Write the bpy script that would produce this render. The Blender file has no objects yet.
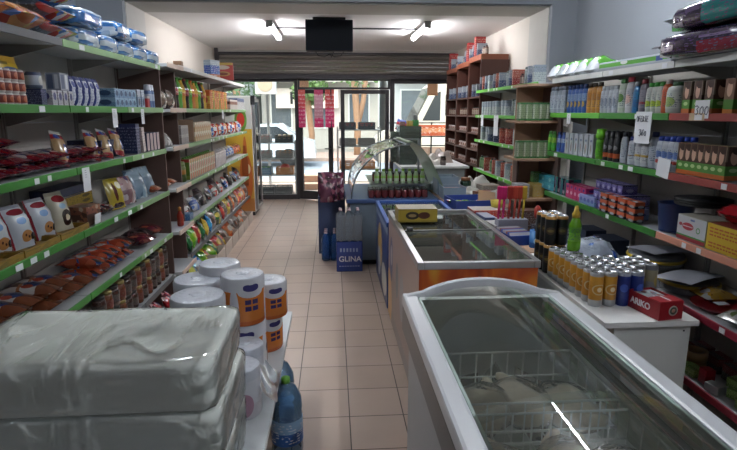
import bpy, bmesh, math, random
from math import sin, cos, pi, radians
from mathutils import Vector, Matrix, Euler, noise
random.seed(7)
C = bpy.context.scene.collection
S = bpy.context.scene
S.view_settings.view_transform = 'Standard'
S.view_settings.look = 'None'
S.view_settings.exposure = 0.0
S.view_settings.gamma = 1.0
S.view_settings.use_curve_mapping = False

# ---------------------------------------------------------------- camera
FPX = 534.0; HC = 1.67
TH = math.atan(113 / FPX); YAW = math.atan(36.5 / FPX * cos(TH))
cam_d = bpy.data.cameras.new('camera'); cam = bpy.data.objects.new('camera', cam_d); C.objects.link(cam)
cam_d.sensor_width = 36; cam_d.lens = 36 * FPX / 737; cam_d.clip_start = .05; cam_d.clip_end = 200
cam.location = (0, 0, HC); cam.rotation_euler = (pi / 2 - TH, 0, -YAW)
S.camera = cam
_F = Vector((sin(YAW) * cos(TH), cos(YAW) * cos(TH), -sin(TH))); _R = Vector((cos(YAW), -sin(YAW), 0)); _U = _R.cross(_F)
def at(x, y, X=None, Y=None, Z=None):
    """survey helper: the point of the room seen at a pixel, on a known plane"""
    r = _F + _R * ((x - 368.5) / FPX) + _U * ((225 - y) / FPX)
    t = X / r.x if X is not None else Y / r.y if Y is not None else (Z - HC) / r.z
    return Vector((r.x * t, r.y * t, HC + r.z * t))
def yl(x, X=-1.36, y=112): return at(x, y, X=X).y
def yr(x, X=1.81, y=112): return at(x, y, X=X).y

# ---------------------------------------------------------------- materials
def lin(c):
    if isinstance(c, str):
        c = c.lstrip('#'); c = [int(c[i:i + 2], 16) / 255 for i in (0, 2, 4)]
        c = [v / 12.92 if v <= .04045 else ((v + .055) / 1.055) ** 2.4 for v in c]
    return (c[0], c[1], c[2], 1)
_M = {}
def nodes(m):
    m.use_nodes = True; nt = m.node_tree; return nt, nt.nodes, nt.links
def mat(name, col, rough=.6, metal=0, spec=.5, coat=0, noise_amt=.08, nscale=8, bump=0, bscale=40, trans=0, alpha=1):
    if name in _M: return _M[name]
    m = bpy.data.materials.new(name); _M[name] = m
    nt, N, L = nodes(m); b = N['Principled BSDF']
    c = lin(col)
    b.inputs['Roughness'].default_value = rough; b.inputs['Metallic'].default_value = metal
    b.inputs['Specular IOR Level'].default_value = spec; b.inputs['Coat Weight'].default_value = coat
    b.inputs['Transmission Weight'].default_value = trans; b.inputs['Alpha'].default_value = alpha
    tc = N.new('ShaderNodeTexCoord')
    nz = N.new('ShaderNodeTexNoise'); nz.inputs['Scale'].default_value = nscale; nz.inputs['Detail'].default_value = 4
    L.new(tc.outputs['Object'], nz.inputs['Vector'])
    mx = N.new('ShaderNodeMix'); mx.data_type = 'RGBA'
    k = noise_amt
    mx.inputs[6].default_value = (c[0] * (1 - k), c[1] * (1 - k), c[2] * (1 - k), 1)
    mx.inputs[7].default_value = (min(1, c[0] * (1 + k)), min(1, c[1] * (1 + k)), min(1, c[2] * (1 + k)), 1)
    L.new(nz.outputs['Fac'], mx.inputs[0]); L.new(mx.outputs[2], b.inputs['Base Color'])
    if bump:
        n2 = N.new('ShaderNodeTexNoise'); n2.inputs['Scale'].default_value = bscale; n2.inputs['Detail'].default_value = 3
        L.new(tc.outputs['Object'], n2.inputs['Vector'])
        bp = N.new('ShaderNodeBump'); bp.inputs['Strength'].default_value = bump; bp.inputs['Distance'].default_value = .01
        L.new(n2.outputs['Fac'], bp.inputs['Height']); L.new(bp.outputs['Normal'], b.inputs['Normal'])
    return m
def emit(name, col, s):
    if name in _M: return _M[name]
    m = bpy.data.materials.new(name); _M[name] = m
    nt, N, L = nodes(m); N.remove(N['Principled BSDF'])
    e = N.new('ShaderNodeEmission'); e.inputs[0].default_value = lin(col); e.inputs[1].default_value = s
    L.new(e.outputs[0], N['Material Output'].inputs[0]); return m
def clear(name, tint='#ffffff', ior=1.45, rough=.02, bump=0, bscale=30, haze=0, hazecol='#ffffff', crease=False):
    """thin clear sheet: see-through with real reflections, optional milky haze"""
    if name in _M: return _M[name]
    m = bpy.data.materials.new(name); _M[name] = m
    nt, N, L = nodes(m); N.remove(N['Principled BSDF'])
    t = N.new('ShaderNodeBsdfTransparent'); t.inputs[0].default_value = lin(tint)
    g = N.new('ShaderNodeBsdfGlossy'); g.inputs['Roughness'].default_value = rough
    fr = N.new('ShaderNodeFresnel'); fr.inputs['IOR'].default_value = ior
    mx = N.new('ShaderNodeMixShader'); L.new(fr.outputs[0], mx.inputs[0]); 
    if haze:
        d = N.new('ShaderNodeBsdfDiffuse'); d.inputs[0].default_value = lin(hazecol)
        m2 = N.new('ShaderNodeMixShader'); m2.inputs[0].default_value = haze
        L.new(t.outputs[0], m2.inputs[1]); L.new(d.outputs[0], m2.inputs[2]); L.new(m2.outputs[0], mx.inputs[1])
    else: L.new(t.outputs[0], mx.inputs[1])
    L.new(g.outputs[0], mx.inputs[2]); L.new(mx.outputs[0], N['Material Output'].inputs[0])
    if bump:
        tc = N.new('ShaderNodeTexCoord')
        n2 = N.new('ShaderNodeTexNoise'); n2.inputs['Scale'].default_value = bscale; n2.inputs['Detail'].default_value = 3; n2.inputs['Distortion'].default_value = .8
        L.new(tc.outputs['Object'], n2.inputs['Vector'])
        bp = N.new('ShaderNodeBump'); bp.inputs['Strength'].default_value = bump; bp.inputs['Distance'].default_value = .02
        h = n2.outputs['Fac']
        if crease:   # sharp folds: ridges of a stretched, twisted noise
            mp = N.new('ShaderNodeMapping'); mp.inputs['Scale'].default_value = (1, .35, 1); mp.inputs['Rotation'].default_value = (0, 0, .7); L.new(tc.outputs['Object'], mp.inputs[0]); L.new(mp.outputs[0], n2.inputs['Vector'])
            a = N.new('ShaderNodeMath'); a.operation = 'SUBTRACT'; a.inputs[1].default_value = .5; L.new(h, a.inputs[0])
            c = N.new('ShaderNodeMath'); c.operation = 'ABSOLUTE'; L.new(a.outputs[0], c.inputs[0])
            d = N.new('ShaderNodeMath'); d.operation = 'MINIMUM'; d.inputs[1].default_value = .09; L.new(c.outputs[0], d.inputs[0])
            e = N.new('ShaderNodeMath'); e.operation = 'MULTIPLY'; e.inputs[1].default_value = 4; L.new(d.outputs[0], e.inputs[0]); h = e.outputs[0]
        L.new(h, bp.inputs['Height']); L.new(bp.outputs['Normal'], g.inputs['Normal']); L.new(bp.outputs['Normal'], fr.inputs['Normal'])
    return m
def pack(name, bands, logo=None, text=None, rough=.4, coat=0, mottle=None, rep=1, bump=0, trange=(.1, .9), extra=None):
    """printed packaging: flat colour bands up the face, an oval emblem, print lines. bands=[(start, colour)...]"""
    if name in _M: return _M[name]
    m = bpy.data.materials.new(name); _M[name] = m
    nt, N, L = nodes(m); b = N['Principled BSDF']
    b.inputs['Roughness'].default_value = rough; b.inputs['Coat Weight'].default_value = coat
    uv = N.new('ShaderNodeTexCoord'); sp = N.new('ShaderNodeSeparateXYZ'); L.new(uv.outputs['UV'], sp.inputs[0])
    def math_(op, a, bb, clamp=False):
        n = N.new('ShaderNodeMath'); n.operation = op; n.use_clamp = clamp
        for i, v in enumerate((a, bb)):
            if v is None: continue
            if isinstance(v, (int, float)): n.inputs[i].default_value = v
            else: L.new(v, n.inputs[i])
        return n.outputs[0]
    u = sp.outputs['X']; v = sp.outputs['Y']
    if rep > 1: u = math_('FRACT', math_('MULTIPLY', u, rep), None)
    cr = N.new('ShaderNodeValToRGB'); cr.color_ramp.interpolation = 'CONSTANT'
    L.new(v, cr.inputs[0]); el = cr.color_ramp.elements
    el[0].position = bands[0][0]; el[0].color = lin(bands[0][1])
    if len(bands) > 1:
        el[1].position = bands[1][0]; el[1].color = lin(bands[1][1])
        for p, c in bands[2:]:
            e = el.new(p); e.color = lin(c)
    else: el[1].color = lin(bands[0][1]); 
    out = cr.outputs[0]
    def mixc(fac, a, c):
        mx = N.new('ShaderNodeMix'); mx.data_type = 'RGBA'; L.new(fac, mx.inputs[0]); L.new(a, mx.inputs[6])
        if isinstance(c, str): mx.inputs[7].default_value = lin(c)
        else: L.new(c, mx.inputs[7])
        return mx.outputs[2]
    if mottle:
        vo = N.new('ShaderNodeTexVoronoi'); vo.inputs['Scale'].default_value = mottle[0]; L.new(uv.outputs['UV'], vo.inputs['Vector'])
        c2 = N.new('ShaderNodeValToRGB'); c2.color_ramp.interpolation = 'CONSTANT'
        cols = mottle[1]; e2 = c2.color_ramp.elements
        e2[0].color = lin(cols[0]); e2[0].position = 0; e2[1].color = lin(cols[-1]); e2[1].position = .8
        for i, c in enumerate(cols[1:-1]):
            e = e2.new((i + 1) * .8 / (len(cols) - 1)); e.color = lin(c)
        sx = N.new('ShaderNodeSeparateColor'); L.new(vo.outputs['Color'], sx.inputs[0]); L.new(sx.outputs[0], c2.inputs[0])
        msk = math_('GREATER_THAN', sx.outputs[1], mottle[2] if len(mottle) > 2 else .45)
        out = mixc(msk, out, c2.outputs[0])
    def ellipse(cx, cy, rx, ry):
        a = math_('DIVIDE', math_('SUBTRACT', u, cx), rx); bb = math_('DIVIDE', math_('SUBTRACT', v, cy), ry)
        return math_('LESS_THAN', math_('ADD', math_('MULTIPLY', a, a), math_('MULTIPLY', bb, bb)), 1.0)
    for e_ in (logo if isinstance(logo, list) else [logo] if logo else []):
        out = mixc(ellipse(*e_[:4]), out, e_[4])
    for (x0, x1, y0, y1, c) in (extra or []):
        msk = math_('MULTIPLY', math_('MULTIPLY', math_('GREATER_THAN', u, x0), math_('LESS_THAN', u, x1)), math_('MULTIPLY', math_('GREATER_THAN', v, y0), math_('LESS_THAN', v, y1)))
        out = mixc(msk, out, c)
    if text:
        mp = N.new('ShaderNodeMapping'); mp.inputs['Scale'].default_value = (22, 9, 1); L.new(uv.outputs['UV'], mp.inputs[0])
        nz = N.new('ShaderNodeTexNoise'); nz.inputs['Scale'].default_value = 1; nz.inputs['Detail'].default_value = 1; L.new(mp.outputs[0], nz.inputs['Vector'])
        w = math_('GREATER_THAN', nz.outputs['Fac'], .56)
        w = math_('MULTIPLY', w, math_('MULTIPLY', math_('GREATER_THAN', v, trange[0]), math_('LESS_THAN', v, trange[1])))
        w = math_('MULTIPLY', w, math_('GREATER_THAN', math_('SINE', math_('MULTIPLY', v, 60), None), 0.0))
        out = mixc(w, out, text)
    L.new(out, b.inputs['Base Color'])
    if bump:
        tc = N.new('ShaderNodeTexCoord')
        n2 = N.new('ShaderNodeTexNoise'); n2.inputs['Scale'].default_value = 35; L.new(tc.outputs['Object'], n2.inputs['Vector'])
        bp = N.new('ShaderNodeBump'); bp.inputs['Strength'].default_value = bump; bp.inputs['Distance'].default_value = .01
        L.new(n2.outputs['Fac'], bp.inputs['Height']); L.new(bp.outputs['Normal'], b.inputs['Normal'])
    return m

def flame(name, cols, scale=(1.2, 1.6), warp=.5, rough=.3):
    m = bpy.data.materials.new(name); nt, N, L = nodes(m); b = N['Principled BSDF']; b.inputs['Roughness'].default_value = rough
    tc = N.new('ShaderNodeTexCoord'); nz = N.new('ShaderNodeTexNoise'); nz.inputs['Scale'].default_value = 1; nz.inputs['Detail'].default_value = 2; nz.inputs['Distortion'].default_value = warp
    mp = N.new('ShaderNodeMapping'); mp.inputs['Scale'].default_value = (scale[0], scale[1], 1); mp.inputs['Rotation'].default_value = (0, 0, .5); L.new(tc.outputs['UV'], mp.inputs[0]); L.new(mp.outputs[0], nz.inputs['Vector'])
    cr = N.new('ShaderNodeValToRGB'); e = cr.color_ramp.elements; e[0].position = .3; e[0].color = lin(cols[0]); e[1].position = .72; e[1].color = lin(cols[-1])
    for i, c in enumerate(cols[1:-1]): q = e.new(.3 + .42 * (i + 1) / (len(cols) - 1)); q.color = lin(c)
    L.new(nz.outputs['Fac'], cr.inputs[0]); L.new(cr.outputs[0], b.inputs['Base Color']); return m

# ---------------------------------------------------------------- mesh builder
class MB:
    def __init__(s): s.bm = bmesh.new(); s.uv = s.bm.loops.layers.uv.new('UVMap'); s.mats = []
    def mi(s, m):
        if m not in s.mats: s.mats.append(m)
        return s.mats.index(m)
    def face(s, pts, m, uvs=None, smooth=False):
        vs = [s.bm.verts.new(p) for p in pts]
        f = s.bm.faces.new(vs); f.material_index = s.mi(m); f.smooth = smooth
        for i, l in enumerate(f.loops):
            l[s.uv].uv = uvs[i] if uvs else ((0, 0), (1, 0), (1, 1), (0, 1))[i % 4]
        return f
    def box(s, x0, x1, y0, y1, z0, z1, m, bev=0, rot=None, front=None, top=None):
        i = s.mi(m); fi = s.mi(front) if front else i; ti = s.mi(top) if top else i
        if x0 > x1: x0, x1 = x1, x0
        if y0 > y1: y0, y1 = y1, y0
        if z0 > z1: z0, z1 = z1, z0
        v = [s.bm.verts.new((x, y, z)) for z in (z0, z1) for y in (y0, y1) for x in (x0, x1)]
        # index: z*4+y*2+x
        fs = [((0, 1, 5, 4), fi), ((3, 2, 6, 7), i), ((1, 3, 7, 5), i), ((2, 0, 4, 6), i), ((4, 5, 7, 6), ti), ((2, 3, 1, 0), i)]
        out = []
        for q, k in fs:
            f = s.bm.faces.new([v[a] for a in q]); f.material_index = k; out.append(f)
            for a, l in enumerate(f.loops): l[s.uv].uv = ((0, 0), (1, 0), (1, 1), (0, 1))[a]
        if bev:
            r = bmesh.ops.bevel(s.bm, geom=list({e for f in out for e in f.edges}), offset=bev, segments=2, profile=.6, affect='EDGES')
        if rot is not None:
            vv = {w for f in out if f.is_valid for w in f.verts}
            if bev: vv = vv | set(r['verts'])
            c = Vector(((x0 + x1) / 2, (y0 + y1) / 2, (z0 + z1) / 2))
            bmesh.ops.transform(s.bm, matrix=Matrix.Translation(c) @ rot.to_4x4() @ Matrix.Translation(-c), verts=list(vv))
        return s
    def lathe(s, prof, m, n=16, sx=1, sy=1, cx=0, cy=0, cz=0, bands=None, axis='z', cap=True, wob=0):
        """prof=[(r,z)...]; bands=[(z0,mat)...] sets a material by height"""
        zmin = min(p[1] for p in prof); zmax = max(p[1] for p in prof); H = max(1e-6, zmax - zmin)
        rings = []
        for r, z in prof:
            ring = []
            for k in range(n):
                a = 2 * pi * k / n
                rr = r * (1 + wob * sin(5 * a + z * 40))
                p = Vector((rr * cos(a) * sx, rr * sin(a) * sy, z))
                if axis == 'x': p = Vector((p.z, p.x, p.y))
                if axis == 'y': p = Vector((p.x, p.z, p.y))
                ring.append(s.bm.verts.new(p + Vector((cx, cy, cz))))
            rings.append(ring)
        for j in range(len(prof) - 1):
            zc = (prof[j][1] + prof[j + 1][1]) / 2; mm = m
            if bands:
                for z0, bm_ in bands:
                    if zc >= z0: mm = bm_
            for k in range(n):
                k2 = (k + 1) % n
                f = s.bm.faces.new((rings[j][k], rings[j][k2], rings[j + 1][k2], rings[j + 1][k]))
                f.material_index = s.mi(mm); f.smooth = True
                uu = [(k / n), ((k + 1) / n)]; v0 = (prof[j][1] - zmin) / H; v1 = (prof[j + 1][1] - zmin) / H
                for l, q in zip(f.loops, ((uu[0], v0), (uu[1], v0), (uu[1], v1), (uu[0], v1))): l[s.uv].uv = (q[0] + .5, q[1])
        if cap:
            for ring, pr in ((rings[0], prof[0]), (rings[-1], prof[-1])):
                if pr[0] > 1e-4:
                    f = s.bm.faces.new(ring if ring is rings[-1] else ring[::-1]); f.material_index = s.mi(m if not bands or ring is rings[0] else bands[-1][1])
        return s
    def tube(s, pts, r, m, n=6):
        P = [Vector(p) for p in pts]; rings = []
        for i, p in enumerate(P):
            d = (P[min(i + 1, len(P) - 1)] - P[max(i - 1, 0)]).normalized()
            a = d.orthogonal().normalized() if i == 0 else (a - d * a.dot(d)).normalized()
            b = d.cross(a)
            rings.append([s.bm.verts.new(p + a * r * cos(2 * pi * k / n) + b * r * sin(2 * pi * k / n)) for k in range(n)])
        i = s.mi(m)
        for j in range(len(P) - 1):
            for k in range(n):
                f = s.bm.faces.new((rings[j][k], rings[j][(k + 1) % n], rings[j + 1][(k + 1) % n], rings[j + 1][k])); f.material_index = i; f.smooth = True
        for rg in (rings[0][::-1], rings[-1]):
            f = s.bm.faces.new(rg); f.material_index = i
        return s
    def sheet(s, fn, nu, nv, m, smooth=True, flip=False):
        """grid surface from fn(u,v) u,v in 0..1"""
        g = [[s.bm.verts.new(fn(i / nu, j / nv)) for i in range(nu + 1)] for j in range(nv + 1)]
        k = s.mi(m)
        for j in range(nv):
            for i in range(nu):
                q = [(i, j), (i + 1, j), (i + 1, j + 1), (i, j + 1)]
                if flip: q = q[::-1]
                f = s.bm.faces.new([g[b][a] for a, b in q]); f.material_index = k; f.smooth = smooth
                for l, (a, b) in zip(f.loops, q): l[s.uv].uv = (a / nu, b / nv)
        return s
    def pouch(s, w, d, h, m, crimp=.07, seed=0, nu=8, nv=10, wr=.006):
        """filled bag standing on its lower seam, front towards -y"""
        def surf(side):
            def fn(u, v):
                x = (u - .5); zz = v
                e = max(0, 1 - abs(2 * x) ** 3.0) ** .6
                t = min(v, 1 - v) / max(crimp, .01)
                pv = max(0, min(1, (min(v, 1 - v) - crimp * .6) / .3)) ** .55
                th = .5 * d * e * pv
                nn = noise.noise(Vector((x * 5 + seed, zz * 6, side * 3.1 + seed))) * wr
                pinch = 1 - .10 * (1 - pv) * (1 if v > .5 else .5)
                edge = .0015 * side if e > 0 else 0
                return (x * w * (1 - .07 * sin(pi * v)) * pinch / .97, side * (th + (nn if th > .002 else 0)) + edge, zz * h)
            return fn
        s.sheet(surf(-1), nu, nv, m); s.sheet(surf(1), nu, nv, m, flip=True)
        return s
    def done(s, name, merge=0):
        if merge: bmesh.ops.remove_doubles(s.bm, verts=s.bm.verts, dist=merge)
        me = bpy.data.meshes.new(name); s.bm.to_mesh(me); s.bm.free()
        for m in s.mats: me.materials.append(m)
        return me
def link(name, me, parent=None, loc=(0, 0, 0), rot=(0, 0, 0)):
    o = bpy.data.objects.new(name, me); C.objects.link(o); o.location = loc; o.rotation_euler = rot
    if parent: o.parent = parent
    return o
def tag(o, label, cat, group=None, kind=None):
    o['label'] = label; o['category'] = cat
    if group: o['group'] = group
    if kind: o['kind'] = kind
    return o
def thing(name, label, cat, loc=(0, 0, 0), rot=(0, 0, 0), group=None):
    o = bpy.data.objects.new(name, None); C.objects.link(o); o.location = loc; o.rotation_euler = rot; o.empty_display_size = .1
    return tag(o, label, cat, group)
def struct(name, me, loc=(0, 0, 0)):
    o = link(name, me, None, loc); o['kind'] = 'structure'; return o
def bx(x0, x1, y0, y1, z0, z1, m, bev=0):
    b = MB(); b.box(x0, x1, y0, y1, z0, z1, m, bev); return b
def copy_tree(o, parent=None):
    c = o.copy(); C.objects.link(c)
    if parent: c.parent = parent
    for ch in list(o.children): copy_tree(ch, c)
    return c
def text_mesh(txt, size, m, depth=.001, bold=0):
    cu = bpy.data.curves.new('lettering', 'FONT'); cu.body = txt; cu.size = size; cu.extrude = depth; cu.align_x = 'CENTER'; cu.align_y = 'CENTER'; cu.offset = bold
    o = bpy.data.objects.new('tmp', cu); C.objects.link(o)
    me = bpy.data.meshes.new_from_object(o.evaluated_get(bpy.context.evaluated_depsgraph_get())); bpy.data.objects.remove(o)
    me.materials.clear(); me.materials.append(m); me.name = 'lettering'
    return me
def stroke_mesh(strokes, size, r, m):
    """handwriting: polylines in a unit box, pen radius r, standing in the x/z plane"""
    b = MB()
    for st in strokes: b.tube([(x * size, 0, y * size) for x, y in st], r, m, 5)
    return b.done('handwriting')
# item kinds: built once, then copied with their parts
_K = {}
def kind(key, name, *parts):
    """parts: (mesh, [(child_name, mesh, label)])"""
    _K[key] = (name,) + parts
_proto = {}
def put(key, loc, rz=0, label=None, cat=None, group=None, rx=0, ry=0, sc=1):
    name, me, kids, dcat = _K[key]
    if key in _proto: o = copy_tree(_proto[key])
    else:
        o = link(name, me)
        for cn, cm, cl in kids:
            c = link(cn, cm, o)
            if cl: c['label'] = cl
        _proto[key] = o
    if 'group' in o: del o['group']
    o.location = loc; o.rotation_euler = Euler((rx, ry, rz)); o.scale = (sc, sc, sc)
    tag(o, label, cat or dcat, group)
    return o
SKY_K, SUN_K, TUBE_K, NTUBE_K, NLX, NLY = .34, 3.0, 72.0, 92.0, 1.5, 3.85
S.view_settings.exposure = 1.12
# ================================================================ SETTING
W = S.world or bpy.data.worlds.new('World'); S.world = W; W.use_nodes = True
nt = W.node_tree; bg = nt.nodes['Background']
sky = nt.nodes.new('ShaderNodeTexSky'); sky.sky_type = 'NISHITA'; sky.sun_elevation = radians(52); sky.sun_rotation = radians(200); sky.sun_disc = False; sky.dust_density = 4; sky.air_density = 1.5
mxw = nt.nodes.new('ShaderNodeMix'); mxw.data_type = 'RGBA'; mxw.inputs[0].default_value = .35; mxw.inputs[7].default_value = (5.5, 5.8, 6.2, 1)
nt.links.new(sky.outputs[0], mxw.inputs[6]); nt.links.new(mxw.outputs[2], bg.inputs[0]); bg.inputs[1].default_value = SKY_K
sun = bpy.data.lights.new('sun', 'SUN'); sun.energy = SUN_K; sun.angle = radians(3); sun.color = (1, .95, .87)
so = bpy.data.objects.new('sun', sun); C.objects.link(so); so.rotation_euler = (radians(-38), radians(-18), 0)

YF = 10.42
m_wall = mat('cream_plaster', '#c9c2b8', .85, noise_amt=.06, nscale=2, bump=.05)
m_wallb = mat('blue_grey_plaster', '#878c93', .85, noise_amt=.05, nscale=2)
m_ceil = mat('ceiling_plaster', '#e6e4e2', .9, noise_amt=.04, nscale=1.5)
m_beam = mat('beam_plaster', '#b9b6b0', .9, noise_amt=.04)
m_dark = mat('dark_aluminium', '#39373a', .45, .4)
m_steel = mat('steel', '#a9aaac', .3, .9)
m_white = mat('white_laminate', '#d9dad8', .5)
m_black = mat('black_plastic', '#17181b', .45)

# floor tiles 0.303 m, joints lined up with the room
def floor_mat():
    m = bpy.data.materials.new('floor_tiles'); nt, N, L = nodes(m); b = N['Principled BSDF']
    tc = N.new('ShaderNodeTexCoord'); mp = N.new('ShaderNodeMapping'); mp.inputs['Location'].default_value = (.228, -2.404 + .0, 0)
    L.new(tc.outputs['Object'], mp.inputs[0])
    br = N.new('ShaderNodeTexBrick'); br.offset = 0; br.squash = 1
    br.inputs['Scale'].default_value = 1; br.inputs['Brick Width'].default_value = .303; br.inputs['Row Height'].default_value = .303
    br.inputs['Mortar Size'].default_value = .0032; br.inputs['Mortar Smooth'].default_value = .1; br.inputs['Bias'].default_value = -.2
    br.inputs['Color1'].default_value = lin('#bfaa9b'); br.inputs['Color2'].default_value = lin('#b6a190'); br.inputs['Mortar'].default_value = lin('#4c423b')
    L.new(mp.outputs[0], br.inputs['Vector'])
    nz = N.new('ShaderNodeTexNoise'); nz.inputs['Scale'].default_value = 3.5; nz.inputs['Detail'].default_value = 6; L.new(tc.outputs['Object'], nz.inputs['Vector'])
    mx = N.new('ShaderNodeMix'); mx.data_type = 'RGBA'; mx.blend_type = 'MULTIPLY'; mx.inputs[0].default_value = .25
    L.new(br.outputs['Color'], mx.inputs[6]); L.new(nz.outputs['Fac'], mx.inputs[7]); L.new(mx.outputs[2], b.inputs['Base Color'])
    mr = N.new('ShaderNodeMapRange'); mr.inputs[3].default_value = .28; mr.inputs[4].default_value = .5; L.new(nz.outputs['Fac'], mr.inputs[0]); L.new(mr.outputs[0], b.inputs['Roughness'])
    bp = N.new('ShaderNodeBump'); bp.inputs['Strength'].default_value = .4; bp.inputs['Distance'].default_value = .003; bp.invert = True
    L.new(br.outputs['Fac'], bp.inputs['Height']); L.new(bp.outputs['Normal'], b.inputs['Normal'])
    return m
struct('floor', bx(-2.7, 2.8, -1.6, YF - .02, -.08, 0, floor_mat()).done('floor'))
# far tube of the room
struct('wall_left', bx(-2.3, -2.14, 6.082, YF + .15, 0, 2.95, m_wall).done('wl'))
struct('wall_right', bx(2.4, 2.56, 6.082, YF + .15, 0, 2.95, m_wall).done('wr'))
struct('ceiling', bx(-2.14, 2.4, 6.68, YF + .15, 2.8, 2.95, m_ceil).done('ce'))
struct('trim_1', bx(-2.14, 2.4, 6.08, 6.68, 2.795, 3.25, m_beam).done('beam'))
struct('trim_2', bx(-2.14, -2.139 + .006, 6.08, 6.66, 0, 2.795, m_beam).done('pil'))
struct('trim_3', bx(2.392, 2.4, 6.08, 6.66, 0, 2.795, m_beam).done('pil'))
# near, wider part of the room
struct('wall_left', bx(-2.75, -2.6, -1.6, 6.08, 0, 3.25, m_wallb).done('wln'))
struct('wall_right', bx(2.68, 2.8, -1.6, 6.08, 0, 3.25, m_wallb).done('wrn'))
struct('wall_back', bx(-2.75, 2.8, -1.75, -1.6, 0, 3.25, m_wallb).done('wb'))
struct('wall_left', bx(-2.6, -2.14, 6.0, 6.08, 0, 3.25, m_wallb).done('wlf'))
struct('wall_right', bx(2.4, 2.68, 6.0, 6.08, 0, 3.25, m_wallb).done('wrf'))
struct('trim_4', bx(-2.14, 2.4, 6.0, 6.08, 2.81, 3.25, m_wallb).done('bf'))
struct('ceiling', bx(-2.75, 2.8, -1.75, 6.08, 3.25, 3.4, m_ceil).done('cen'))
# shop front -----------------------------------------------------
struct('wall_front', bx(-2.3, 2.56, YF + .05, YF + .25, 2.62, 3.3, m_beam).done('wf'))
struct('wall_front', bx(-2.3, -2.1, YF, YF + .15, 0, 2.7, m_beam).done('wf2'))
b = MB()  # roller shutter curtain, half rolled, slatted
slat = mat('shutter_metal', '#7d7872', .45, .6, noise_amt=.1)
for k in range(5):
    z0 = 2.345 + k * .072
    b.sheet(lambda u, v, z0=z0: (-2.02 + u * 4.3, YF - .16 - .022 * sin(pi * v), z0 + v * .07), 1, 6, slat)
t = thing('roller_shutter', 'half raised grey metal roller shutter with dark bottom bar above shop front', 'shutter', (0, 0, 0))
link('curtain', b.done('curtain'), t)
link('bottom_bar', bx(-2.04, 2.3, YF - .2, YF - .1, 2.27, 2.35, m_dark, .006).done('bar'), t)
for sx, x in ((-1, -2.06), (1, 2.32)):
    o = link('guide_rail', bx(x - .035, x + .035, YF - .21, YF - .09, 0, 2.72, m_dark).done('rail'), t)
o = link('housing_lip', bx(-2.04, 2.3, YF - .2, YF - .14, 2.705, 2.735, m_dark).done('lip'), t)
# window and door frames
glass = clear('window_glass', '#f6fbfa', 1.45, .0)
def frame_mb(x0, x1, z0, z1, y0, y1, w, m=m_dark, wb=None):
    b = MB(); wb = wb or w
    b.box(x0, x0 + w, y0, y1, z0, z1, m, .004); b.box(x1 - w, x1, y0, y1, z0, z1, m, .004)
    b.box(x0 + w, x1 - w, y0, y1, z0, z0 + wb, m, .004); b.box(x0 + w, x1 - w, y0, y1, z1 - w, z1, m, .004)
    return b
def window(name, x0, x1, z0, z1, w=.05, wb=None):
    r = thing(name, 'glazed pane', 'window'); del r['label']; del r['category']; r['kind'] = 'structure'
    link('window_frame', frame_mb(x0, x1, z0, z1, YF - .05, YF + .03, w, wb=wb).done('wf'), r)
    link('window_pane', bx(x0 + w, x1 - w, YF - .012, YF - .006, z0 + (wb or w), z1 - w, glass).done('wp'), r)
    return r
XA, XB, XC, XD = -2.06, -.67, 1.10, 2.3
window('window_1', XA, XB + .03, 0, 2.28, .06, .1)                  # left fixed pane
window('window_2', XB + .035, XC, 2.09, 2.28, .035)                  # light above the doors
window('window_3', XC + .005, XD, 0, 2.28, .085, .1)                 # right fixed pane
struct('trim_5', bx(XA, XD, YF - .07, YF + .04, 2.28, 2.36, m_dark).done('hdr'))
struct('trim_6', bx(-2.1, 2.4, YF - .05, YF + .3, -.06, .012, mat('stone_sill', '#b7aea4', .6)).done('sill'))
# right leaf, shut
x0, x1 = at(341, 150, Y=YF).x, XC - .01
def leaf(nm, w, handle_x):
    r = bpy.data.objects.new(nm, None); C.objects.link(r); r['kind'] = 'structure'
    link('door_frame', frame_mb(0, w, .02, 2.08, -.03, .03, .075, wb=.16).done('df'), r)
    link('door_pane', bx(.075, w - .075, -.003, .003, .18, 2.0, glass).done('dp'), r)
    b = MB(); b.tube([(handle_x, -.03, 1.0), (handle_x, -.08, 1.0), (handle_x - .09, -.08, 1.0)], .011, m_black); b.box(handle_x - .02, handle_x + .02, -.036, -.03, .92, 1.07, m_black)
    link('door_handle', b.done('dh'), r)
    return r
d1 = leaf('door_1', x1 - x0, .04); d1.location = (x0, YF - .01, 0)
d2 = leaf('door_2', .70, .665); d2.location = (XB + .04, YF - .04, 0); d2.rotation_euler.z = radians(-25)
# ---------------- lamps
tube_e = emit('tube_glow', '#fbfaff', TUBE_K); tube_n = emit('tube_glow_cool', '#f3f8ff', NTUBE_K); housing = mat('lamp_housing', '#8d8f8e', .4)
def lamp(x, y0, y1, z, label, em=None):
    r = thing('ceiling_lamp', label, 'lamp', (x, (y0 + y1) / 2, z))
    L_ = y1 - y0
    link('lamp_housing', bx(-.045, .045, -L_ / 2, L_ / 2, -.04, 0, housing, .004).done('lh'), r)
    link('end_cap', bx(-.045, .045, -L_ / 2 - .02, -L_ / 2, -.085, 0, housing, .004).done('ec'), r)
    link('end_cap', bx(-.045, .045, L_ / 2, L_ / 2 + .02, -.085, 0, housing, .004).done('ec'), r)
    b = MB(); b.lathe([(.02, -L_ / 2), (.02, L_ / 2)], em or tube_e, 10, axis='y', cz=-.064)
    link('tube', b.done('tube'), r)
lamp(-.775, 7.18, 8.40, 2.8, 'lit fluorescent tube on the white ceiling, left of the hanging monitor')
lamp(1.23, 7.12, 8.30, 2.8, 'lit fluorescent tube on the white ceiling, right of the hanging monitor')
lamp(NLX, NLY - .6, NLY + .6, 3.25, 'lit fluorescent tube over the nearest chest freezer, seen as a streak in its glass', tube_n)
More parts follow.
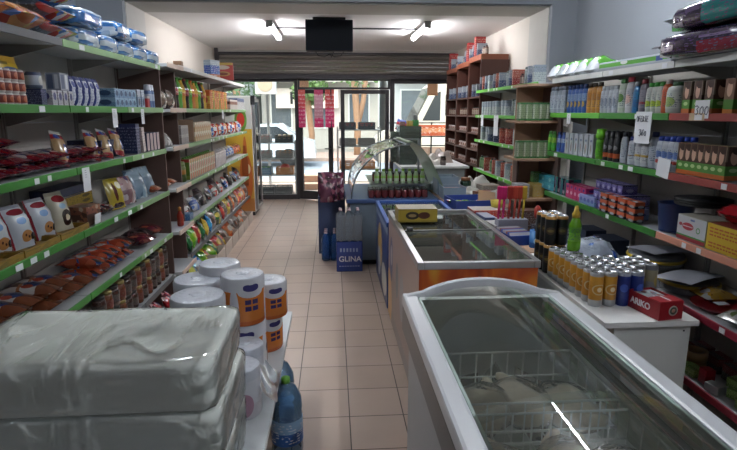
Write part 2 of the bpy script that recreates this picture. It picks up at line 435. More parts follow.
lamp(-1.2, 2.9, 4.1, 3.25, 'lit fluorescent tube on the near ceiling over the left wall shelves', tube_n)
lamp(1.9, -1.1, .1, 3.25, 'lit fluorescent tube on the near ceiling behind the viewer, right side', tube_n)
tag(link('cable_conduit', bx(-.74, 1.19, 7.72, 7.745, 2.782, 2.8, m_dark).done('cc')), 'thin dark cable run across the white ceiling between the two tubes', 'cable')
# hanging monitor
r = thing('hanging_monitor', 'black boxy monitor hanging from ceiling in front of the shutter', 'monitor', (-.02, 6.9, .045))
link('housing', bx(-.29, .29, -.03, .13, 2.36, 2.725, mat('monitor_black', '#0e1420', .6, spec=.2), .012).done('mh'), r)
b = MB(); b.sheet(lambda u, v: (-.26 + .52 * u, -.0315 - .004 * sin(pi * u) * sin(pi * v), 2.385 + .315 * v), 8, 6, mat('screen', '#0b1019', .6, spec=.2))
link('screen', b.done('sc'), r)
link('mount', bx(-.2, .2, .0, .1, 2.72, 2.754, m_black, .004).done('mt'), r)
b = MB()
for s_ in (-1, 1): b.tube([(s_ * .18, .05, 2.37), (s_ * .14, .06, 2.31), (s_ * .06, .06, 2.30), (0, .06, 2.33)], .006, m_black)
b.tube([(0, .06, 2.33), (.02, .06, 2.29), (.05, .06, 2.36)], .006, m_black)
link('cable', b.done('cb'), r)
o = tag(link('pipe', bx(-2.1, -2.04, 10.2, 10.26, 2.35, 2.8, m_dark).done('pp')), 'short dark vertical pipe in the left ceiling corner by shutter', 'pipe')

# ================================================================ OUTSIDE
road = mat('asphalt_bright', '#8f959c', .9, noise_amt=.1, nscale=3)
pave = mat('pavement', '#b09a8c', .85, noise_amt=.12, nscale=4)
struct('ground', bx(-9, 14, YF + .28, 13.2, -.12, -.03, pave).done('pv'))
struct('road', bx(-22, 24, 13.2, 19.5, -.2, -.08, road).done('rd'))
struct('pavement', bx(-22, 24, 19.5, 22.5, -.14, .04, pave).done('pv2'))
struct('street_ground', bx(-60, 70, 22.5, 90, -.2, -.05, mat('far_ground', '#9a948a', .9)).done('gr'))
tag(link('kerb', bx(-10, 14, 13.1, 13.28, -.1, .02, mat('kerb_stone', '#d8d2c8', .8)).done('kb')), 'pale kerb stones along the edge of the road', 'kerb')
# stone steps seen through the open leaf
r = thing('stone_step', 'low pink-brown stone steps on pavement outside the open glass door', 'steps', (0, 0, 0))
st = mat('step_stone', '#c79f87', .8, noise_amt=.1)
link('lower_step', bx(-.75, .05, 11.9, 12.5, -.03, .10, st, .01).done('s'), r)
link('upper_step', bx(-.75, .05, 12.3, 12.7, .10, .24, st, .01).done('s'), r)
# produce rack left
wood = mat('crate_wood', '#a9744a', .7, noise_amt=.2, nscale=15)
pl_dark = mat('crate_plastic_dark', '#3a3b3e', .5); pl_grey = mat('crate_plastic_grey', '#7a7672', .5); pl_blue = mat('crate_plastic_blue', '#4e6274', .5)
metal_l = mat('rack_metal', '#9b9a98', .4, .6)
def rack(x0, x1, y0, y1, zs, label):
    r = thing('produce_rack', label, 'rack', (0, 0, 0))
    for z in zs: link('rack_shelf', bx(x0, x1, y0, y1, z - .02, z, metal_l, .003).done('rs'), r)
    for x in (x0, x1 - .03):
        for y in (y0, y1 - .03): link('post', bx(x, x + .03, y, y + .03, -.03, max(zs) + .05, metal_l).done('po'), r)
    return r
def crate_mesh(w, d, h, m, slots=4):
    b = MB(); t_ = .012
    b.box(-w / 2, w / 2, -d / 2, d / 2, 0, t_, m)
    n = slots; hh = h / n
    for k in range(n):
        z0 = k * hh + hh * .2; z1 = (k + 1) * hh
        b.box(-w / 2, w / 2, -d / 2, -d / 2 + t_, z0, z1, m); b.box(-w / 2, w / 2, d / 2 - t_, d / 2, z0, z1, m)
        b.box(-w / 2, -w / 2 + t_, -d / 2, d / 2, z0, z1, m); b.box(w / 2 - t_, w / 2, -d / 2, d / 2, z0, z1, m)
    for x in (-w / 2, -w / 6, w / 6, w / 2 - .02):
        b.box(x, x + .02, -d / 2 - .002, -d / 2 + t_, 0, h, m); b.box(x, x + .02, d / 2 - t_, d / 2 + .002, 0, h, m)
    return b.done('crate')
for nm, mm in (('crate_dark', pl_dark), ('crate_grey', pl_grey), ('crate_wood', wood), ('crate_blue', pl_blue)):
    kind(nm, 'produce_crate', crate_mesh(.36, .4, .15, mm), [], 'crate')
def fruit_mesh(r, m, leaf=None):
    b = MB(); b.lathe([(.001, 0), (r * .6, r * .12), (r * .95, r * .55), (r, r), (r * .9, r * 1.45), (r * .5, r * 1.8), (.001, r * 1.86)], m, 10, cap=False); return b.done('fruit')
for nm, col, rr, n2 in (('tomato', '#c2362c', .04, 'tomato'), ('melon', '#a23a34', .11, 'watermelon'), ('potato', '#b08d5c', .045, 'potato'), ('pepper', '#5f8a3a', .045, 'green_pepper'), ('orange', '#d9862c', .042, 'orange')):
    st_ = MB(); st_.tube([(0, 0, rr * 1.8), (.004, 0, rr * 2.1)], .004, mat('stem_green', '#4b5a2a', .7))
    kind(nm, n2, fruit_mesh(rr, mat(nm + '_skin', col, .4, noise_amt=.15)), [('stem', st_.done('stem'), None)], n2.replace('_', ' '))
rack(-1.72, -.76, 11.25, 11.75, (.38, .72, 1.05), 'grey metal produce rack outside the left shop window')
rack(.10, 1.05, 11.6, 12.2, (.45, .95, 1.3), 'grey metal produce rack outside behind the shut glass door')
fills = []
for lv, z, ks in ((0, 1.05, ('crate_grey', 'crate_dark')), (1, .72, ('crate_grey', 'crate_grey')), (2, .38, ('crate_blue', 'crate_wood'))):
    for k in range(2):
        x = -1.47 + k * .46
        put(ks[k], (x, 11.5, z + .001), 0, ('dark' if ks[k] == 'crate_dark' else ks[k].split('_')[1]) + ' crate on the ' + ('top', 'middle', 'bottom')[lv] + ' shelf of outside left rack, ' + ('left' if k == 0 else 'right') + ' one')
        fills.append((x, 11.5, z + .07, ('tomato', 'potato', 'tomato', 'orange', 'pepper', 'melon')[lv * 2 + k], ('left', 'right')[k] + ' crate on the ' + ('top', 'middle', 'bottom')[lv] + ' shelf'))
put('crate_dark', (-1.05, 11.5, -.029), 0, 'dark crate on the ground under the outside left rack')
put('crate_dark', (-1.42, 11.5, -.029), 0, 'dark crate on the ground under outside left rack, further left')
for k in range(2):
    put('crate_dark', (.33 + k * .42, 11.9, 1.302), 0, 'dark crate on top shelf of rack behind the shut door, ' + ('left' if k == 0 else 'right'))
    fills.append((.33 + k * .42, 11.9, 1.37, ('tomato', 'tomato')[k], ('left', 'right')[k] + ' crate on top of the rack behind the shut door'))
    put('crate_grey', (.33 + k * .42, 11.9, .952), 0, 'grey crate on middle shelf of rack behind the shut door, ' + ('left' if k == 0 else 'right'))
    put('crate_wood', (.33 + k * .42, 11.9, .452), 0, 'wooden crate on low shelf of rack behind the shut door, ' + ('left' if k == 0 else 'right'))
for x, y, z, kd, wh in fills:
    n, s_ = (3, .1) if kd != 'melon' else (1, 0)
    for i in range(n):
        for j in range(2 if n > 1 else 1):
            put(kd, (x - (n - 1) * s_ / 2 + i * s_, y - .07 + j * .13, z - (.055 if kd == 'melon' else 0)), random.random() * 6, f'{kd} lying in the {wh} outside', group=f'{kd}s in the {wh}' if n > 1 else None)
# white van
def van():
    wht = mat('van_paint', '#cdc5b8', .3, coat=.5); gl = mat('van_glass', '#2c3236', .08); orange = mat('orange_sign', '#d8653a', .6)
    r = thing('van', 'white van parked across the pavement behind the right shop window', 'van', (0, 0, 0))
    X0 = 1.22; Y0 = 14.2; Y1 = 16.1
    prof = [(0, .35), (0, .95), (.25, 1.12), (.9, 1.3), (1.45, 2.35), (1.7, 2.55), (4.6, 2.55), (4.7, 2.3), (4.7, .35)]
    b = MB()
    for y in (Y0, Y1):
        b.face([(X0 + x, y, z) for x, z in (prof if y == Y0 else prof[::-1])], wht)
    for i in range(len(prof)):
        a, c = prof[i], prof[(i + 1) % len(prof)]
        b.face([(X0 + a[0], Y0, a[1]), (X0 + a[0], Y1, a[1]), (X0 + c[0], Y1, c[1]), (X0 + c[0], Y0, c[1])], wht)
    me = b.done('van_body', .0001); link('body', me, r)
    def win(poly, nm):
        b = MB(); q = [(X0 + x, Y0 - .012, z) for x, z in poly]; q2 = [(x, Y0 + .005, z) for x, _, z in q]
        b.face(q, gl); b.face(q2[::-1], gl)
        for i in range(len(q)): b.face([q[i], q2[i], q2[(i + 1) % len(q)], q[(i + 1) % len(q)]], gl)
        link(nm, b.done('win'), r)
    win([(1.15, 1.45), (1.5, 2.15), (1.62, 2.2), (1.62, 1.45)], 'quarter_window')
    win([(1.8, 1.5), (1.75, 1.6), (1.75, 2.1), (1.82, 2.2), (2.6, 2.2), (2.66, 2.1), (2.66, 1.55), (2.6, 1.48)], 'side_window')
    b = MB(); b.face([(X0 + .93, Y0 + .15, 1.37), (X0 + .93, Y1 - .15, 1.37), (X0 + 1.42, Y1 - .15, 2.32), (X0 + 1.42, Y0 + .15, 2.32)], gl)
    for v in b.bm.verts: v.co.x -= .015
    link('windscreen', b.done('ws'), r)
    for x in (X0 + .95, X0 + 3.8):
        b = MB(); b.lathe([(.2, 0), (.33, .01), (.33, .22), (.2, .23)], mat('tyre', '#1c1c1d', .8), 24, axis='y', cx=x, cy=Y0 - .02, cz=.25)
        w = link('wheel', b.done('wh'), r); b = MB(); b.lathe([(.05, 0), (.19, .0), (.19, .01)], m_steel, 20, axis='y', cx=x, cy=Y0 - .035, cz=.25); link('hub_cap', b.done('hub'), w)
    b = MB(); b.box(X0 + .9, X0 + 1.0, Y0 - .2, Y0, 1.35, 1.6, m_black, .02); link('wing_mirror', b.done('mi'), r)
    b = MB(); b.box(X0 - .03, X0 + .12, Y0 + .1, Y1 - .1, .35, .6, m_black, .02); link('bumper', b.done('bu'), r)
van()
# railing with orange banner in front of van
r = thing('railing', 'black metal railing outside right window carrying an orange banner', 'railing', (0, 0, 0))
b = MB()
for z in (.92, 1.12, 1.42): b.box(1.25, 3.2, 12.0, 12.03, z, z + .025, m_black)
link('rails', b.done('ra'), r)
for x in (1.3, 1.75, 2.2, 2.7): link('post', bx(x, x + .03, 12.0, 12.03, -.03, 1.45, m_black).done('po'), r)
b = MB(); b.sheet(lambda u, v: (1.6 + 1.5 * u, 11.985 + .012 * sin(u * 20), 1.15 + .24 * v), 24, 4, pack('banner_print', [(0, '#c65a34'), (.3, '#d98a5c'), (.7, '#c65a34')], text='#f1ddcc', trange=(.2, .8)))
me = b.done('banner'); o = link('banner', me, r)
b = MB(); b.sheet(lambda u, v: (1.7 + 1.3 * u, 12.08 + .02 * sin(u * 14), -.025 + .92 * v), 20, 4, mat('sacks_cloth', '#c9a893', .8))
tag(link('cloth_screen', b.done('cs')), 'pinkish cloth screen hanging below the railing outside right window', 'cloth')
m_pap = mat('paper', '#e4e3df', .8)
b = MB(); b.box(-.1, .1, -.003, .003, 0, .22, pack('poster_o', [(0, '#d89a6c'), (.15, '#e7b48a')], text='#8d5a3a'))
kind('poster_o', 'poster', b.done('poster'), [], 'poster')
put('poster_o', (1.92, YF - .02, 1.98), 0, 'small orange paper notice stuck inside the right shop window')
put('poster_o', (-.53, YF - .02, 2.1), 0, 'small orange paper notice on the strip window above the open door')
# trees, buildings
bark = mat('bark', '#9a775c', .85, noise_amt=.2, nscale=6)
leafm = mat('leaves', '#5c7a42', .6, noise_amt=.4, nscale=3); leafd = mat('leaves_dark', '#43633a', .6, noise_amt=.4, nscale=3)
def tree(x, y, h, cr, label, n=700, two=False, lm=leafm, lean=0):
    r = thing('street_tree', label, 'tree', (x, y, -.05))
    b = MB(); b.tube([(0, 0, 0), (.03, 0, h * .3), (lean * .5 - .05, 0, h * .6), (lean - .15, 0, h)], .13, bark, 8)
    if two: b.tube([(.02, 0, h * .3), (.25, 0, h * .55), (.45, .1, h)], .10, bark, 8)
    link('trunk', b.done('tr'), r)
    b = MB(); i = b.mi(lm)
    for k in range(n):
        v = Vector((random.gauss(0, 1), random.gauss(0, 1), random.gauss(0, 1))).normalized() * (random.random() ** .4)
        c = Vector((v.x * cr + lean, v.y * cr, h + v.z * cr * .75)); s_ = random.uniform(.08, .16)
        q = Euler((random.random() * 6, random.random() * 6, 0)).to_matrix()
        b.face([c + q @ Vector(p) for p in ((-s_, 0, 0), (0, -s_ * .5, 0), (s_, 0, .02), (0, s_ * .5, .02))], lm)
    link('crown', b.done('cr'), r)
tree(.95, 20.9, 3.9, 1.7, 'street tree with forked pale trunk behind the shut glass door', two=True)
tree(-3.4, 20.4, 3.4, 1.7, 'green street tree across the road behind the left window', 900, lm=leafd)
tree(-.9, 23.2, 2.6, .8, 'small bushy tree beside the door post across the road', 500)
def building(x0, x1, y, h, wallc, label, floors, nw, sign=None, aw=None):
    r = thing('street_building', label, 'building', (0, 0, 0))
    wm = mat('facade_' + wallc, wallc, .85, noise_amt=.08, nscale=1); wd = mat('dark_window', '#59626a', .2); bal = mat('balcony_metal', '#70757a', .5)
    link('wall', bx(x0, x1, y, y + 5, -.05, h, wm).done('w'), r)
    fh = h / floors
    for f in range(floors):
        for k in range(nw):
            cx = x0 + (k + .5) * (x1 - x0) / nw; ww = (x1 - x0) / nw * .28
            o = link('window', frame_mb(cx - ww, cx + ww, f * fh + fh * .3, f * fh + fh * .85, y - .05, y + .05, .06, m_white).done('wi'), r)
            link('pane', bx(cx - ww + .06, cx + ww - .06, y - .02, y - .01, f * fh + fh * .3 + .06, f * fh + fh * .85 - .06, wd).done('pa'), o)
        if f:
            b = MB(); b.box(x0 + .2, x1 - .2, y - .8, y, f * fh + .02, f * fh + .12, wm)
            s_ = link('balcony', b.done('bl'), r); b = MB()
            b.box(x0 + .2, x1 - .2, y - .8, y - .77, f * fh + .85, f * fh + .9, bal)
            xx = x0 + .2
            while xx < x1 - .2: b.box(xx, xx + .02, y - .8, y - .78, f * fh + .1, f * fh + .87, bal); xx += .18
            link('balustrade', b.done('ba'), s_)
    return r
building(-9, -3.6, 24.5, 9, '#9fa7a6', 'grey building with balconies behind the left window, furthest left', 3, 3)
bB = building(-3.3, 2.2, 26, 9, '#b7b4ae', 'pale building with a lettered shop sign behind the open glass door', 3, 3)
b = MB(); b.box(-2.6, .3, 25.75, 25.95, 1.85, 2.75, mat('sign_white', '#e8dcd2', .6)); sg = link('shop_sign', b.done('sg'), bB)
tm = text_mesh('RTU', .75, m_black, .01, .02); o = link('sign_lettering', tm, sg, (-1.25, 25.73, 2.28), (pi / 2, 0, 0))
building(2.6, 12, 25, 9.5, '#b2b5b6', 'large pale building with grey balconies behind the right shop window', 3, 4)
r = thing('outdoor_fan_unit', 'white square air conditioner fan unit behind the left window top', 'air conditioner', (0, 0, 0))
p = at(265, 84, Y=12.6)
link('casing', bx(p.x - .23, p.x + .23, 12.6, 12.85, p.z - .22, p.z + .22, m_white, .015).done('ac'), r)
b = MB(); b.lathe([(.01, 0), (.15, .004), (.165, .015), (.17, 0)], mat('grille_beige', '#c8b8a0', .6), 24, axis='y', cx=p.x, cy=12.585, cz=p.z); link('fan_grille', b.done('fg'), r)
link('bracket', bx(p.x - .2, p.x - .17, 12.6, 13.1, p.z - .25, p.z - .22, m_steel).done('br'), r)
link('mast', bx(p.x - .03, p.x + .03, 12.9, 12.96, -.03, p.z + .1, m_steel).done('ms'), r)
aw_ = link('awning', bx(-6, -2.0, 11.0, 12.8, 2.55, 2.62, mat('awning_cloth', '#b8ada0', .8)).done('aw')); link('awning_post', bx(-5.9, -5.84, 11.1, 11.16, -.03, 2.55, m_steel).done('ap'), aw_); link('awning_post', bx(-2.9, -2.84, 12.7, 12.76, -.03, 2.55, m_steel).done('ap'), aw_)
tag(aw_, 'flat beige awning outside above the left shop window', 'awning')
car_w = mat('car_paint', '#c9d3dc', .25, coat=.6)
def car(x, y, label, pm):
    r = thing('parked_car', label, 'car', (x, y, -.08))
    b = MB(); pr = [(0, .25), (0, .6), (.5, .8), (1.1, .85), (1.6, 1.35), (2.9, 1.38), (3.6, .9), (4.0, .8), (4.05, .3)]
    for yy, q in ((0, pr), (1.6, pr[::-1])): b.face([(a, yy, c) for a, c in q], pm)
    for i in range(len(pr)):
        a, c = pr[i], pr[(i + 1) % len(pr)]; b.face([(a[0], 0, a[1]), (a[0], 1.6, a[1]), (c[0], 1.6, c[1]), (c[0], 0, c[1])], pm)
    link('body', b.done('cb', .0001), r)
    b = MB(); b.face([(1.25, -.01, .9), (3.4, -.01, .93), (2.85, -.01, 1.3), (1.65, -.01, 1.28)], mat('car_glass', '#2b3238', .1)); link('side_window', b.done('sw'), r)
    for xx in (.8, 3.2):
        b = MB(); b.lathe([(.18, 0), (.3, .01), (.3, .2), (.18, .21)], mat('tyre', '#1c1c1d', .8), 20, axis='y', cx=xx, cy=-.01, cz=.3); link('wheel', b.done('wh'), r)
car(-4.6, 17.4, 'silver car parked across the road behind the left rack', car_w)
# ================================================================ SHELVING
g_dark = mat('rail_green', '#357a2c', .45); g_pale = mat('rail_pale_green', '#7d9f6e', .5); g_br = mat('rail_bright_green', '#5fae3a', .45)
r_red = mat('rail_red', '#8e3a33', .5); r_dred = mat('rail_dark_red', '#8a2233', .5); r_salm = mat('rail_salmon', '#c98a72', .5); r_beige = mat('rail_beige', '#cbb6a6', .6); r_grey = mat('rail_grey', '#55575b', .45, .3)
m_board = mat('shelf_board', '#aeb1b4', .5); m_backp = mat('shelf_back_panel', '#b5b0a8', .6); m_up = mat('upright', '#8f8b84', .5)
m_brown = mat('dark_brown_board', '#5d4740', .6, noise_amt=.12, nscale=10); m_lbrown = mat('light_brown_board', '#a5836a', .6, noise_amt=.1, nscale=10); m_rack = mat('rack_wood', '#4a2a20', .5, noise_amt=.15, nscale=12)
m_tagw = mat('price_card', '#d8dade', .7)
random.seed(11)
def gondola(label, xl, xb, y0, y1, levels, backm=m_backp, z_top=None, nm='wall_shelf_bay', group=None, cards=True):
    """xl = front edge, xb = back panel; levels=[(z, rail material, depth factor)]"""
    sgn = 1 if xl > xb else -1
    r = thing(nm, label, 'shelf', ((xl + xb) / 2, (y0 + y1) / 2, 0), group=group)
    cx, cy = (xl + xb) / 2, (y0 + y1) / 2
    zt = z_top or max(l[0] for l in levels)
    H = zt / 5
    for k in range(5): link('back_panel', bx(xb - cx - sgn * .02, xb - cx, y0 - cy + .002, y1 - cy - .002, k * H + .003, (k + 1) * H, backm).done('bp'), r)
    b = MB()
    b.bm.free()
    for yy in (y0 - cy, y1 - cy - .02):
        link('upright', bx(xb - cx, xb - cx + sgn * .012, yy + .004, yy + .016, 0, zt + .02, m_up).done('up'), r)
    for lv in levels:
        z, rm = lv[0], lv[1]; x1 = xb + (xl - xb) * (lv[2] if len(lv) > 2 else 1)
        ch = link('shelf_board', bx(xb - cx + sgn * .026, x1 - cx - sgn * .004, y0 - cy + .003, y1 - cy - .003, z - .028, z - .006, m_board).done('sb'), r)
        link('price_rail', bx(x1 - cx - sgn * .004, x1 - cx + sgn * .006, y0 - cy + .003, y1 - cy - .003, z - .034, z + .002, rm, .002).done('pr'), ch)
        if cards and z > .5:
            yy = y0 - cy + .06
            while yy < y1 - cy - .1:
                if random.random() < .2: link('price_card', bx(x1 - cx + sgn * .0062, x1 - cx + sgn * .0075, yy, yy + random.uniform(.03, .06), z - .03, z - .004, m_tagw).done('pc'), ch)
                yy += .11
        for yy in (y0 - cy + .004, y1 - cy - .01):
            b = MB(); b.face([(xb - cx + sgn * .026, yy, z - .028), (x1 - cx - sgn * .02, yy, z - .028), (xb - cx + sgn * .026, yy, z - .1)], m_up)
            b.face([(xb - cx + sgn * .026, yy + .003, z - .1), (x1 - cx - sgn * .02, yy + .003, z - .028), (xb - cx + sgn * .026, yy + .003, z - .028)], m_up)
            link('bracket', b.done('bk'), ch)
    return r
ZL = [2.015, 1.70, 1.39, 1.06, .72, .38]
XLB = -1.63
for i, (y0, y1, lb) in enumerate(((1.0, 1.9, 'left wall shelf bay nearest the camera, behind the wrapped white packs'), (1.9, 2.80, 'left wall shelf bay with dark grey top edge and green rails'),
        (2.80, 3.57, 'left wall shelf bay holding the white cookie bags and blue-white upright packs'), (3.57, 4.30, 'left wall shelf bay ending at the brown side board'))):
    tg = r_grey if i < 2 else g_pale
    gg = g_dark if i < 3 else g_pale
    gondola(lb, -1.30, XLB, y0 + .001, y1 - .001, [(ZL[0], tg)] + [(z, gg) for z in ZL[1:4]] + [(ZL[4], g_pale if i == 3 else gg), (ZL[5], r_grey), (.1, r_grey)])
tag(link('side_board', bx(-1.66, -1.31, 4.305, 4.325, 0, 2.0, m_brown).done('sb')), 'dark brown upright board closing the green-railed left shelves', 'board')
gondola('narrow left bay with beige shelf edges between the two shelf runs', -1.25, XLB, 4.33, 4.78, [(2.04, r_beige), (1.70, r_beige), (1.40, r_beige), (1.07, r_beige), (.72, r_beige), (.38, r_beige)], backm=m_lbrown, cards=False)
tag(link('side_board', bx(-1.66, -1.33, 4.785, 4.805, 0, 2.03, m_brown).done('sb')), 'brown upright board beside the narrow beige-edged left bay', 'board')
w_r = mat('rail_white', '#c9cac6', .5)
for i, (y0, y1, lb) in enumerate(((4.81, 6.1, 'far left shelf bay with drink bottles on its upper shelf'), (6.1, 7.4, 'far left shelf bay with yellow and orange packs, middle of the far run'), (7.4, 8.35, 'far left shelf bay beside the yellow-sided fridge'))):
    gondola(lb, -1.30, XLB, y0 + .001, y1 - .001, [(2.06, w_r), (1.70, g_pale), (1.39, g_pale), (1.05, g_pale), (.70, g_pale), (.40, r_grey)])
# open cardboard trays on the floor, left far run
cardb = mat('cardboard', '#a98a6b', .8, noise_amt=.1); cardg = mat('cardboard_pale', '#b9aca0', .8, noise_amt=.1)
def tray(w, d, h, m, th=.006):
    b = MB(); b.box(-w / 2, w / 2, -d / 2, d / 2, 0, th, m)
    b.box(-w / 2, w / 2, -d / 2, -d / 2 + th, th, h, m); b.box(-w / 2, w / 2, d / 2 - th, d / 2, th, h, m)
    b.box(-w / 2, -w / 2 + th, -d / 2 + th, d / 2 - th, th, h, m); b.box(w / 2 - th, w / 2, -d / 2 + th, d / 2 - th, th, h, m)
    return b.done('tray')
kind('floor_tray', 'cardboard_tray', tray(.40, .33, .15, cardg), [], 'tray')
names9 = 'first second third fourth fifth sixth seventh eighth ninth'.split()
for k in range(9):
    put('floor_tray', (-1.425, 5.02 + k * .445, .001), pi / 2, f'open cardboard tray of snack bags on floor, {names9[k]} from near end of far left shelves') if k < 8 else None
# right near bays
ZR = [1.925, 1.662, 1.36, 1.035, .72, .37]
XR, XRB = 1.75, 2.07
for i, (y0, y1, lb) in enumerate(((3.46, 4.27, 'right wall shelf bay with green rails beside the brown end cabinet'), (2.72, 3.46, 'right wall shelf bay with green rails under the OFERTE card'), (1.85, 2.72, 'right wall shelf bay with red rails under the dark purple bags'), (1.0, 1.85, 'right wall shelf bay nearest the camera'))):
    if i < 2: lv = [(ZR[0], w_r), (ZR[1], g_dark if i else g_br), (ZR[2], g_dark), (ZR[3], g_dark), (ZR[4], r_dred), (ZR[5], r_dred)]
    else: lv = [(ZR[0], w_r), (ZR[1], r_red), (ZR[2], r_red), (ZR[3], r_salm), (ZR[4], r_dred), (ZR[5], r_dred)]
    gondola(lb, XR, XRB, y0 + .001, y1 - .001, lv)
# end cabinet of light brown board facing the camera
r = thing('end_cabinet', 'light brown open end cabinet holding green tins, beside green-railed right shelves', 'cabinet', (1.65, 4.5, 0))
def part(nm, x0, x1, y0, y1, z0, z1, m, r, ox, oy): return link(nm, bx(x0 - ox, x1 - ox, y0 - oy, y1 - oy, z0, z1, m).done(nm), r)
part('back_panel', 1.62, 1.86, 4.72, 4.74, 0, 1.9, m_lbrown, r, 1.65, 4.5)
part('side_panel', 1.855, 1.875, 4.3, 4.74, 0, 1.9, m_brown, r, 1.65, 4.5)
part('side_panel', 1.62, 1.64, 4.62, 4.72, .0, 1.27, m_brown, r, 1.65, 4.5)
for z in (.95, 1.29, 1.60, 1.895): part('shelf_board', 1.53 if z < 1.8 else 1.58, 1.86, 4.36, 4.72, z - .02, z, m_lbrown, r, 1.65, 4.5)
# far right bays with bright green rails
for i, (y0, y1, lb) in enumerate(((5.1, 6.3, 'far right shelf bay with bright green rails, next to the end cabinet'), (6.3, 7.3, 'far right shelf bay with bright green rails, next to the brown wooden rack'))):
    gondola(lb, 1.95, 2.3, y0 + .001, y1 - .001, [(1.95, g_br), (1.63, g_br), (1.31, g_br), (.92, g_br), (.5, g_br)], z_top=1.97)
# brown rack
r = thing('wooden_rack', 'tall dark brown wooden rack of small shelves by the shop front, right side', 'rack', (2.2, 8.4, 0))
cols_rack = ((7.32, 7.95, 2.36), (7.97, 8.7, 2.33), (8.72, 9.5, 2.3))
for y0, y1, zt in cols_rack:
    for y in (y0, y1 - .02): part('side_panel', 2.0, 2.37, y, y + .02, 0, zt, m_rack, r, 2.2, 8.4)
    part('back_panel', 2.37, 2.385, y0, y1, 0, zt, m_rack, r, 2.2, 8.4)
    part('top_board', 1.995, 2.37, y0, y1, zt, zt + .07, mat('rack_wood_light', '#844a32', .5, noise_amt=.15), r, 2.2, 8.4)
    for z in (.3, .62, .93, 1.15, 1.38, 1.62, 1.88): part('shelf_board', 1.995, 2.37, y0 + .02, y1 - .02, z - .02, z, m_rack, r, 2.2, 8.4)
# ================================================================ FRIDGE LEFT
r = thing('drinks_fridge', 'tall drinks fridge with yellow printed side panel by the left window', 'fridge', (-1.53, 9.05, 0))
m_fy = pack('fridge_side', [(0, '#a8703c'), (.12, '#b98f3c'), (.40, '#c9a53c'), (.72, '#b9bcb6')], logo=[(.78, .30, .17, .22, '#b8622e'), (.78, .52, .05, .14, '#b8622e'), (.80, .38, .10, .05, '#d9c9a0'), (.70, .80, .16, .10, '#5f8a3a'), (.70, .80, .10, .06, '#b8392f'), (.30, .1, .22, .05, '#a32f2a')], rough=.35)
link('body', MB().box(-.34, .26, -.3, .3, .06, 1.92, m_white, .01, front=m_fy).done('fb'), r)
link('plinth', bx(-.3, .24, -.28, .28, 0, .06, m_black).done('fp'), r)
d = link('door', frame_mb(-.3, .3, .1, 1.88, -.02, .02, .05, m_steel).done('fd'), r, (.285, 0, 0), (0, 0, pi / 2))
link('door_glass', bx(-.25, .25, -.004, .004, .15, 1.83, glass).done('dg'), d)
link('corner_cap', bx(.25, .315, -.31, -.29, 1.78, 1.925, m_black, .004).done('cc'), r)
b = MB(); b.tube([(.33, -.22, .8), (.35, -.22, .85), (.35, -.22, 1.3), (.33, -.22, 1.35)], .01, m_steel); link('handle', b.done('hd'), r)
b = MB(); b.lathe([(.045, .5), (.05, .55), (.05, .9), (.03, 1.02), (.02, 1.1), (.022, 1.14), (.001, 1.145)], mat('amber_print', '#8f4a25', .3), 14, cx=.12, cy=-.306, sy=.06); link('bottle_emblem', b.done('be'), r)
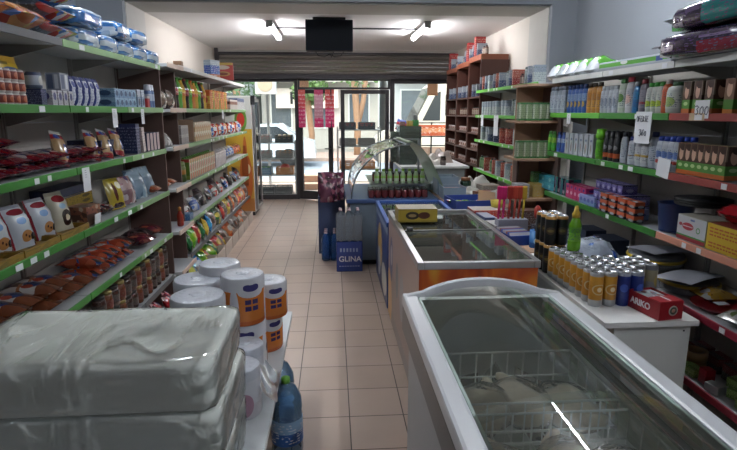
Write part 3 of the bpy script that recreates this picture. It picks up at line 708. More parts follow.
# ================================================================ FREEZERS
m_frw = mat('freezer_white', '#c9ccd0', .35, coat=.3, noise_amt=.03); m_frs = mat('freezer_silver_band', '#6f6e6d', .35, .6); m_lin = mat('freezer_liner', '#d5dad6', .5, noise_amt=.1)
m_frbody = mat('freezer_body_white', '#aeb0b1', .45, noise_amt=.05)
m_wire = mat('basket_wire', '#eef0ee', .4)
lid = clear('freezer_glass', '#f2f8f5', 1.7, .01, haze=.07, hazecol='#ccd2c4')
def near_freezer():
    x0, x1, y0, y1, zr = .305, 1.015, .15, 2.30, .865
    r = thing('chest_freezer', 'white chest freezer with curved glass top holding wrapped chickens, nearest the camera', 'freezer', (.66, 1.2, 0)); ox, oy = .66, 1.2
    P = lambda *a: part(*a, r, ox, oy)
    P('body', x0 + .03, x0 + .075, y0, y1 - .05, .05, .74, m_frbody); P('body_side', x1 - .075, x1 - .03, y0, y1 - .05, .05, .74, m_frbody)
    P('body_end', x0 + .075, x1 - .075, y1 - .08, y1 - .05, .05, .74, m_frbody); P('body_end', x0 + .075, x1 - .075, y0, y0 + .045, .05, .8, m_frbody)
    P('liner_floor', x0 + .075, x1 - .075, y0 + .045, y1 - .095, .3, .33, m_lin); P('base', x0 + .06, x1 - .06, y0 + .04, y1 - .1, .02, .06, m_black)
    for sg, xx in ((-1, x0), (1, x1)):
        b = MB(); xo = xx - ox
        b.box(xo, xo - sg * .045, y0 - oy, y1 - oy - .03, .70, .82, m_frs, .006)
        link('silver_band', b.done('band'), r)
        b = MB(); b.box(xo + sg * .003, xo - sg * .062, y0 - oy, y1 - oy - .035, .82, zr + .012, m_frw, .012); link('rim', b.done('rim'), r)
        b = MB(); b.box(xo - sg * .062, xo - sg * .073, y0 - oy, y1 - oy - .06, .80, zr + .006, mat('seal_green_grey', '#8fa39a', .4), .002); link('glass_channel', b.done('ch'), r)
        b = MB(); b.sheet(lambda u, v: (xo - sg * (.075 + .03 * v), y0 - oy + (y1 - y0 - .1) * u, .82 - .5 * v), 10, 4, m_lin, flip=(sg > 0)); link('liner_wall', b.done('lw'), r)
    P('liner_wall', x0 + .07, x1 - .07, y1 - .12, y1 - .082, .33, .872, m_lin)
    def arch(u, yy, dz=0):
        s = sin(pi * u) ** .8 if 0 < u < 1 else 0
        return (x0 - ox + .055 + (x1 - x0 - .11) * u, yy, zr + dz + .062 * (1 - (2 * u - 1) ** 2))
    # arched end frame bowed outward
    for yy, sg in ((y1 - .05, 1), (y0 + .05, -1)):
        b = MB()
        bow = lambda u: sg * .035 * (1 - (2 * u - 1) ** 4)
        n = 20; prev = None
        for k in range(n):
            a, c = k / n, (k + 1) / n
            pa, pc = arch(a, yy - oy + bow(a)), arch(c, yy - oy + bow(c))
            xs = (pa[0] - (.055 if k == 0 else 0), pc[0] + (.055 if k == n - 1 else 0))
            lo = .74; w = sg * .04
            v = [(xs[0], pa[1], lo), (xs[1], pc[1], lo), (xs[1], pc[1], pc[2] + .01), (xs[0], pa[1], pa[2] + .01)]
            v2 = [(p[0], p[1] - w, p[2]) for p in v]
            b.face([v2[3], v2[2], v[2], v[3]], m_frw, smooth=True)
            b.face([v[0], v[1], v[2], v[3]] if sg < 0 else [v[1], v[0], v[3], v[2]], m_frw, smooth=True)
            b.face([v2[0], v2[1], v2[2], v2[3]], m_frw, smooth=True)
        link('end_frame', b.done('ef', .0005), r)
    for a0, a1, dz, nm in ((y0 + .06, 1.28, .004, 'lid'), (1.24, y1 - .09, -.006, 'lid')):
        b = MB()
        f1 = lambda u, v: arch(u, a0 - oy + (a1 - a0) * v, dz)
        b.sheet(f1, 20, 2, lid); 
        l = link(nm, b.done('lid'), r)
    # wire baskets
    for i, (ya, yb, zb) in enumerate(((1.50, 1.86, .57), (1.06, 1.44, .57), (.62, 1.02, .55))):
        b = MB(); xa, xb = x0 + .11 - ox, x1 - .11 - ox; ya -= oy; yb -= oy; zt = .77
        for z in (zb, (zb + zt) / 2, zt):
            for (p, q) in (((xa, ya), (xb, ya)), ((xb, ya), (xb, yb)), ((xb, yb), (xa, yb)), ((xa, yb), (xa, ya))): b.tube([(p[0], p[1], z), (q[0], q[1], z)], .004, m_wire, 5)
        n = 8
        for k in range(n + 1):
            x = xa + (xb - xa) * k / n
            b.tube([(x, ya, zt), (x, ya, zb), (x, yb, zb), (x, yb, zt)], .003, m_wire, 4)
        for k in range(6):
            y = ya + (yb - ya) * k / 5
            b.tube([(xa, y, zt), (xa, y, zb), (xb, y, zb), (xb, y, zt)], .003, m_wire, 4)
        link('wire_basket', b.done('wb'), r)
    # feet
    for x in (x0 + .1, x1 - .1):
        for y in (y0 + .12, y1 - .2): link('foot', bx(x - .03 - ox, x + .03 - ox, y - .03 - oy, y + .03 - oy, 0, .05, m_black).done('ft'), r)
    P('ledge_seal', x1 - .105, x1 - .075, y0 + .05, y1 - .12, .79, .80, m_frs)
near_freezer()
chick = mat('chicken_skin', '#f0dcc4', .35, coat=.6, noise_amt=.25, nscale=12, bump=.5, bscale=30)
def blob(r, sx, sy, sz, m, seed, amp=.18, n=14, leg=True):
    b = MB(); pr = []
    for k in range(9):
        a = pi * k / 8; pr.append((max(.001, r * sin(a)), r * (1 - cos(a))))
    b.lathe(pr, m, n, cap=False)
    for v in b.bm.verts:
        q = noise.noise(v.co * (1.4 / r) + Vector((seed, 0, 0)))
        v.co *= 1 + amp * q; v.co.x *= sx; v.co.y *= sy; v.co.z *= sz
        if v.co.z < 0: v.co.z = 0
    return b
def chicken(seed):
    b = blob(.085, 1.05, 1.35, .8, chick, seed)
    me = b.done('ch'); kids = []
    for s_ in (-1, 1):
        c = MB(); c.tube([(s_ * .03, -.05, .06), (s_ * .055, -.10, .09), (s_ * .035, -.14, .10)], .022, chick, 8); c.lathe([(.001, .09), (.016, .095), (.016, .115), (.001, .12)], chick, 8, cx=s_ * .035, cy=-.14)
        kids.append(('drumstick', c.done('dr'), None))
    f = blob(.094, 1.1, 1.42, .82, clear('freezer_bag_film', '#ffffff', 1.33, .15, bump=.6, bscale=25), seed + 3, .1, leg=False)
    kids.append(('bag', f.done('bag'), None))
    return me, kids
for k in range(4):
    me, kids = chicken(k * 7.3); kind(f'chicken{k}', 'frozen_chicken', me, kids, 'chicken')
cpos = [(.50, 1.66, 0), (.66, 1.70, 1), (.82, 1.66, 2), (.50, 1.30, 3), (.66, 1.32, 0), (.82, 1.28, 1), (.58, 1.15, 2), (.50, .82, 3), (.66, .85, 1), (.80, .8, 0)]
for i, (x, y, k) in enumerate(cpos):
    wh = 'far' if i < 3 else 'middle' if i < 7 else 'near'
    put(f'chicken{k}', (x, y, .577 if i < 7 else .557), random.random() * 6, f'bagged pale frozen chicken heaped in the {wh} wire basket of nearest freezer', group=f'frozen chickens in the {wh} basket')
for i, (x, y, z, a, c, lb) in enumerate(((.50, 1.98, .331, .3, '#4a4238', 'dark brown frozen bag lying at the far end of nearest freezer, left'), (.66, 2.02, .331, 1.2, '#515c4e', 'dull green frozen bag at the far end of nearest freezer'), (.80, 1.97, .331, 2.0, '#6f6a60', 'grey frozen bag at the far end of nearest freezer, right'))):
    b = MB(); b.pouch(.2, .14, .28, pack(f'frz{i}', [(0, c)], mottle=(9, ['#3b3a36', c, '#77726a'], .4), rough=.25, coat=.5), seed=i)
    tag(link('frozen_bag', b.done('fb'), None, (x, y, z), (0, 0, a)), lb, 'frozen food bag')
b = MB(); b.pouch(.16, .05, .2, pack('frzcol', [(0, '#b9b4a8'), (.3, '#a23a30'), (.5, '#d2b13c'), (.7, '#3b5fa0')], rough=.25, coat=.5, mottle=(6, ['#b33b2e', '#e4e1d8', '#35589e', '#c9b44a'], .4)), seed=4)
tag(link('frozen_packet', b.done('fp'), None, (.60, 1.0, .70), (radians(75), 0, .4)), 'red, yellow and blue frozen packet on top of chickens in nearest freezer', 'packet')
b = MB(); b.pouch(.2, .07, .22, pack('frzgreen', [(0, '#6f8066')], mottle=(8, ['#60705a', '#8a9a80'], .5), rough=.3, coat=.4), seed=9)
tag(link('frozen_packet', b.done('fp'), None, (.47, 1.08, .66), (radians(70), 0, -.4)), 'pale green frozen packet by the left wall of nearest freezer', 'packet')

m_flame = flame('flame_print', ['#7a2a10', '#a8421a', '#c9641c', '#d99a35', '#e6bd60'], (3.2, 1.0), 1.2)
m_mside = pack('pink_side_print', [(0, '#7a706c'), (.12, '#8f786e'), (.5, '#9f867c')], logo=[(.86, .62, .06, .22, '#33477c'), (.86, .66, .035, .1, '#b8b4b4'), (.62, .55, .05, .16, '#5d6a72'), (.45, .5, .07, .2, '#8d8f92'), (.95, .18, .12, .3, '#d1a45c'), (.25, .5, .10, .24, '#9c8379')], rough=.3)
m_bside = pack('blue_side_print', [(0, '#243a6c'), (.6, '#26407a'), (.9, '#8a9ab5')], logo=[(.25, .25, .2, .2, '#c8c5bd'), (.62, .55, .2, .3, '#c9a35c'), (.7, .3, .14, .2, '#b9bcc4')], rough=.3)
def flat_freezer(label, x0, x1, y0, y1, zr, side, front, rimm, inner, lower=.05):
    r = thing('chest_freezer', label, 'freezer', ((x0 + x1) / 2, (y0 + y1) / 2, 0)); ox, oy = (x0 + x1) / 2, (y0 + y1) / 2
    X0, X1, Y0, Y1 = x0 - ox, x1 - ox, y0 - oy, y1 - oy; t_ = .05
    # body of four printed walls
    b = MB(); b.box(X0 + .01, X1 - .01, Y0 + .01, Y0 + t_, lower, zr - .04, m_frbody, front=front); link('front_panel', b.done('fp'), r)
    b = MB(); b.box(X0 + .01, X1 - .01, Y1 - t_, Y1 - .01, lower, zr - .04, m_frbody); link('back_panel', b.done('bp'), r)
    b = MB(); i = b.mi(side)
    b.box(X0 + .01, X0 + t_, Y0 + t_, Y1 - t_, lower, zr - .04, m_frbody)
    b.face([(X0 + .009, Y1 - .01, lower), (X0 + .009, Y0 + .01, lower), (X0 + .009, Y0 + .01, zr - .04), (X0 + .009, Y1 - .01, zr - .04)], side, uvs=[(1, 0), (0, 0), (0, 1), (1, 1)])
    link('side_panel', b.done('sp'), r)
    link('side_panel', bx(X1 - t_, X1 - .01, Y0 + t_, Y1 - t_, lower, zr - .04, m_frbody).done('sp'), r)
    link('liner', bx(X0 + t_, X1 - t_, Y0 + t_, Y1 - t_, .35, .37, inner).done('li'), r)
    for nm, q in (('rim', (X0, X0 + .035, Y0, Y1)), ('rim', (X1 - .035, X1, Y0, Y1)), ('rim', (X0 + .035, X1 - .035, Y0, Y0 + .035)), ('rim', (X0 + .035, X1 - .035, Y1 - .035, Y1))):
        link(nm, bx(*q, zr - .04, zr, rimm, .004).done('rim'), r)
    ym = (Y0 + Y1) / 2 + .0
    for a, c, z in ((Y0 + .036, ym + .03, zr - .014), (ym - .02, Y1 - .036, zr - .024)):
        l = link('sliding_lid', bx(X0 + .036, X1 - .036, a, c, z, z + .005, lid).done('gl'), r)
        e = c - .02 if a < -.1 else a
        link('lid_edge', bx(X0 + .036, X1 - .036, e, e + .02, z + .005, z + .014, m_frs, .002).done('le'), l)
    link('lid_handle', bx(X0 + .05, X0 + .09, ym - .01, ym + .03, zr, zr + .02, m_black, .005).done('lh'), r)
    link('lock', bx(-.006 + .0, .012, Y0 - .004, Y0 + .004, zr - .1, zr - .08, m_black).done('lk'), r)
    for x in (X0 + .08, X1 - .08):
        for y in (Y0 + .1, Y1 - .1):
            b = MB(); b.lathe([(.01, -.015), (.028, -.015), (.028, .015), (.01, .015)], m_black, 12, axis='x', cx=x, cy=y, cz=.028); link('caster', b.done('cs'), r)
    return r
warm_in = mat('freezer_warm_interior', '#9b8a7c', .6)
flat_freezer('chest freezer with orange flame front and steel rim, in the middle of the row', .435, 1.095, 2.66, 4.20, .90, m_mside, m_flame, m_steel, warm_in)
blue_p = mat('freezer_blue_rim', '#2c4f93', .35)
flat_freezer('chest freezer with dark blue printed side and blue rim, furthest of the row', .43, 1.10, 4.23, 5.35, .79, m_bside, blue_p, blue_p, mat('blue_in', '#54606e', .6))
# ice creams in the middle freezer
b = MB(); b.box(-.1, .1, -.05, .05, 0, .06, pack('ice1', [(0, '#a89384'), (.5, '#cbbcae')], text='#7a4a3a'), .004); kind('ice_box', 'ice_cream_box', b.done('ib'), [], 'ice cream box')
for i in range(5):
    for j in range(2):
        for k in range(4): put('ice_box', (.58 + j * .24, 2.86 + i * .26, .371 + k * .062), 0, 'pale ice cream carton stacked inside the flame-fronted freezer', group='ice cream cartons in the middle freezer')
# carton on the middle freezer
r = tag(link('biscuit_carton', MB().box(-.14, .14, -.1, .1, 0, .095, mat('carton_khaki', '#7c6c3e', .7), front=pack('carton_front', [(0, '#8f7a22'), (.12, '#a58d28'), (.9, '#8f7a22')], logo=[(.36, .5, .17, .3, '#33281f'), (.66, .5, .15, .26, '#5a2f22'), (.36, .5, .10, .12, '#a58d60')]), top=mat('carton_top', '#8b8474', .6)).done('bc'), None, (.60, 3.80, .901)), 'yellow-brown biscuit carton standing on the glass of the middle freezer', 'carton')

# ================================================================ DELI CASE
r = thing('deli_case', 'curved glass display case with lifted lid behind the blue-rimmed freezer', 'display case', (.65, 6.1, 0)); ox, oy = .65, 6.1
m_deli = mat('deli_grey', '#5f6a75', .4, noise_amt=.05); m_deli_s = mat('deli_steel', '#8f9498', .3, .8)
P = lambda *a: part(*a, r, ox, oy)
P('base', .18, 1.15, 5.72, 7.0, .06, .70, m_deli); P('plinth', .24, 1.1, 5.78, 6.95, 0, .06, m_black)
link('deck', bx(.14 - ox, 1.15 - ox, 5.70 - oy, 7.02 - oy, .70, .745, mat('deli_blue', '#3c5078', .35), .008).done('dk'), r)
def arc(a): # curved front glass, customer side (-x)
    return (.20 - ox + .62 * (1 - cos(a)), .745 + .58 * sin(a))
cg = clear('curved_glass', '#eef4f2', 1.6, .05, bump=.8, bscale=5, haze=.16, hazecol='#d5dcda', crease=True)
b = MB(); b.sheet(lambda u, v: (arc(v * pi / 2 * .92)[0], 5.76 - oy + 1.2 * u, arc(v * pi / 2 * .92)[1]), 4, 14, cg); link('front_glass', b.done('fg'), r)
for yy in (5.75, 6.97):
    b = MB(); b.tube([(arc(k / 14 * pi / 2)[0], yy - oy, arc(k / 14 * pi / 2)[1]) for k in range(15)] + [(1.12 - ox, yy - oy, 1.325)][:0 if yy < 6 else 1], .008, m_deli_s, 6); link('arched_edge', b.done('ae'), r)
    if yy > 6: P('post', 1.11, 1.135, yy - .012, yy + .012, .745, 1.33, m_deli_s)
P('top_rail', .79, .84, 5.76, 6.98, 1.325, 1.34, m_deli_s)
P('inner_shelf', .42, 1.12, 6.0, 6.93, .86, .87, m_deli_s)
b = MB()  # lifted lid, greenish tinted, swung up towards the counter
b.sheet(lambda u, v: (.80 - ox + .44 * v, 5.76 - oy + 1.1 * u, 1.345 + .04 * sin(pi * v) - .56 * v ** 1.7), 4, 12, mat('lid_green_film', '#bcd0b2', .35, coat=.4)); 
b.sheet(lambda u, v: (.80 - ox + .44 * v, 5.76 - oy + 1.1 * u, 1.357 + .04 * sin(pi * v) - .56 * v ** 1.7), 4, 12, mat('lid_green_film', '#bcd0b2', .35), flip=True)
link('lifted_lid', b.done('ll'), r)
# ================================================================ LEFT TABLE
m_tab = mat('table_white', '#b9bdbf', .45)
r = thing('low_table', 'white low table carrying wrapped white packs and kitchen roll packs', 'table', (-.68, 2.0, 0)); ox, oy = -.68, 2.0
P('tabletop', -1.12, -.255, .9, 3.05, .47, .50, m_tab)
for y in (1.05, 1.75, 2.95):
    for x in (-.40, -1.08): P('leg', x - .018, x + .018, y - .018, y + .018, 0, .47, m_black)
P('apron', -.40, -.385, .95, 3.0, .40, .47, m_dark)
for y in (1.2, 2.6): b = MB(); b.lathe([(.006, -.251 - ox), (.006, -.2535 - ox + .004)], m_black, 8, axis='x', cy=y - oy, cz=.485); link('screw', b.done('scr'), r)
# wrapped white paper packs
paper_w = mat('white_foam', '#f2f6ef', .6, noise_amt=.05, nscale=4, bump=.15, bscale=6)
film = clear('wrap_film', '#ffffff', 1.42, .07, bump=.9, bscale=5, haze=.06, hazecol='#eef2ee', crease=True)
def wpack(x0, x1, y0, y1, z0, z1, label, seed, sk=0):
    cx, cy = (x0 + x1) / 2, (y0 + y1) / 2; w, d, h = x1 - x0, y1 - y0, z1 - z0
    def shell(grow, m, amp, nn=(26, 16, 7)):
        b = MB(); W_, D_, H_ = w / 2 + grow, d / 2 + grow, h + grow * 2
        b.box(-W_, W_, -D_, D_, -grow + (grow - .0), H_ - grow, m)
        bmesh.ops.subdivide_edges(b.bm, edges=b.bm.edges[:], cuts=18, use_grid_fill=True)
        R_ = .045
        for v in b.bm.verts:
            c = v.co
            for _ in range(1):
                qx = max(abs(c.x) - (W_ - R_), 0); qy = max(abs(c.y) - (D_ - R_), 0); zc = H_ / 2; qz = max(abs(c.z - zc) - (H_ / 2 - R_ * .8), 0)
                L_ = math.sqrt(qx * qx + qy * qy + qz * qz)
                if L_ > R_:
                    k = R_ / L_
                    if qx: c.x = math.copysign(W_ - R_ + qx * k, c.x)
                    if qy: c.y = math.copysign(D_ - R_ + qy * k, c.y)
                    if qz: c.z = zc + math.copysign(H_ / 2 - R_ * .8 + qz * k, c.z - zc)
            n1 = noise.noise(Vector((c.x * 6 + seed, c.y * 6, c.z * 9))); n2 = abs(noise.noise(Vector((c.x * 11 + c.y * 9 + seed, c.z * 14, seed))))
            if c.z > .01:
                dn = Vector((c.x / W_, c.y / D_, (c.z - H_ / 2) / (H_ / 2))); dn = Vector((dn.x ** 5, dn.y ** 5, dn.z ** 5)).normalized() if dn.length else dn
                c += dn * amp * (n1 * .9 - n2 * .8)
            c.z = max(c.z, .0005)
        for f in b.bm.faces: f.smooth = True
        return b.done('wp')
    o = link('wrapped_paper_pack', shell(0, paper_w, .005), None, (cx, cy, z0), (0, 0, sk)); tag(o, label, 'paper pack')
    link('plastic_wrap', shell(.005, film, .007), o)
    return o
wpack(-1.09, -.335, 1.37, 1.82, .845, 1.0, 'topmost white paper pack in creased clear plastic, stacked on the low table', 1, .01)
wpack(-1.10, -.325, 1.39, 1.83, .673, .842, 'middle white paper pack of the stack on the low table, under the top one', 5, -.01)
wpack(-1.09, -.33, 1.38, 1.83, .502, .67, 'lowest white paper pack of the stack, resting on the low table', 9, .0)
b = MB(); b.sheet(lambda u, v: (-.33 + .085 * v + .01 * sin(9 * u), 1.93 + .22 * u + .02 * sin(7 * v), .64 - .09 * v + .02 * sin(12 * u + 3 * v)), 14, 8, clear('loose_film', '#eef2f4', 1.3, .35, haze=.5, hazecol='#b9bec2'))
tag(link('loose_wrap', b.done('lw')), 'loose flap of clear plastic hanging beside the stacked white packs', 'plastic film')
# kitchen rolls
m_roll = pack('roll_wrap_orange', [(0, '#b9602a'), (.1, '#c9742e'), (.72, '#c6c7cd')], extra=[(.40, .49, .46, .56, '#3a2f5c'), (.51, .60, .46, .56, '#3a2f5c'), (.40, .49, .32, .42, '#3a2f5c'), (.51, .60, .32, .42, '#3a2f5c')], logo=[(.50, .72, .2, .12, '#c6c7cd'), (.50, .80, .12, .07, '#39356f'), (.44, .83, .06, .05, '#39356f'), (.56, .83, .06, .05, '#39356f'), (.24, .35, .07, .45, '#c6c7cd'), (.82, .35, .07, .45, '#c6c7cd'), (.92, .4, .06, .12, '#39356f')], rough=.25, coat=.5, bump=.15, rep=2)
m_rolltop = mat('roll_wrap_top', '#b4b9c2', .3, coat=.6, bump=.5, bscale=60)
m_rollw = pack('roll_wrap_white', [(0, '#b9b6bc'), (.3, '#c2c4ca'), (.8, '#b6bac2')], logo=[(.5, .3, .16, .25, '#a07a8c')], rough=.3, coat=.5, bump=.3, rep=2)
def roll_mesh(R_, h, m):
    b = MB(); b.lathe([(R_ * .96, 0), (R_, .01), (R_, h - .012), (R_ * .95, h - .002)], m, 32, cap=False)
    b.lathe([(R_ * .95, h - .002), (R_ * .9, h + .001), (R_ * .6, h - .001), (R_ * .3, h + .001), (R_ * .2, h - .002), (R_ * .1, h - .008), (.001, h - .006)], m_rolltop, 32, cap=False, wob=.015)
    return b.done('roll')
def corer(h, R_):
    b = MB(); b.lathe([(R_ * .30, h + .0005), (R_ * .26, h + .005), (R_ * .12, h + .003), (.001, h + .007)], m_rolltop, 12, cap=False, wob=.2); return b.done('twist')
kind('roll', 'kitchen_roll_pack', roll_mesh(.099, .222, m_roll), [('wrap_twist', corer(.222, .099), None)], 'kitchen rolls')
kind('rollw', 'kitchen_roll_pack', roll_mesh(.115, .20, m_rollw), [('wrap_twist', corer(.20, .115), 'gathered grey film twist')], 'kitchen rolls')
kind('rolls', 'kitchen_roll_pack', roll_mesh(.08, .20, m_rollw), [('wrap_twist', corer(.20, .08), None)], 'kitchen rolls')
kind('rollm', 'kitchen_roll_pack', roll_mesh(.095, .178, m_roll), [('wrap_twist', corer(.178, .095), None)], 'kitchen rolls')
for key, x, y, z, a, lb in (('roll', -.42, 2.385, .502, .2, 'orange-printed kitchen roll pack, lower one of the stack nearest the white packs'),
    ('roll', -.42, 2.375, .728, .55, 'orange-printed kitchen roll pack with purple emblem, upper one of the stack nearest the white packs'),
    ('roll', -.56, 2.565, .502, 1.0, 'kitchen roll pack behind the nearest orange stack, lower'), ('roll', -.56, 2.565, .728, 1.3, 'kitchen roll pack behind the nearest orange stack, upper'),
    ('rollm', -.36, 2.575, .502, .8, 'shorter orange kitchen roll pack at the aisle edge, second from camera, lower'), ('rollm', -.33, 2.555, .684, .55, 'shorter orange kitchen roll pack at the aisle edge, second from camera, upper'),
    ('rolls', -.385, 2.16, .502, 0, 'small pale kitchen roll pack right behind the white packs by aisle edge'), ('rolls', -.375, 1.965, .502, .3, 'small pale roll pack beside the white packs under the loose plastic flap')):
    put(key, (x, y, z), a, lb)
for k in range(2):
    put('rollw', (-.64, 2.46, .502 + k * .204), .4 * k, 'wide plain grey-topped kitchen roll pack, far one, ' + ('lower', 'upper')[k])
    put('rollw', (-.585, 2.22, .502 + k * .204), .7 * k, 'wide plain grey-topped kitchen roll pack, near one, ' + ('lower', 'upper')[k])
# ================================================================ GOODS
random.seed(23)
white = '#c9ccd2'
def fbox(key, name, w, d, h, m, cat, bev=.002, side=None, topm=None, kids=None):
    b = MB(); b.box(-w / 2, w / 2, -d / 2, d / 2, 0, h, side or m, bev, front=m, top=topm)
    kind(key, name, b.done(key), kids or [], cat)
def fpouch(key, name, w, d, h, m, cat, seed=0, crimp=.07, wr=.006, kids=None):
    b = MB(); b.pouch(w, d, h, m, crimp, seed, wr=wr); kind(key, name, b.done(key), kids or [], cat)
def fbottle(key, name, prof, m, capp, capm, cat, sx=1, sy=.6, labelz=None, labelm=None, n=14):
    b = MB(); b.lathe(prof, m, n, sx, sy); me = b.done(key); kids = []
    c = MB(); c.lathe(capp, capm, 12, 1, 1 if sy > .9 or capp[0][0] < .02 else sy); kids.append(('cap', c.done('cap'), None))
    if labelz:
        z0, z1 = labelz; rr = [(r, z) for r, z in prof if z0 <= z <= z1]
        def rad(z):
            for (r0, a), (r1, bb) in zip(prof, prof[1:]):
                if a <= z <= bb: return r0 + (r1 - r0) * (z - a) / max(bb - a, 1e-6)
            return prof[0][0]
        zs = [z0] + [z for _, z in rr if z0 < z < z1] + [z1]
        l = MB(); l.lathe([(rad(z) + .0012, z) for z in zs], labelm, n, sx, sy * 1.01, cap=False); kids.append(('label', l.done('label'), None))
    kind(key, name, me, kids, cat)
def shampoo(key, col, capc, lab, h=.19, r=.033, sy=.6, logo=None, name='shampoo_bottle', cat='bottle'):
    fbottle(key, name, [(r * .9, 0), (r, .008), (r, h * .72), (r * .9, h * .82), (r * .45, h * .88)], mat(key + '_p', col, .3, coat=.3), [(r * .5, h * .865), (r * .55, h * .87), (r * .5, h), (.001, h)], mat(key + '_c', capc, .35), cat, 1, sy, (h * .15, h * .68), pack(key + '_l', lab, logo=logo, text='#4a5568', rep=2, rough=.3))
def tube_can(key, name, r, h, m, topm, cat, capc=None, n=16):
    b = MB(); b.lathe([(r * .88, 0), (r, .006), (r, h - .01), (r * .86, h - .002)], m, n, cap=False)
    b.lathe([(r * .86, h - .002), (r * .84, h + .001), (r * .8, h - .004), (.001, h - .004)], topm, n, cap=False); b.lathe([(.001, .001), (r * .88, 0)], topm, n, cap=False)
    kids = []
    if cat == 'can':
        t_ = MB(); t_.box(-.007, .007, -.012, .008, h - .0035, h - .0015, topm); kids.append(('pull_tab', t_.done('tab'), None))
    if capc:
        c = MB(); c.lathe([(r * .9, h), (r * .92, h + .004), (r * .8, h + .04), (.001, h + .045)], mat(key + '_c', capc, .35), n); kids.append(('cap', c.done('cap'), None))
    kind(key, name, b.done(key), kids, cat)
alu = mat('aluminium', '#b9bcbf', .25, .9)
USED = {}
def line(side, key, ya, yb, z, n, label, group=None, off=0, layers=1, lh=0, rows=1, rd=.09, rx=0, jit=.0, flip=0, tw=0, cat=None, X=None):
    x0 = X if X is not None else (-1.315 - off if side == 'L' else 1.765 + off); sg = -1 if side == 'L' else 1
    if rows * layers * n > 1 and not group: group = label
    for r_ in range(rows):
        for l in range(layers):
            for k in range(n):
                y = ya + (yb - ya) * (k + .5) / n
                put(key, (x0 + sg * r_ * rd + random.uniform(-jit, jit), y + random.uniform(-jit, jit), z + .001 + l * lh), (pi / 2 if side == 'L' else -pi / 2) + flip + random.uniform(-tw, tw), label, cat, group, rx=rx)
# ---- LEFT ROW A (z 1.70)
tin_top = mat('tin_lid', '#8d8480', .35, .5)
tube_can('redcup', 'small_tin', .0225, .048, pack('redcup_l', [(0, '#b9b0aa'), (.15, '#7a2f22'), (.85, '#b9b0aa')], logo=(.5, .5, .2, .3, '#a85a3a'), rep=2), tin_top, 'tin')
line('L', 'redcup', 2.30, 2.50, 1.70, 4, 'small red-brown tin with white rim, stacked three high on upper left green shelf', 'small red-brown tins on the upper left shelf', off=.03, layers=3, lh=.0485, rows=2, rd=.05)
fpouch('donut', 'snack_bag', .19, .07, .21, pack('donut_l', [(0, '#b99a22'), (.85, '#a8842a')], logo=[(.62, .38, .27, .24, '#4c2f2c'), (.62, .38, .1, .09, '#7a4f48'), (.5, .68, .36, .1, '#2f4f8f')], extra=[(.3, .55, .38, .62, '#c9c9c4'), (.1, .45, .82, .88, '#5c4a1c')], rough=.3), 'snack bag', 3)
line('L', 'donut', 2.44, 2.64, 1.70, 1, 'yellow bag printed with a chocolate ring biscuit, behind small red-brown tins on upper left shelf', off=.12)
fbox('navy1', 'carton', .05, .08, .075, pack('navy1_l', [(0, '#232d52')], text='#8a93b5'), 'carton')
tube_can('greytin', 'tin', .035, .075, pack('greytin_l', [(0, '#4f5a6e'), (.2, '#9fa6b0'), (.8, '#353f59')], logo=(.5, .5, .15, .3, '#c9c6bd'), rep=2), tin_top, 'tin')
line('L', 'navy1', 2.64, 2.70, 1.70, 1, 'dark navy carton under the grey tin on upper left shelf', off=.07)
line('L', 'greytin', 2.63, 2.71, 1.776, 1, 'grey-blue tin standing on the navy carton, upper left shelf', off=.07)
fbox('bw1', 'cube_carton', .045, .07, .072, pack('bw1_l', [(0, '#a7a6ad'), (.5, '#b7b7bd')], logo=[(.5, .6, .3, .25, '#3c4277')], text='#6a4a52'), 'carton')
line('L', 'bw1', 2.71, 2.93, 1.70, 4, 'small white and violet-blue carton, low row on upper left shelf', 'small white and violet cartons on the upper left shelf', off=.05)
fbox('grey2', 'carton', .085, .07, .085, pack('grey2_l', [(0, '#8e929c')], extra=[(.6, .85, .1, .9, '#c5c8ce'), (.1, .5, .1, .9, '#54607a')]), 'carton')
line('L', 'grey2', 2.80, 2.90, 1.773, 1, 'grey upright carton on top of the small violet cartons, upper left shelf', off=.05)
fpouch('flour', 'upright_packet', .065, .05, .155, pack('flour_l', [(0, '#b7bbc8'), (.86, '#26306a')], logo=[(.5, .72, .3, .1, '#3c4688')], text='#47508f', trange=(.1, .6), extra=[(0, .16, 0, 1, '#2b3676')]), 'packet', 2, crimp=.04)
line('L', 'flour', 2.93, 3.30, 1.70, 5, 'tall white and navy packet standing on upper left shelf', 'tall white and navy packets on the upper left shelf', off=.05, tw=.1)
fbox('lblue', 'carton', .07, .12, .055, pack('lblue_l', [(0, '#6f93b5'), (.5, '#8fb0c9')], logo=(.5, .5, .3, .3, '#2c4b73'), text='#1d3350'), 'carton')
line('L', 'lblue', 3.46, 3.82, 1.70, 5, 'light blue carton with navy print, stacked on upper left shelf', 'light blue cartons on the upper left shelf', off=.07, layers=2, lh=.056)
fbox('lblue3', 'carton', .07, .12, .05, pack('lblue_l', [(0, '#6f93b5')]), 'carton')
fbox('bwbox', 'carton', .06, .1, .12, pack('bwbox_l', [(0, '#8294ae'), (.6, '#b5bcc6')], logo=(.5, .3, .3, .2, '#26354f'), text='#2b3b5a'), 'carton')
line('L', 'bwbox', 3.84, 4.0, 1.70, 2, 'tall pale blue carton before the brown side board, upper left shelf', 'tall pale blue cartons on the upper left shelf', off=.06)
fbox('redbx', 'carton', .05, .1, .08, pack('redbx_l', [(0, '#a02d30'), (.8, '#b5b3b5')]), 'carton')
line('L', 'redbx', 4.01, 4.08, 1.70, 1, 'small red carton next to the white-capped spray can, upper left shelf', off=.05)
tube_can('spray', 'spray_can', .028, .125, pack('spray_l', [(0, '#5a73a0'), (.4, '#a9b6cb'), (.8, '#5a73a0')], rep=2), alu, 'spray can', '#c3cbd6')
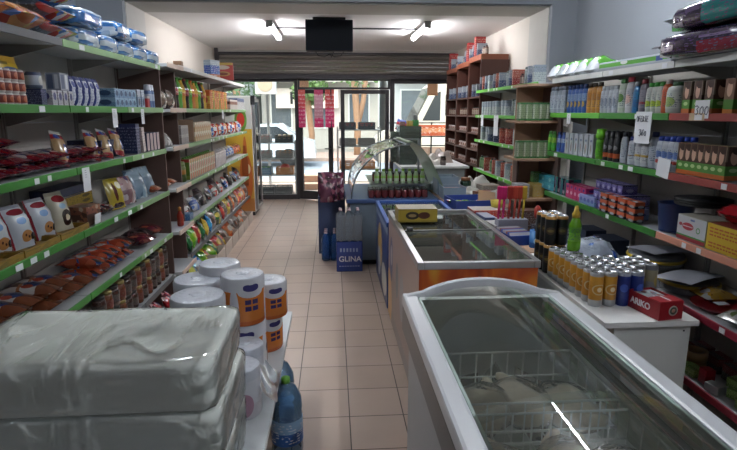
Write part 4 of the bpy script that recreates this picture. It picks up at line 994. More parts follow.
line('L', 'spray', 4.12, 4.24, 1.70, 2, 'blue and white spray can at the end of upper left green shelf', 'blue and white spray cans on the upper left shelf', off=.04)
fpouch('brownbag', 'coffee_bag', .14, .07, .15, pack('brownbag_l', [(0, '#4a3b33'), (.3, '#6a584c')], mottle=(5, ['#3a2c26', '#8a7566', '#5a4438', '#a39488'], .4), rough=.2, coat=.5), 'coffee bag', 5)
line('L', 'brownbag', 4.33, 4.76, 1.70, 2, 'dark brown shiny bag on the beige-edged upper left shelf', 'dark brown shiny bags on beige-edged upper shelf', off=.02, rx=-.15)
# drink bottles
def drink(key, col, lab, capc, h=.27, r=.04, cat='bottle', name='drink_bottle'):
    fbottle(key, name, [(r * .9, 0), (r, .01), (r, h * .2), (r * .92, h * .3), (r, h * .42), (r, h * .62), (r * .6, h * .8), (r * .33, h * .88), (r * .33, h * .93)], mat(key + '_p', col, .15, coat=.6), [(r * .4, h * .93), (r * .4, h * .995), (.001, h)], mat(key + '_c', capc, .4), cat, 1, 1, (h * .42, h * .62), pack(key + '_l', lab, rep=2, text='#efe9d8', trange=(.3, .7)), 12)
drink('dg', '#5c9a3a', [(0, '#4c9a2c'), (.6, '#b5c94a')], '#3f8a2c'); drink('dk', '#2c1c18', [(0, '#8e2326')], '#7a1d22'); drink('dy', '#c29a3c', [(0, '#c9702c'), (.5, '#d9b54a')], '#4c8a35'); drink('do', '#c27a3c', [(0, '#b5402c'), (.5, '#e0a04a')], '#c9642c')
seq = ['dk', 'dg', 'dy', 'dk', 'dg', 'do', 'dy', 'dg', 'dk', 'dy']
nm = {'dg': 'green', 'dk': 'dark red-brown', 'dy': 'yellow', 'do': 'orange'}
for r_ in range(2):
    for i, k in enumerate(seq):
        y = 4.88 + i * .115
        put(k, (-1.37 - r_ * .1, y, 1.701), pi / 2, f'{nm[k]} drink bottle in the crowded front of far left upper shelf', group=f'{nm[k]} drink bottles on the far left upper shelf')
def ibox(key, w, d, h, bands, name='carton', cat='carton', **k): fbox(key, name, w, d, h, pack(key + '_l', bands, **k), cat)
ibox('yb', .075, .12, .2, [(0, '#c98a3a'), (.3, '#d9b45a'), (.7, '#c9602c')], text='#6a2c1c', logo=(.5, .5, .3, .2, '#b5392c'))
ibox('ob', .06, .12, .21, [(0, '#c96a2c'), (.5, '#d98a4a')], text='#f1dcc0', logo=(.5, .7, .3, .15, '#9c4a5a'))
ibox('gb', .06, .12, .2, [(0, '#8a9a3a'), (.5, '#c9b54a')], text='#4a5a1c')
for i in range(12):
    k = ('yb', 'ob', 'gb', 'ob')[i % 4]
    put(k, (-1.39, 6.14 + i * .082, 1.701), pi / 2, {'yb': 'yellow and red', 'ob': 'orange', 'gb': 'olive yellow'}[k] + ' upright packet in the middle of far left upper shelf', group={'yb': 'yellow and red', 'ob': 'orange', 'gb': 'olive yellow'}[k] + ' upright packets on the far left upper shelf')
ibox('cupbox', .13, .14, .13, [(0, '#b5aca6'), (.5, '#7a4a3a'), (.8, '#c9c2bb')], logo=[(.2, .65, .1, .15, '#3a2a26'), (.5, .65, .1, .15, '#a8642c'), (.8, .65, .1, .15, '#3a2a26')])
line('L', 'cupbox', 7.2, 7.75, 1.70, 4, 'brown and white carton with cup pictures near far end of upper left shelf', 'cup-picture cartons near the far end', off=.07, layers=1)
ibox('whb', .09, .12, .16, [(0, '#c6c6c4'), (.7, '#5a6a8a')], text='#5a4a4a')
line('L', 'whb', 7.8, 8.4, 1.70, 6, 'narrow white carton at the far end of upper left shelf', 'narrow white cartons at the far end of the upper left shelf', off=.07)
# ---- TOP SHELF
fpouch('rice', 'pasta_bag', .26, .12, .34, pack('rice_l', [(0, '#a34a3a'), (.15, '#8c8f96'), (.5, '#c98a4a'), (.85, '#b5632c')], mottle=(4, ['#c9803a', '#5a78ad', '#b9b9bb', '#a33f2c', '#c9a84a'], .35), rough=.25, coat=.4), 'pasta bag', 6)
TZ = 2.018
def lying(key, x, y, z, label, group=None, yaw=0, h=.3):
    # bag lying on its back, bottom seam towards the wall, top towards the aisle
    o = put(key, (x, y, z), 0, label, None, group)
    o.rotation_euler = Euler((-pi / 2, 0, -pi / 2 + yaw)) if x < 0 else Euler((-pi / 2, 0, pi / 2 + yaw))
    return o
for k, (y, z) in enumerate(((2.02, 0), (2.29, 0), (2.56, 0), (2.12, 1), (2.4, 1), (2.2, 2), (2.48, 2))):
    lying('rice', -1.62, y, TZ + .062 + z * .105, 'orange and blue printed pasta bag lying in pile on dark grey top left shelf', 'pasta bags in the pile on the top left shelf', yaw=random.uniform(-.1, .1))
fpouch('darkpk', 'dark_packet', .17, .09, .31, pack('darkpk_l', [(0, '#3a4654'), (.4, '#46525f'), (.9, '#a3352c')], rough=.3, coat=.3, text='#7a8592'), 'packet', 8)
for z in range(3): lying('darkpk', -1.62, 2.76, TZ + .047 + z * .085, 'dark slate-coloured packet lying beside the pasta bags, top left shelf', 'dark slate packets on the top left shelf')
fpouch('printpk', 'printed_packet', .16, .09, .31, pack('printpk_l', [(0, '#8c9aa5'), (.5, '#4a6f9c'), (.8, '#b5a83a')], mottle=(5, ['#b9a03a', '#3f6fb0', '#a33f36', '#bcc3c9'], .35), rough=.25, coat=.4), 'packet', 9)
for z in range(3): lying('printpk', -1.62, 2.945, TZ + .047 + z * .085, 'yellow-red and blue printed packet beside the big blue packs, top left shelf', 'yellow-red and blue packets on the top left shelf')
m_dp = pack('diaper_l', [(0, '#2a5f9c'), (.62, '#2a62a5'), (.74, '#a9b6c4')], mottle=(3, ['#1f4f92', '#a9bccb', '#2a6ab0'], .62), rough=.22, coat=.5)
def softpack(key, w, d, h, m, name, cat, seed=0):
    b = MB(); b.box(-w / 2, w / 2, -d / 2, d / 2, 0, h, m); bmesh.ops.subdivide_edges(b.bm, edges=b.bm.edges[:], cuts=7, use_grid_fill=True)
    for v in b.bm.verts:
        c = v.co; a = (abs(c.x) / (w / 2)) ** 6; e = (abs(c.y) / (d / 2)) ** 6; g = (abs(c.z - h / 2) / (h / 2)) ** 6
        s_ = 1 - .12 * (e * g + a * g + a * e); c.x *= s_ if (e + g) > .5 else 1; c.y *= s_; c.z = h / 2 + (c.z - h / 2) * s_
        c.z += .006 * noise.noise(c * 14 + Vector((seed, 0, 0))); c.y += .006 * noise.noise(c * 12 + Vector((0, seed, 0)))
        c.z = max(0, c.z)
    for f in b.bm.faces: f.smooth = True
    kind(key, name, b.done(key), [], cat)
softpack('diap', .34, .30, .10, m_dp, 'nappy_pack', 'nappy pack')
put('diap', (-1.46, 3.22, TZ + .105), pi / 2, 'big blue soft pack resting on blue and white packs, pale green top left shelf')
m_bw = pack('bwroll_l', [(0, '#2a5c94'), (.3, '#a5b2bd'), (.62, '#2f6299'), (.85, '#9fb0c0')], mottle=(4, ['#24548c', '#b5bfc7', '#2f74b5', '#8a9aa8'], .5), rough=.2, coat=.6)
softpack('tpk', .26, .28, .10, m_bw, 'tissue_pack', 'tissue pack', 2)
for k in range(6): put('tpk', (-1.46, 3.19 + k * .27 - (0), TZ + .001), pi / 2, 'blue and white tissue pack, lower row of the pale green top left shelf', None, 'blue and white tissue packs, lower row of the top left shelf') if k < 5 else None
put('tpk', (-1.45, 3.68, TZ + .105), pi / 2 + .1, 'blue and white soft tissue pack in the upper row, just behind the big blue pack')
put('tpk', (-1.45, 3.99, TZ + .105), pi / 2 - .06, 'blue and white soft tissue pack in the upper row, furthest from the big blue pack')
ibox('blp', .16, .1, .20, [(0, '#b5622c'), (.2, '#2f5fa8'), (.7, '#a9b6bd')], logo=(.5, .5, .35, .2, '#2346a0'), name='soft_carton', text='#dfe4ea')
put('blp', (-1.40, 6.62, 2.062), pi / 2 - .5, 'blue and white pack standing on far top left shelf beside the red box')
b = MB(); b.box(-.13, .13, -.04, .04, 0, .21, mat('redbox_side', '#9a3030', .5), .003, front=pack('redbox_l', [(0, '#b0392f'), (.85, '#c0a04a')], logo=[(.5, .35, .36, .14, '#b58a4a'), (.5, .35, .26, .08, '#7a3a22'), (.5, .72, .34, .12, '#c9b9a5')]))
kind('redchoc', 'carton', b.done('rc'), [], 'carton'); put('redchoc', (-1.36, 7.05, 2.062), .12, 'red box with food picture at end of the far top left shelf')
ibox('smallbrown', .07, .07, .05, [(0, '#8a6a4f')]); put('smallbrown', (-1.36, 5.05, 2.062), pi / 2, 'small brown box on edge of the far top left shelf near blue tissue packs')
# ---- ROW B (z 1.39)
m_redp = pack('redp_l', [(0, '#7a1d26'), (.2, '#8a2430'), (.5, '#b5a5a0'), (.6, '#7c2029')], mottle=(6, ['#7a1a22', '#a9a2a0', '#8a2a2f', '#2b3668', '#b0988a'], .4), rough=.22, coat=.5)
fpouch('redp', 'pasta_packet', .10, .045, .27, m_redp, 'packet', 4)
k = 0
for i in range(11):
    for l in range(4 if i < 3 else 2):
        lying('redp', -1.60, 2.13 + i * .112, 1.39 + .026 + l * .043, 'red and white striped food packet lying flat in a pile on second left shelf', 'red and white food packets piled on the second left shelf', yaw=random.uniform(-.15, .15))
m_past = pack('past_l', [(0, '#8a1f2a'), (.15, '#a88a62'), (.75, '#8c2530'), (.88, '#a8a4a0')], extra=[(.5, .95, .2, .6, '#2a3a70')], logo=[(.3, .82, .2, .08, '#2f3f80')], rough=.2, coat=.6)
fpouch('past', 'pasta_packet', .095, .05, .19, m_past, 'packet', 12)
put('past', (-1.38, 2.86, 1.395), pi / 2 - .2, 'red-ended pasta packet leaning on the red pile, nearest on second left shelf', rx=-.35, ry=.2)
for i, y in enumerate((3.22, 3.40, 3.58)): put('past', (-1.37, y, 1.393), pi / 2 - .25, ('first', 'second', 'third')[i] + ' of three red-ended tan pasta packets leaning on second left shelf, counted from camera', rx=-.42, ry=.22)
ibox('navyl', .3, .2, .11, [(0, '#1f2747')], text='#3a4470'); put('navyl', (-1.50, 3.52, 1.391), pi / 2, 'long navy box behind the red-ended pasta packets, second left shelf')
ibox('navyb', .07, .13, .20, [(0, '#232c50'), (.85, '#2c3660')], text='#8f96b0'); put('navyb', (-1.385, 3.78, 1.392), pi / 2, 'tall navy box standing on second left shelf by the pinkish books', ry=.0)
ibox('pinkb', .05, .13, .17, [(0, '#b3a3a0'), (.5, '#b9a9a8')], text='#7a6a72'); put('pinkb', (-1.38, 3.885, 1.396), pi / 2, 'pinkish white carton leaning against the tall navy box', ry=-.12)
b = MB(); b.box(-.03, .03, -.06, .06, 0, .13, mat('book_navy', '#262f50', .5), .002, front=mat('book_pink', '#b5a0a2', .6)); kind('bookp', 'carton', b.done('bk'), [], 'carton')
line('L', 'bookp', 3.97, 4.27, 1.39, 4, 'small upright carton with pinkish front and navy side, second left shelf', 'pinkish cartons with navy sides on the second left shelf', off=.075)
fpouch('silv', 'silver_bag', .13, .06, .15, pack('silv_l', [(0, '#8a8684')], mottle=(7, ['#6a6664', '#b5b2b0', '#8a8280'], .4), rough=.2, coat=.6), 'bag', 14)
put('silv', (-1.33, 4.5, 1.402), pi / 2 - .3, 'shiny grey bag slumped on the beige-edged second shelf', rx=-.7)
ibox('gwb', .12, .12, .08, [(0, '#8c8685'), (.7, '#a39d9c')], text='#5a5552'); line('L', 'gwb', 4.86, 5.1, 1.39, 2, 'grey-white carton stacked at the start of far second left shelf', 'grey-white cartons at the start of the far second shelf', off=.07, layers=2, lh=.081)
tag(link('shelf_divider', bx(-1.6, -1.32, 5.26, 5.275, 1.392, 1.60, mat('divider_tan', '#9c8068', .6)).done('dv')), 'tan upright divider board on the far second left shelf', 'board')
ibox('creamp', .08, .1, .09, [(0, '#b59a72'), (.5, '#c9c0ac')], logo=(.5, .5, .3, .25, '#a3703a')); line('L', 'creamp', 5.3, 6.0, 1.39, 8, 'cream and tan packet stacked behind divider on far second left shelf', 'cream and tan packets on the far second left shelf', off=.05, layers=2, lh=.091)
cols = {'redw': ('red and white', ['#a3302c', '#c9c4bf', '#b5463a', '#d1cdc9']), 'whr': ('white with blue', ['#b9bcc2', '#3f5fa0', '#cfcfcf', '#8a9ab5']), 'ora': ('orange', ['#c9702c', '#b5502c', '#d9a05a', '#a33c24'])}
for k_, (n_, cc) in cols.items():
    fpouch('m_' + k_, 'snack_bag', .13, .06, .15, pack('m_' + k_ + '_l', [(0, cc[0]), (.4, cc[1]), (.7, cc[2])], mottle=(5, cc, .4), rough=.25, coat=.4), 'snack bag', len(n_))
for i in range(15):
    k_ = ('redw', 'whr', 'redw', 'ora')[i % 4]
    put('m_' + k_, (-1.36, 6.1 + i * .145, 1.392), pi / 2 + random.uniform(-.3, .3), cols[k_][0] + ' snack bag leaning on far second left shelf', None, cols[k_][0] + ' snack bags on the far second left shelf', rx=-.2)
# ---- ROW C (z 1.06)
m_cook = pack('cook_l', [(0, '#aeb4bb'), (.78, '#b8bcc2'), (.92, '#8c8f96')], logo=[(.5, .82, .36, .08, '#7d1f2c'), (.5, .6, .2, .08, '#6f90bb'), (.55, .25, .26, .13, '#a5713f'), (.82, .22, .12, .08, '#2c2c33'), (.48, .27, .04, .03, '#4a2c1e'), (.62, .22, .04, .03, '#4a2c1e')], extra=[(.0, .05, 0, 1, '#8a2530'), (.95, 1, 0, 1, '#8a2530')], rough=.25, coat=.4)
m_cook2 = pack('cook2_l', [(0, '#b5b09c'), (.9, '#9c9786')], logo=[(.5, .8, .33, .1, '#8a2028'), (.5, .6, .2, .07, '#8aa6bb'), (.6, .3, .3, .2, '#33231f'), (.6, .3, .12, .08, '#c9b99c')], rough=.25, coat=.4)
fpouch('cook', 'cookie_bag', .135, .07, .2, m_cook, 'cookie bag', 2); fpouch('cook2', 'cookie_bag', .12, .07, .205, m_cook2, 'cookie bag', 7)
kind('yellow_tray', 'cardboard_tray', tray(.30, .14, .032, pack('ytray', [(0, '#8a6a28')], mottle=(8, ['#7a5a24', '#6a5a2a', '#8f7030'], .6))), [], 'tray')
for i, y in enumerate((2.12, 2.43, 2.74)):
    put('yellow_tray', (-1.375, y, 1.062), pi / 2, f'yellow-brown cardboard tray under the cookie bags, {names9[i]} from near end')
    if i < 2: put('cook', (-1.385, y + .0, 1.071), pi / 2 - .2, 'white cookie bag with dark red emblem, ' + ('nearest one, half out of frame' if i == 0 else 'second from the camera, on the left shelf'), rx=-.3)
put('cook', (-1.385, 2.62, 1.071), pi / 2 - .2, 'white cookie bag with dark red emblem, third from the camera on the left shelf', rx=-.3)
put('cook2', (-1.385, 2.80, 1.071), pi / 2 - .3, 'cream cookie bag with a dark round cookie, beside the white cookie bags', rx=-.3)
put('cook', (-1.40, 2.28, 1.071), pi / 2 - .2, 'white cookie bag with blue band and cookie picture between two alike, left shelf', rx=-.28)
m_yc = pack('yc_l', [(0, '#8a7420'), (.5, '#8f7824'), (.9, '#1f2542')], logo=[(.8, .3, .12, .12, '#3a2a1c'), (.8, .7, .12, .12, '#3a2a1c')], text='#4a3f14')
fbox('yc', 'carton', .42, .14, .075, m_yc, 'carton')
for l in range(2): put('yc', (-1.535, 3.12, 1.061 + l * .076), pi / 2, 'yellow carton with brown emblems at the back of third left shelf, ' + ('lower', 'upper')[l])
ibox('navlong', .42, .14, .045, [(0, '#1c2340')]); put('navlong', (-1.535, 3.12, 1.214), pi / 2, 'navy carton lying on the yellow cartons, third left shelf')
ibox('brc', .14, .12, .105, [(0, '#4a342c'), (.6, '#7a4a3a')], mottle=(5, ['#4a2f26', '#8a5a42', '#a89888'], .6)); put('brc', (-1.38, 3.0, 1.062), pi / 2 - .1, 'brown carton with white price card beside the cream cookie bag')
tag(link('price_card', bx(-.003, 0, -.035, .035, 0, .055, m_tagw).done('pcd'), None, (-1.306, 3.0, 1.065), (0, .1, 0)), 'blank white card leaning on the brown carton, third left shelf', 'price card')
fpouch('dkp', 'snack_packet', .09, .05, .12, pack('dkp_l', [(0, '#3a2424')], mottle=(6, ['#3a2226', '#7a2c2c', '#b5aeb0', '#1f1f2a'], .35), rough=.2, coat=.6), 'packet', 3)
for i in range(4): lying('dkp', -1.47, 3.13 + i * .1, 1.09, 'small dark shiny packet lying between carton and yellow bag, third left shelf', 'small dark packets on the third left shelf', yaw=.3)
fpouch('yelb', 'cereal_bag', .15, .06, .20, pack('yelb_l', [(0, '#a8942f'), (.9, '#8a7a24')], logo=[(.35, .55, .1, .3, '#5a2f1c'), (.7, .75, .2, .12, '#c9c3a5'), (.5, .12, .3, .08, '#4a2c1c')], rough=.2, coat=.5), 'bag', 6)
put('yelb', (-1.37, 3.47, 1.062), pi / 2 - .25, 'yellow bag with brown lettering standing on third left shelf', rx=-.25)
fpouch('pinks', 'cereal_bag', .13, .06, .19, pack('pinks_l', [(0, '#7a5a5f'), (.5, '#a58a88')], mottle=(5, ['#8a4a4f', '#b5a8a8', '#5a4a6a', '#9a7a78'], .4), rough=.18, coat=.6), 'bag', 9)
put('pinks', (-1.37, 3.68, 1.062), pi / 2 - .25, 'pinkish silver bag between the yellow bag and pale blue bags', rx=-.25)
fpouch('pblue', 'cereal_bag', .18, .07, .22, pack('pblue_l', [(0, '#6f8294'), (.6, '#8a9daa')], mottle=(4, ['#54687c', '#a8b5bd', '#8a7a6a', '#7d93a5'], .45), rough=.18, coat=.6), 'bag', 11)
for i in range(2): put('pblue', (-1.38, 3.90 + i * .19, 1.062), pi / 2 - .3, 'pale blue shiny bag leaning on third left shelf, ' + ('nearer', 'further') [i] + ' of two', rx=-.35)
fpouch('orp', 'packet', .1, .05, .14, pack('orp_l', [(0, '#9a4a2c')], mottle=(6, ['#a8542f', '#b58a6a', '#8a3a24'], .4), rough=.3, coat=.4), 'packet', 2)
for i in range(3): lying('orp', -1.45, 4.12 + i * .18 if i < 1 else 4.22 + i * .16, 1.1, 'small orange packet lying at the end of third left shelf', 'small orange packets on the third left shelf')
tube_can('gjar', 'jar', .05, .14, pack('gjar_l', [(0, '#4a5a2c'), (.5, '#a8702c'), (.8, '#6a7a3a')], rep=2), tin_top, 'jar', '#6a7a3a'); line('L', 'gjar', 4.84, 5.0, 1.05, 1, 'green and amber jar at the start of far third left shelf', off=.06)
m_jb = pack('jb_l', [(0, '#b0603a'), (.3, '#c9c0a8'), (.8, '#b08a3a')], extra=[(0, .3, 0, 1, '#bdb6a8')], logo=(.6, .55, .25, .2, '#a8402f'))
b = MB(); b.box(-.035, .035, -.06, .06, 0, .19, pack('jbs', [(0, '#7a8a3a'), (.2, '#5a7a2c'), (.85, '#a8302c')]), .002, front=m_jb); kind('jb', 'juice_carton', b.done('jb'), [('cap', MB().lathe([(.012, .19), (.012, .205), (.001, .205)], mat('jbcap', '#4f8a35', .4), 10).done('cap'), None)], 'carton')
line('L', 'jb', 5.05, 6.15, 1.05, 14, 'slim juice carton in the upright row on far third left shelf', 'slim juice cartons on the far third left shelf', off=.07)
ibox('wb2', .06, .1, .16, [(0, '#b5aeb0'), (.6, '#c9c6c6')], text='#7a5a6a'); line('L', 'wb2', 6.2, 6.8, 1.05, 8, 'narrow whitish carton past the juice cartons, far third left shelf', 'narrow whitish cartons on the far third left shelf', off=.06)
for i in range(8):
    k_ = ('whr', 'ora')[i > 4]; put('m_' + k_, (-1.40, 6.95 + i * .19, 1.08), pi / 2, cols[k_][0] + ' snack bag on far third left shelf near the fridge', None, cols[k_][0] + ' snack bags on the far third left shelf', rx=-.5)
# ---- ROW D (z .72)
m_bread = pack('bread_l', [(0, '#5a3020'), (.25, '#8a5a3c'), (.45, '#a8a29c'), (.7, '#6a3a24')], mottle=(4, ['#6a3a24', '#a8a09a', '#5a3020'], .7), logo=[(.5, .6, .3, .14, '#2a3a66'), (.25, .62, .1, .08, '#b09a3a'), (.75, .55, .12, .1, '#8a3a2c')], rough=.2, coat=.6)
fpouch('bread', 'cake_packet', .13, .075, .27, m_bread, 'packet', 8)
for i in range(7):
    for l in range(2 if i < 5 else 1): lying('bread', -1.60, 2.12 + i * .135, .72 + .042 + l * .07, 'brown and white wrapped cake packet lying on fourth left shelf', 'brown and white cake packets on the fourth left shelf', yaw=random.uniform(-.12, .12))
fpouch('redc', 'cake_packet', .13, .075, .25, pack('redc_l', [(0, '#7a241a'), (.5, '#963a26'), (.9, '#8f8a88')], logo=[(.5, .5, .25, .12, '#a5a5a5')], mottle=(5, ['#7a2a1c', '#8f8a8a', '#8a3a24', '#33497a', '#5a2420', '#9a4a30', '#3a2424'], .55), rough=.2, coat=.6), 'packet', 5)
for i in range(4):
    for l in range(2): lying('redc', -1.58, 3.08 + i * .14, .76 + l * .06, 'red-orange wrapped packet lying mid-way on fourth left shelf', 'red-orange packets on the fourth left shelf', yaw=random.uniform(-.15, .15))
fpouch('maroon', 'nut_bag', .15, .08, .22, pack('maroon_l', [(0, '#5a1a2a')], mottle=(8, ['#6a1a2c', '#8a4a3a', '#3a1c24'], .3), rough=.2, coat=.5), 'bag', 7)
fpouch('dkbag', 'nut_bag', .15, .08, .2, pack('dkbag_l', [(0, '#2c2426')], mottle=(8, ['#2c2026', '#4a3a3c', '#5a4a4a'], .3), rough=.2, coat=.5), 'bag', 9)
for i, (k_, y, x) in enumerate((('dkbag', 3.75, -1.6), ('maroon', 3.85, -1.52), ('dkbag', 4.05, -1.58), ('maroon', 4.18, -1.56))):
    lying(k_, x, y, .77, ('dark', 'maroon')[k_ == 'maroon'] + ' shiny bag lying at far end of fourth left shelf, ' + ('nearer' if i < 2 else 'further') + ' one')
fpouch('syr', 'syrup_bottle', .05, .04, .15, mat('syr', '#a8552a', .3), 'bottle', 3)
fbottle('syrup', 'sauce_bottle', [(.025, 0), (.028, .01), (.028, .09), (.014, .12), (.012, .13)], mat('sauce_p', '#9c3424', .2, coat=.5), [(.015, .13), (.013, .16), (.001, .165)], mat('sauce_c', '#c9822c', .4), 'bottle', 1, 1)
put('syrup', (-1.30, 4.55, .722), 0, 'red sauce bottle with orange cap at the beige-edged fourth shelf')
ibox('blt', .12, .12, .06, [(0, '#2f5a8a'), (.5, '#3f6f9c')], text='#b5c5d5'); put('blt', (-1.36, 4.92, .701), pi / 2, 'blue carton lying at the start of far fourth left shelf')
for i in range(20):
    k_ = ('m_redw', 'dkp', 'm_whr', 'm_redw', 'dkbag')[i % 5]
    n_ = {'m_redw': 'red and white', 'dkp': 'small dark', 'm_whr': 'white with blue', 'dkbag': 'dark shiny'}[k_]
    put(k_, (-1.37 - .03 * (i % 2), 5.08 + i * .16, .702), pi / 2 + random.uniform(-.4, .4), n_ + ' bag on far fourth left shelf', None, n_ + ' bags on the far fourth left shelf', rx=-.55)
# ---- jars (z .38) and below
m_jar = mat('jar_glass_dark', '#3c2018', .12, coat=.7); m_jar2 = mat('jar_glass_amber', '#6a3c22', .12, coat=.7); lidm = mat('jar_lid', '#2a2724', .35, .5); lidg = mat('jar_lid_gold', '#8a7a4a', .3, .7)
for key, mj, ml, lab in (('jard', m_jar, lidm, '#4a4442'), ('jara', m_jar2, lidg, '#6a2c22')):
    r_, h = .04, .125
    b = MB(); b.lathe([(r_ * .9, 0), (r_, .008), (r_, h * .75), (r_ * .82, h * .85)], mj, 14)
    c = MB(); c.lathe([(r_ * .86, h * .84), (r_ * .88, h * .85), (r_ * .88, h), (.001, h)], ml, 14)
    l = MB(); l.lathe([(r_ + .001, h * .2), (r_ + .001, h * .6)], pack(key + '_l', [(0, lab)], text='#7a6a5c', rep=2), 14, cap=False)
    kind(key, 'preserve_jar', b.done(key), [('lid', c.done('lid'), None), ('label', l.done('lb'), None)], 'jar')
for i in range(13):
    for l in range(2):
        k_ = 'jara' if (i % 5 in (1, 3)) else 'jard'
        put(k_, (-1.36, 3.02 + i * .098, .381 + l * .126), pi / 2, ('amber preserve jar with gold lid' if k_ == 'jara' else 'dark preserve jar with dark lid') + ', double-stacked on the low grey left shelf', None, ('amber' if k_ == 'jara' else 'dark') + ' preserve jars on the low left shelf')
fpouch('redfoil', 'sweets_bag', .12, .07, .17, pack('redfoil_l', [(0, '#8a1a20')], mottle=(6, ['#a8202a', '#5a1018', '#c9a8a8', '#2a3a7a'], .5), rough=.15, coat=.8), 'sweets bag', 3)
for i in range(9):
    put('redfoil', (-1.29 + .05 * (i % 2), 3.15 + i * .13, .13 + .0), pi / 2 + random.uniform(-.3, .3), 'red foil sweets bag in heap at foot of the left shelves', None, 'red foil sweets bags at the foot of the left shelves', rx=-.6)
# crisps on the floor trays
cr = {'cg': ('green', ['#4c9a24', '#7ab52c', '#2c6a1c', '#b5b53a']), 'cb': ('blue', ['#2478b5', '#3a9ac9', '#1c4f8a', '#b5c5cc']), 'crr': ('red', ['#9a2226', '#b5443a', '#6a1418', '#c9a84a']), 'cdg': ('dark green', ['#1f4a2c', '#2c6a3c', '#173a24', '#b5a84a']), 'cy': ('yellow', ['#b5982c', '#c9b54a', '#8a6a1c', '#b5442c']), 'csi': ('silver brown', ['#8a8078', '#5a4a42', '#b5aca5', '#6a3a2a']), 'cor': ('orange-red', ['#b5542c', '#c97a4a', '#9a3a2a', '#b5a898'])}
for j, (k_, (n_, cc)) in enumerate(cr.items()):
    fpouch(k_, 'crisp_bag', .17, .08, .2, pack(k_ + '_l', [(0, cc[0]), (.3, cc[1]), (.7, cc[0])], mottle=(4, cc, .5), logo=(.5, .55, .3, .15, cc[3]), rough=.2, coat=.5), 'crisp bag', j * 3)
orderc = [('cdg', 'cg', 'cb'), ('cb', 'crr', 'cg'), ('cy', 'cg', 'cdg'), ('crr', 'csi', 'cy'), ('csi', 'cdg', 'cor'), ('cor', 'csi', 'csi'), ('csi', 'cor', 'cor'), ('cor', 'crr', 'csi'), ('cor', 'cor', 'csi')]
for i, ks in enumerate(orderc[:8]):
    y = 5.02 + i * .445
    for j in range(6):
        k_ = ks[j % 3]
        put(k_, (-1.33 - .10 * (j // 3), y - .14 + .14 * (j % 3), .03 + .05 * (j // 3)), pi / 2 + random.uniform(-.35, .35), f'{cr[k_][0]} crisp bag in the {names9[i]} floor tray of the far left run', None, f'{cr[k_][0]} crisp bags in the {names9[i]} floor tray', rx=-.45 - random.random() * .35, sc=random.uniform(1.15, 1.35))
    for j in range(3):
        k_ = ks[(j + 1) % 3]
        put(k_, (-1.55, y - .14 + .14 * j, .18), pi / 2 + random.uniform(-.35, .35), f'{cr[k_][0]} crisp bag on low shelf behind the {names9[i]} floor tray', None, f'{cr[k_][0]} crisp bags behind the {names9[i]} floor tray', rx=-.15) if i < 8 else None
# crisp bags standing on the low shelf, first far bay
for i, k_ in enumerate(('cdg', 'cg', 'crr', 'cdg', 'cy', 'cb', 'csi', 'cdg', 'csi', 'crr', 'csi', 'cy', 'csi', 'cor', 'csi', 'cor', 'crr', 'cor', 'cor', 'csi')):
    put(k_, (-1.33, 4.92 + i * .17, .402), pi / 2 + random.uniform(-.4, .4), f'{cr[k_][0]} crisp bag leaning out of the low grey-edged far left shelf', None, f'{cr[k_][0]} crisp bags on the low far left shelf', rx=-.3)
# ================================================================ RIGHT GOODS
# row A
shampoo('sa', '#9aa3b0', '#7f8894', [(0, '#a9b1bf')], .20, .032); shampoo('sb', '#2f58a0', '#2a3d6a', [(0, '#34589c'), (.5, '#7a95bf')], .20, .030, logo=(.5, .3, .2, .2, '#c9a03a'))
shampoo('so', '#b5803a', '#3a2f24', [(0, '#c08a3a'), (.5, '#a8702c')], .20, .034); shampoo('sw', '#a8aeb8', '#b5bbc2', [(0, '#a0a8b5'), (.3, '#b5bbc4')], .17, .032, logo=(.5, .5, .2, .3, '#7a8496'))
shampoo('sg', '#aab5a5', '#3a6a3c', [(0, '#b5bcb5')], .205, .036, logo=(.5, .55, .3, .25, '#5a8a3a')); shampoo('swr', '#b5b5b8', '#9a2a35', [(0, '#b8b8bc'), (.6, '#a5a5ad')], .21, .036, logo=(.5, .45, .3, .25, '#c9a8a0'))
shampoo('sbl', '#2a6a9c', '#8a8f94', [(0, '#2c6494'), (.5, '#2f7aa8')], .18, .028); shampoo('sgr', '#6a6470', '#7a2430', [(0, '#7c7884'), (.2, '#8a2a34'), (.35, '#7c7884')], .19, .034)
shampoo('sgc', '#b5bab5', '#3f9a3c', [(0, '#b8bdb8')], .165, .028, sy=.9, logo=(.5, .3, .35, .2, '#9fb53a'), name='spray_bottle'); shampoo('sor', '#b5552f', '#c9c0bc', [(0, '#b8583a')], .175, .03, sy=.9)
shampoo('stub', '#a8aca8', '#24502c', [(0, '#b0b4ae')], .16, .052, sy=.9, logo=(.5, .4, .25, .3, '#8aa05a'), name='cream_jar')
def rl(key, pxa, pxb, z, n, label, group=None, off=.03, X=1.80, **k): line('R', key, yr(pxb, X), yr(pxa, X), z, n, label, group, off=off, **k)
A = 1.663
rl('sa', 551, 566, A, 4, 'silver-grey shampoo bottle at the far end of top right green shelf', 'silver-grey shampoo bottles on the top right shelf', rows=2, rd=.07)
rl('sb', 568, 587, A, 5, 'blue bottle with dark cap beside the silver-grey ones, top right shelf', 'blue bottles on the top right shelf')
rl('so', 588, 602, A, 3, 'amber shampoo bottle with dark cap, top right shelf', 'amber shampoo bottles on the top right shelf')
rl('sw', 602, 618, A, 4, 'short white bottle next to the amber ones, top right shelf', 'short white bottles on the top right shelf', rows=2, rd=.06)
rl('sg', 619, 626, A, 1, 'pale bottle with dark green cap and leaf label, top right shelf')
rl('swr', 626, 634, A, 1, 'tall white bottle with red cap behind the OFERTE card, top right shelf')
rl('sbl', 633, 639, A, 1, 'slim blue bottle by the grey bottle with red cap, top right shelf')
rl('sgr', 639, 648, A, 1, 'grey bottle with dark red cap, top right shelf')
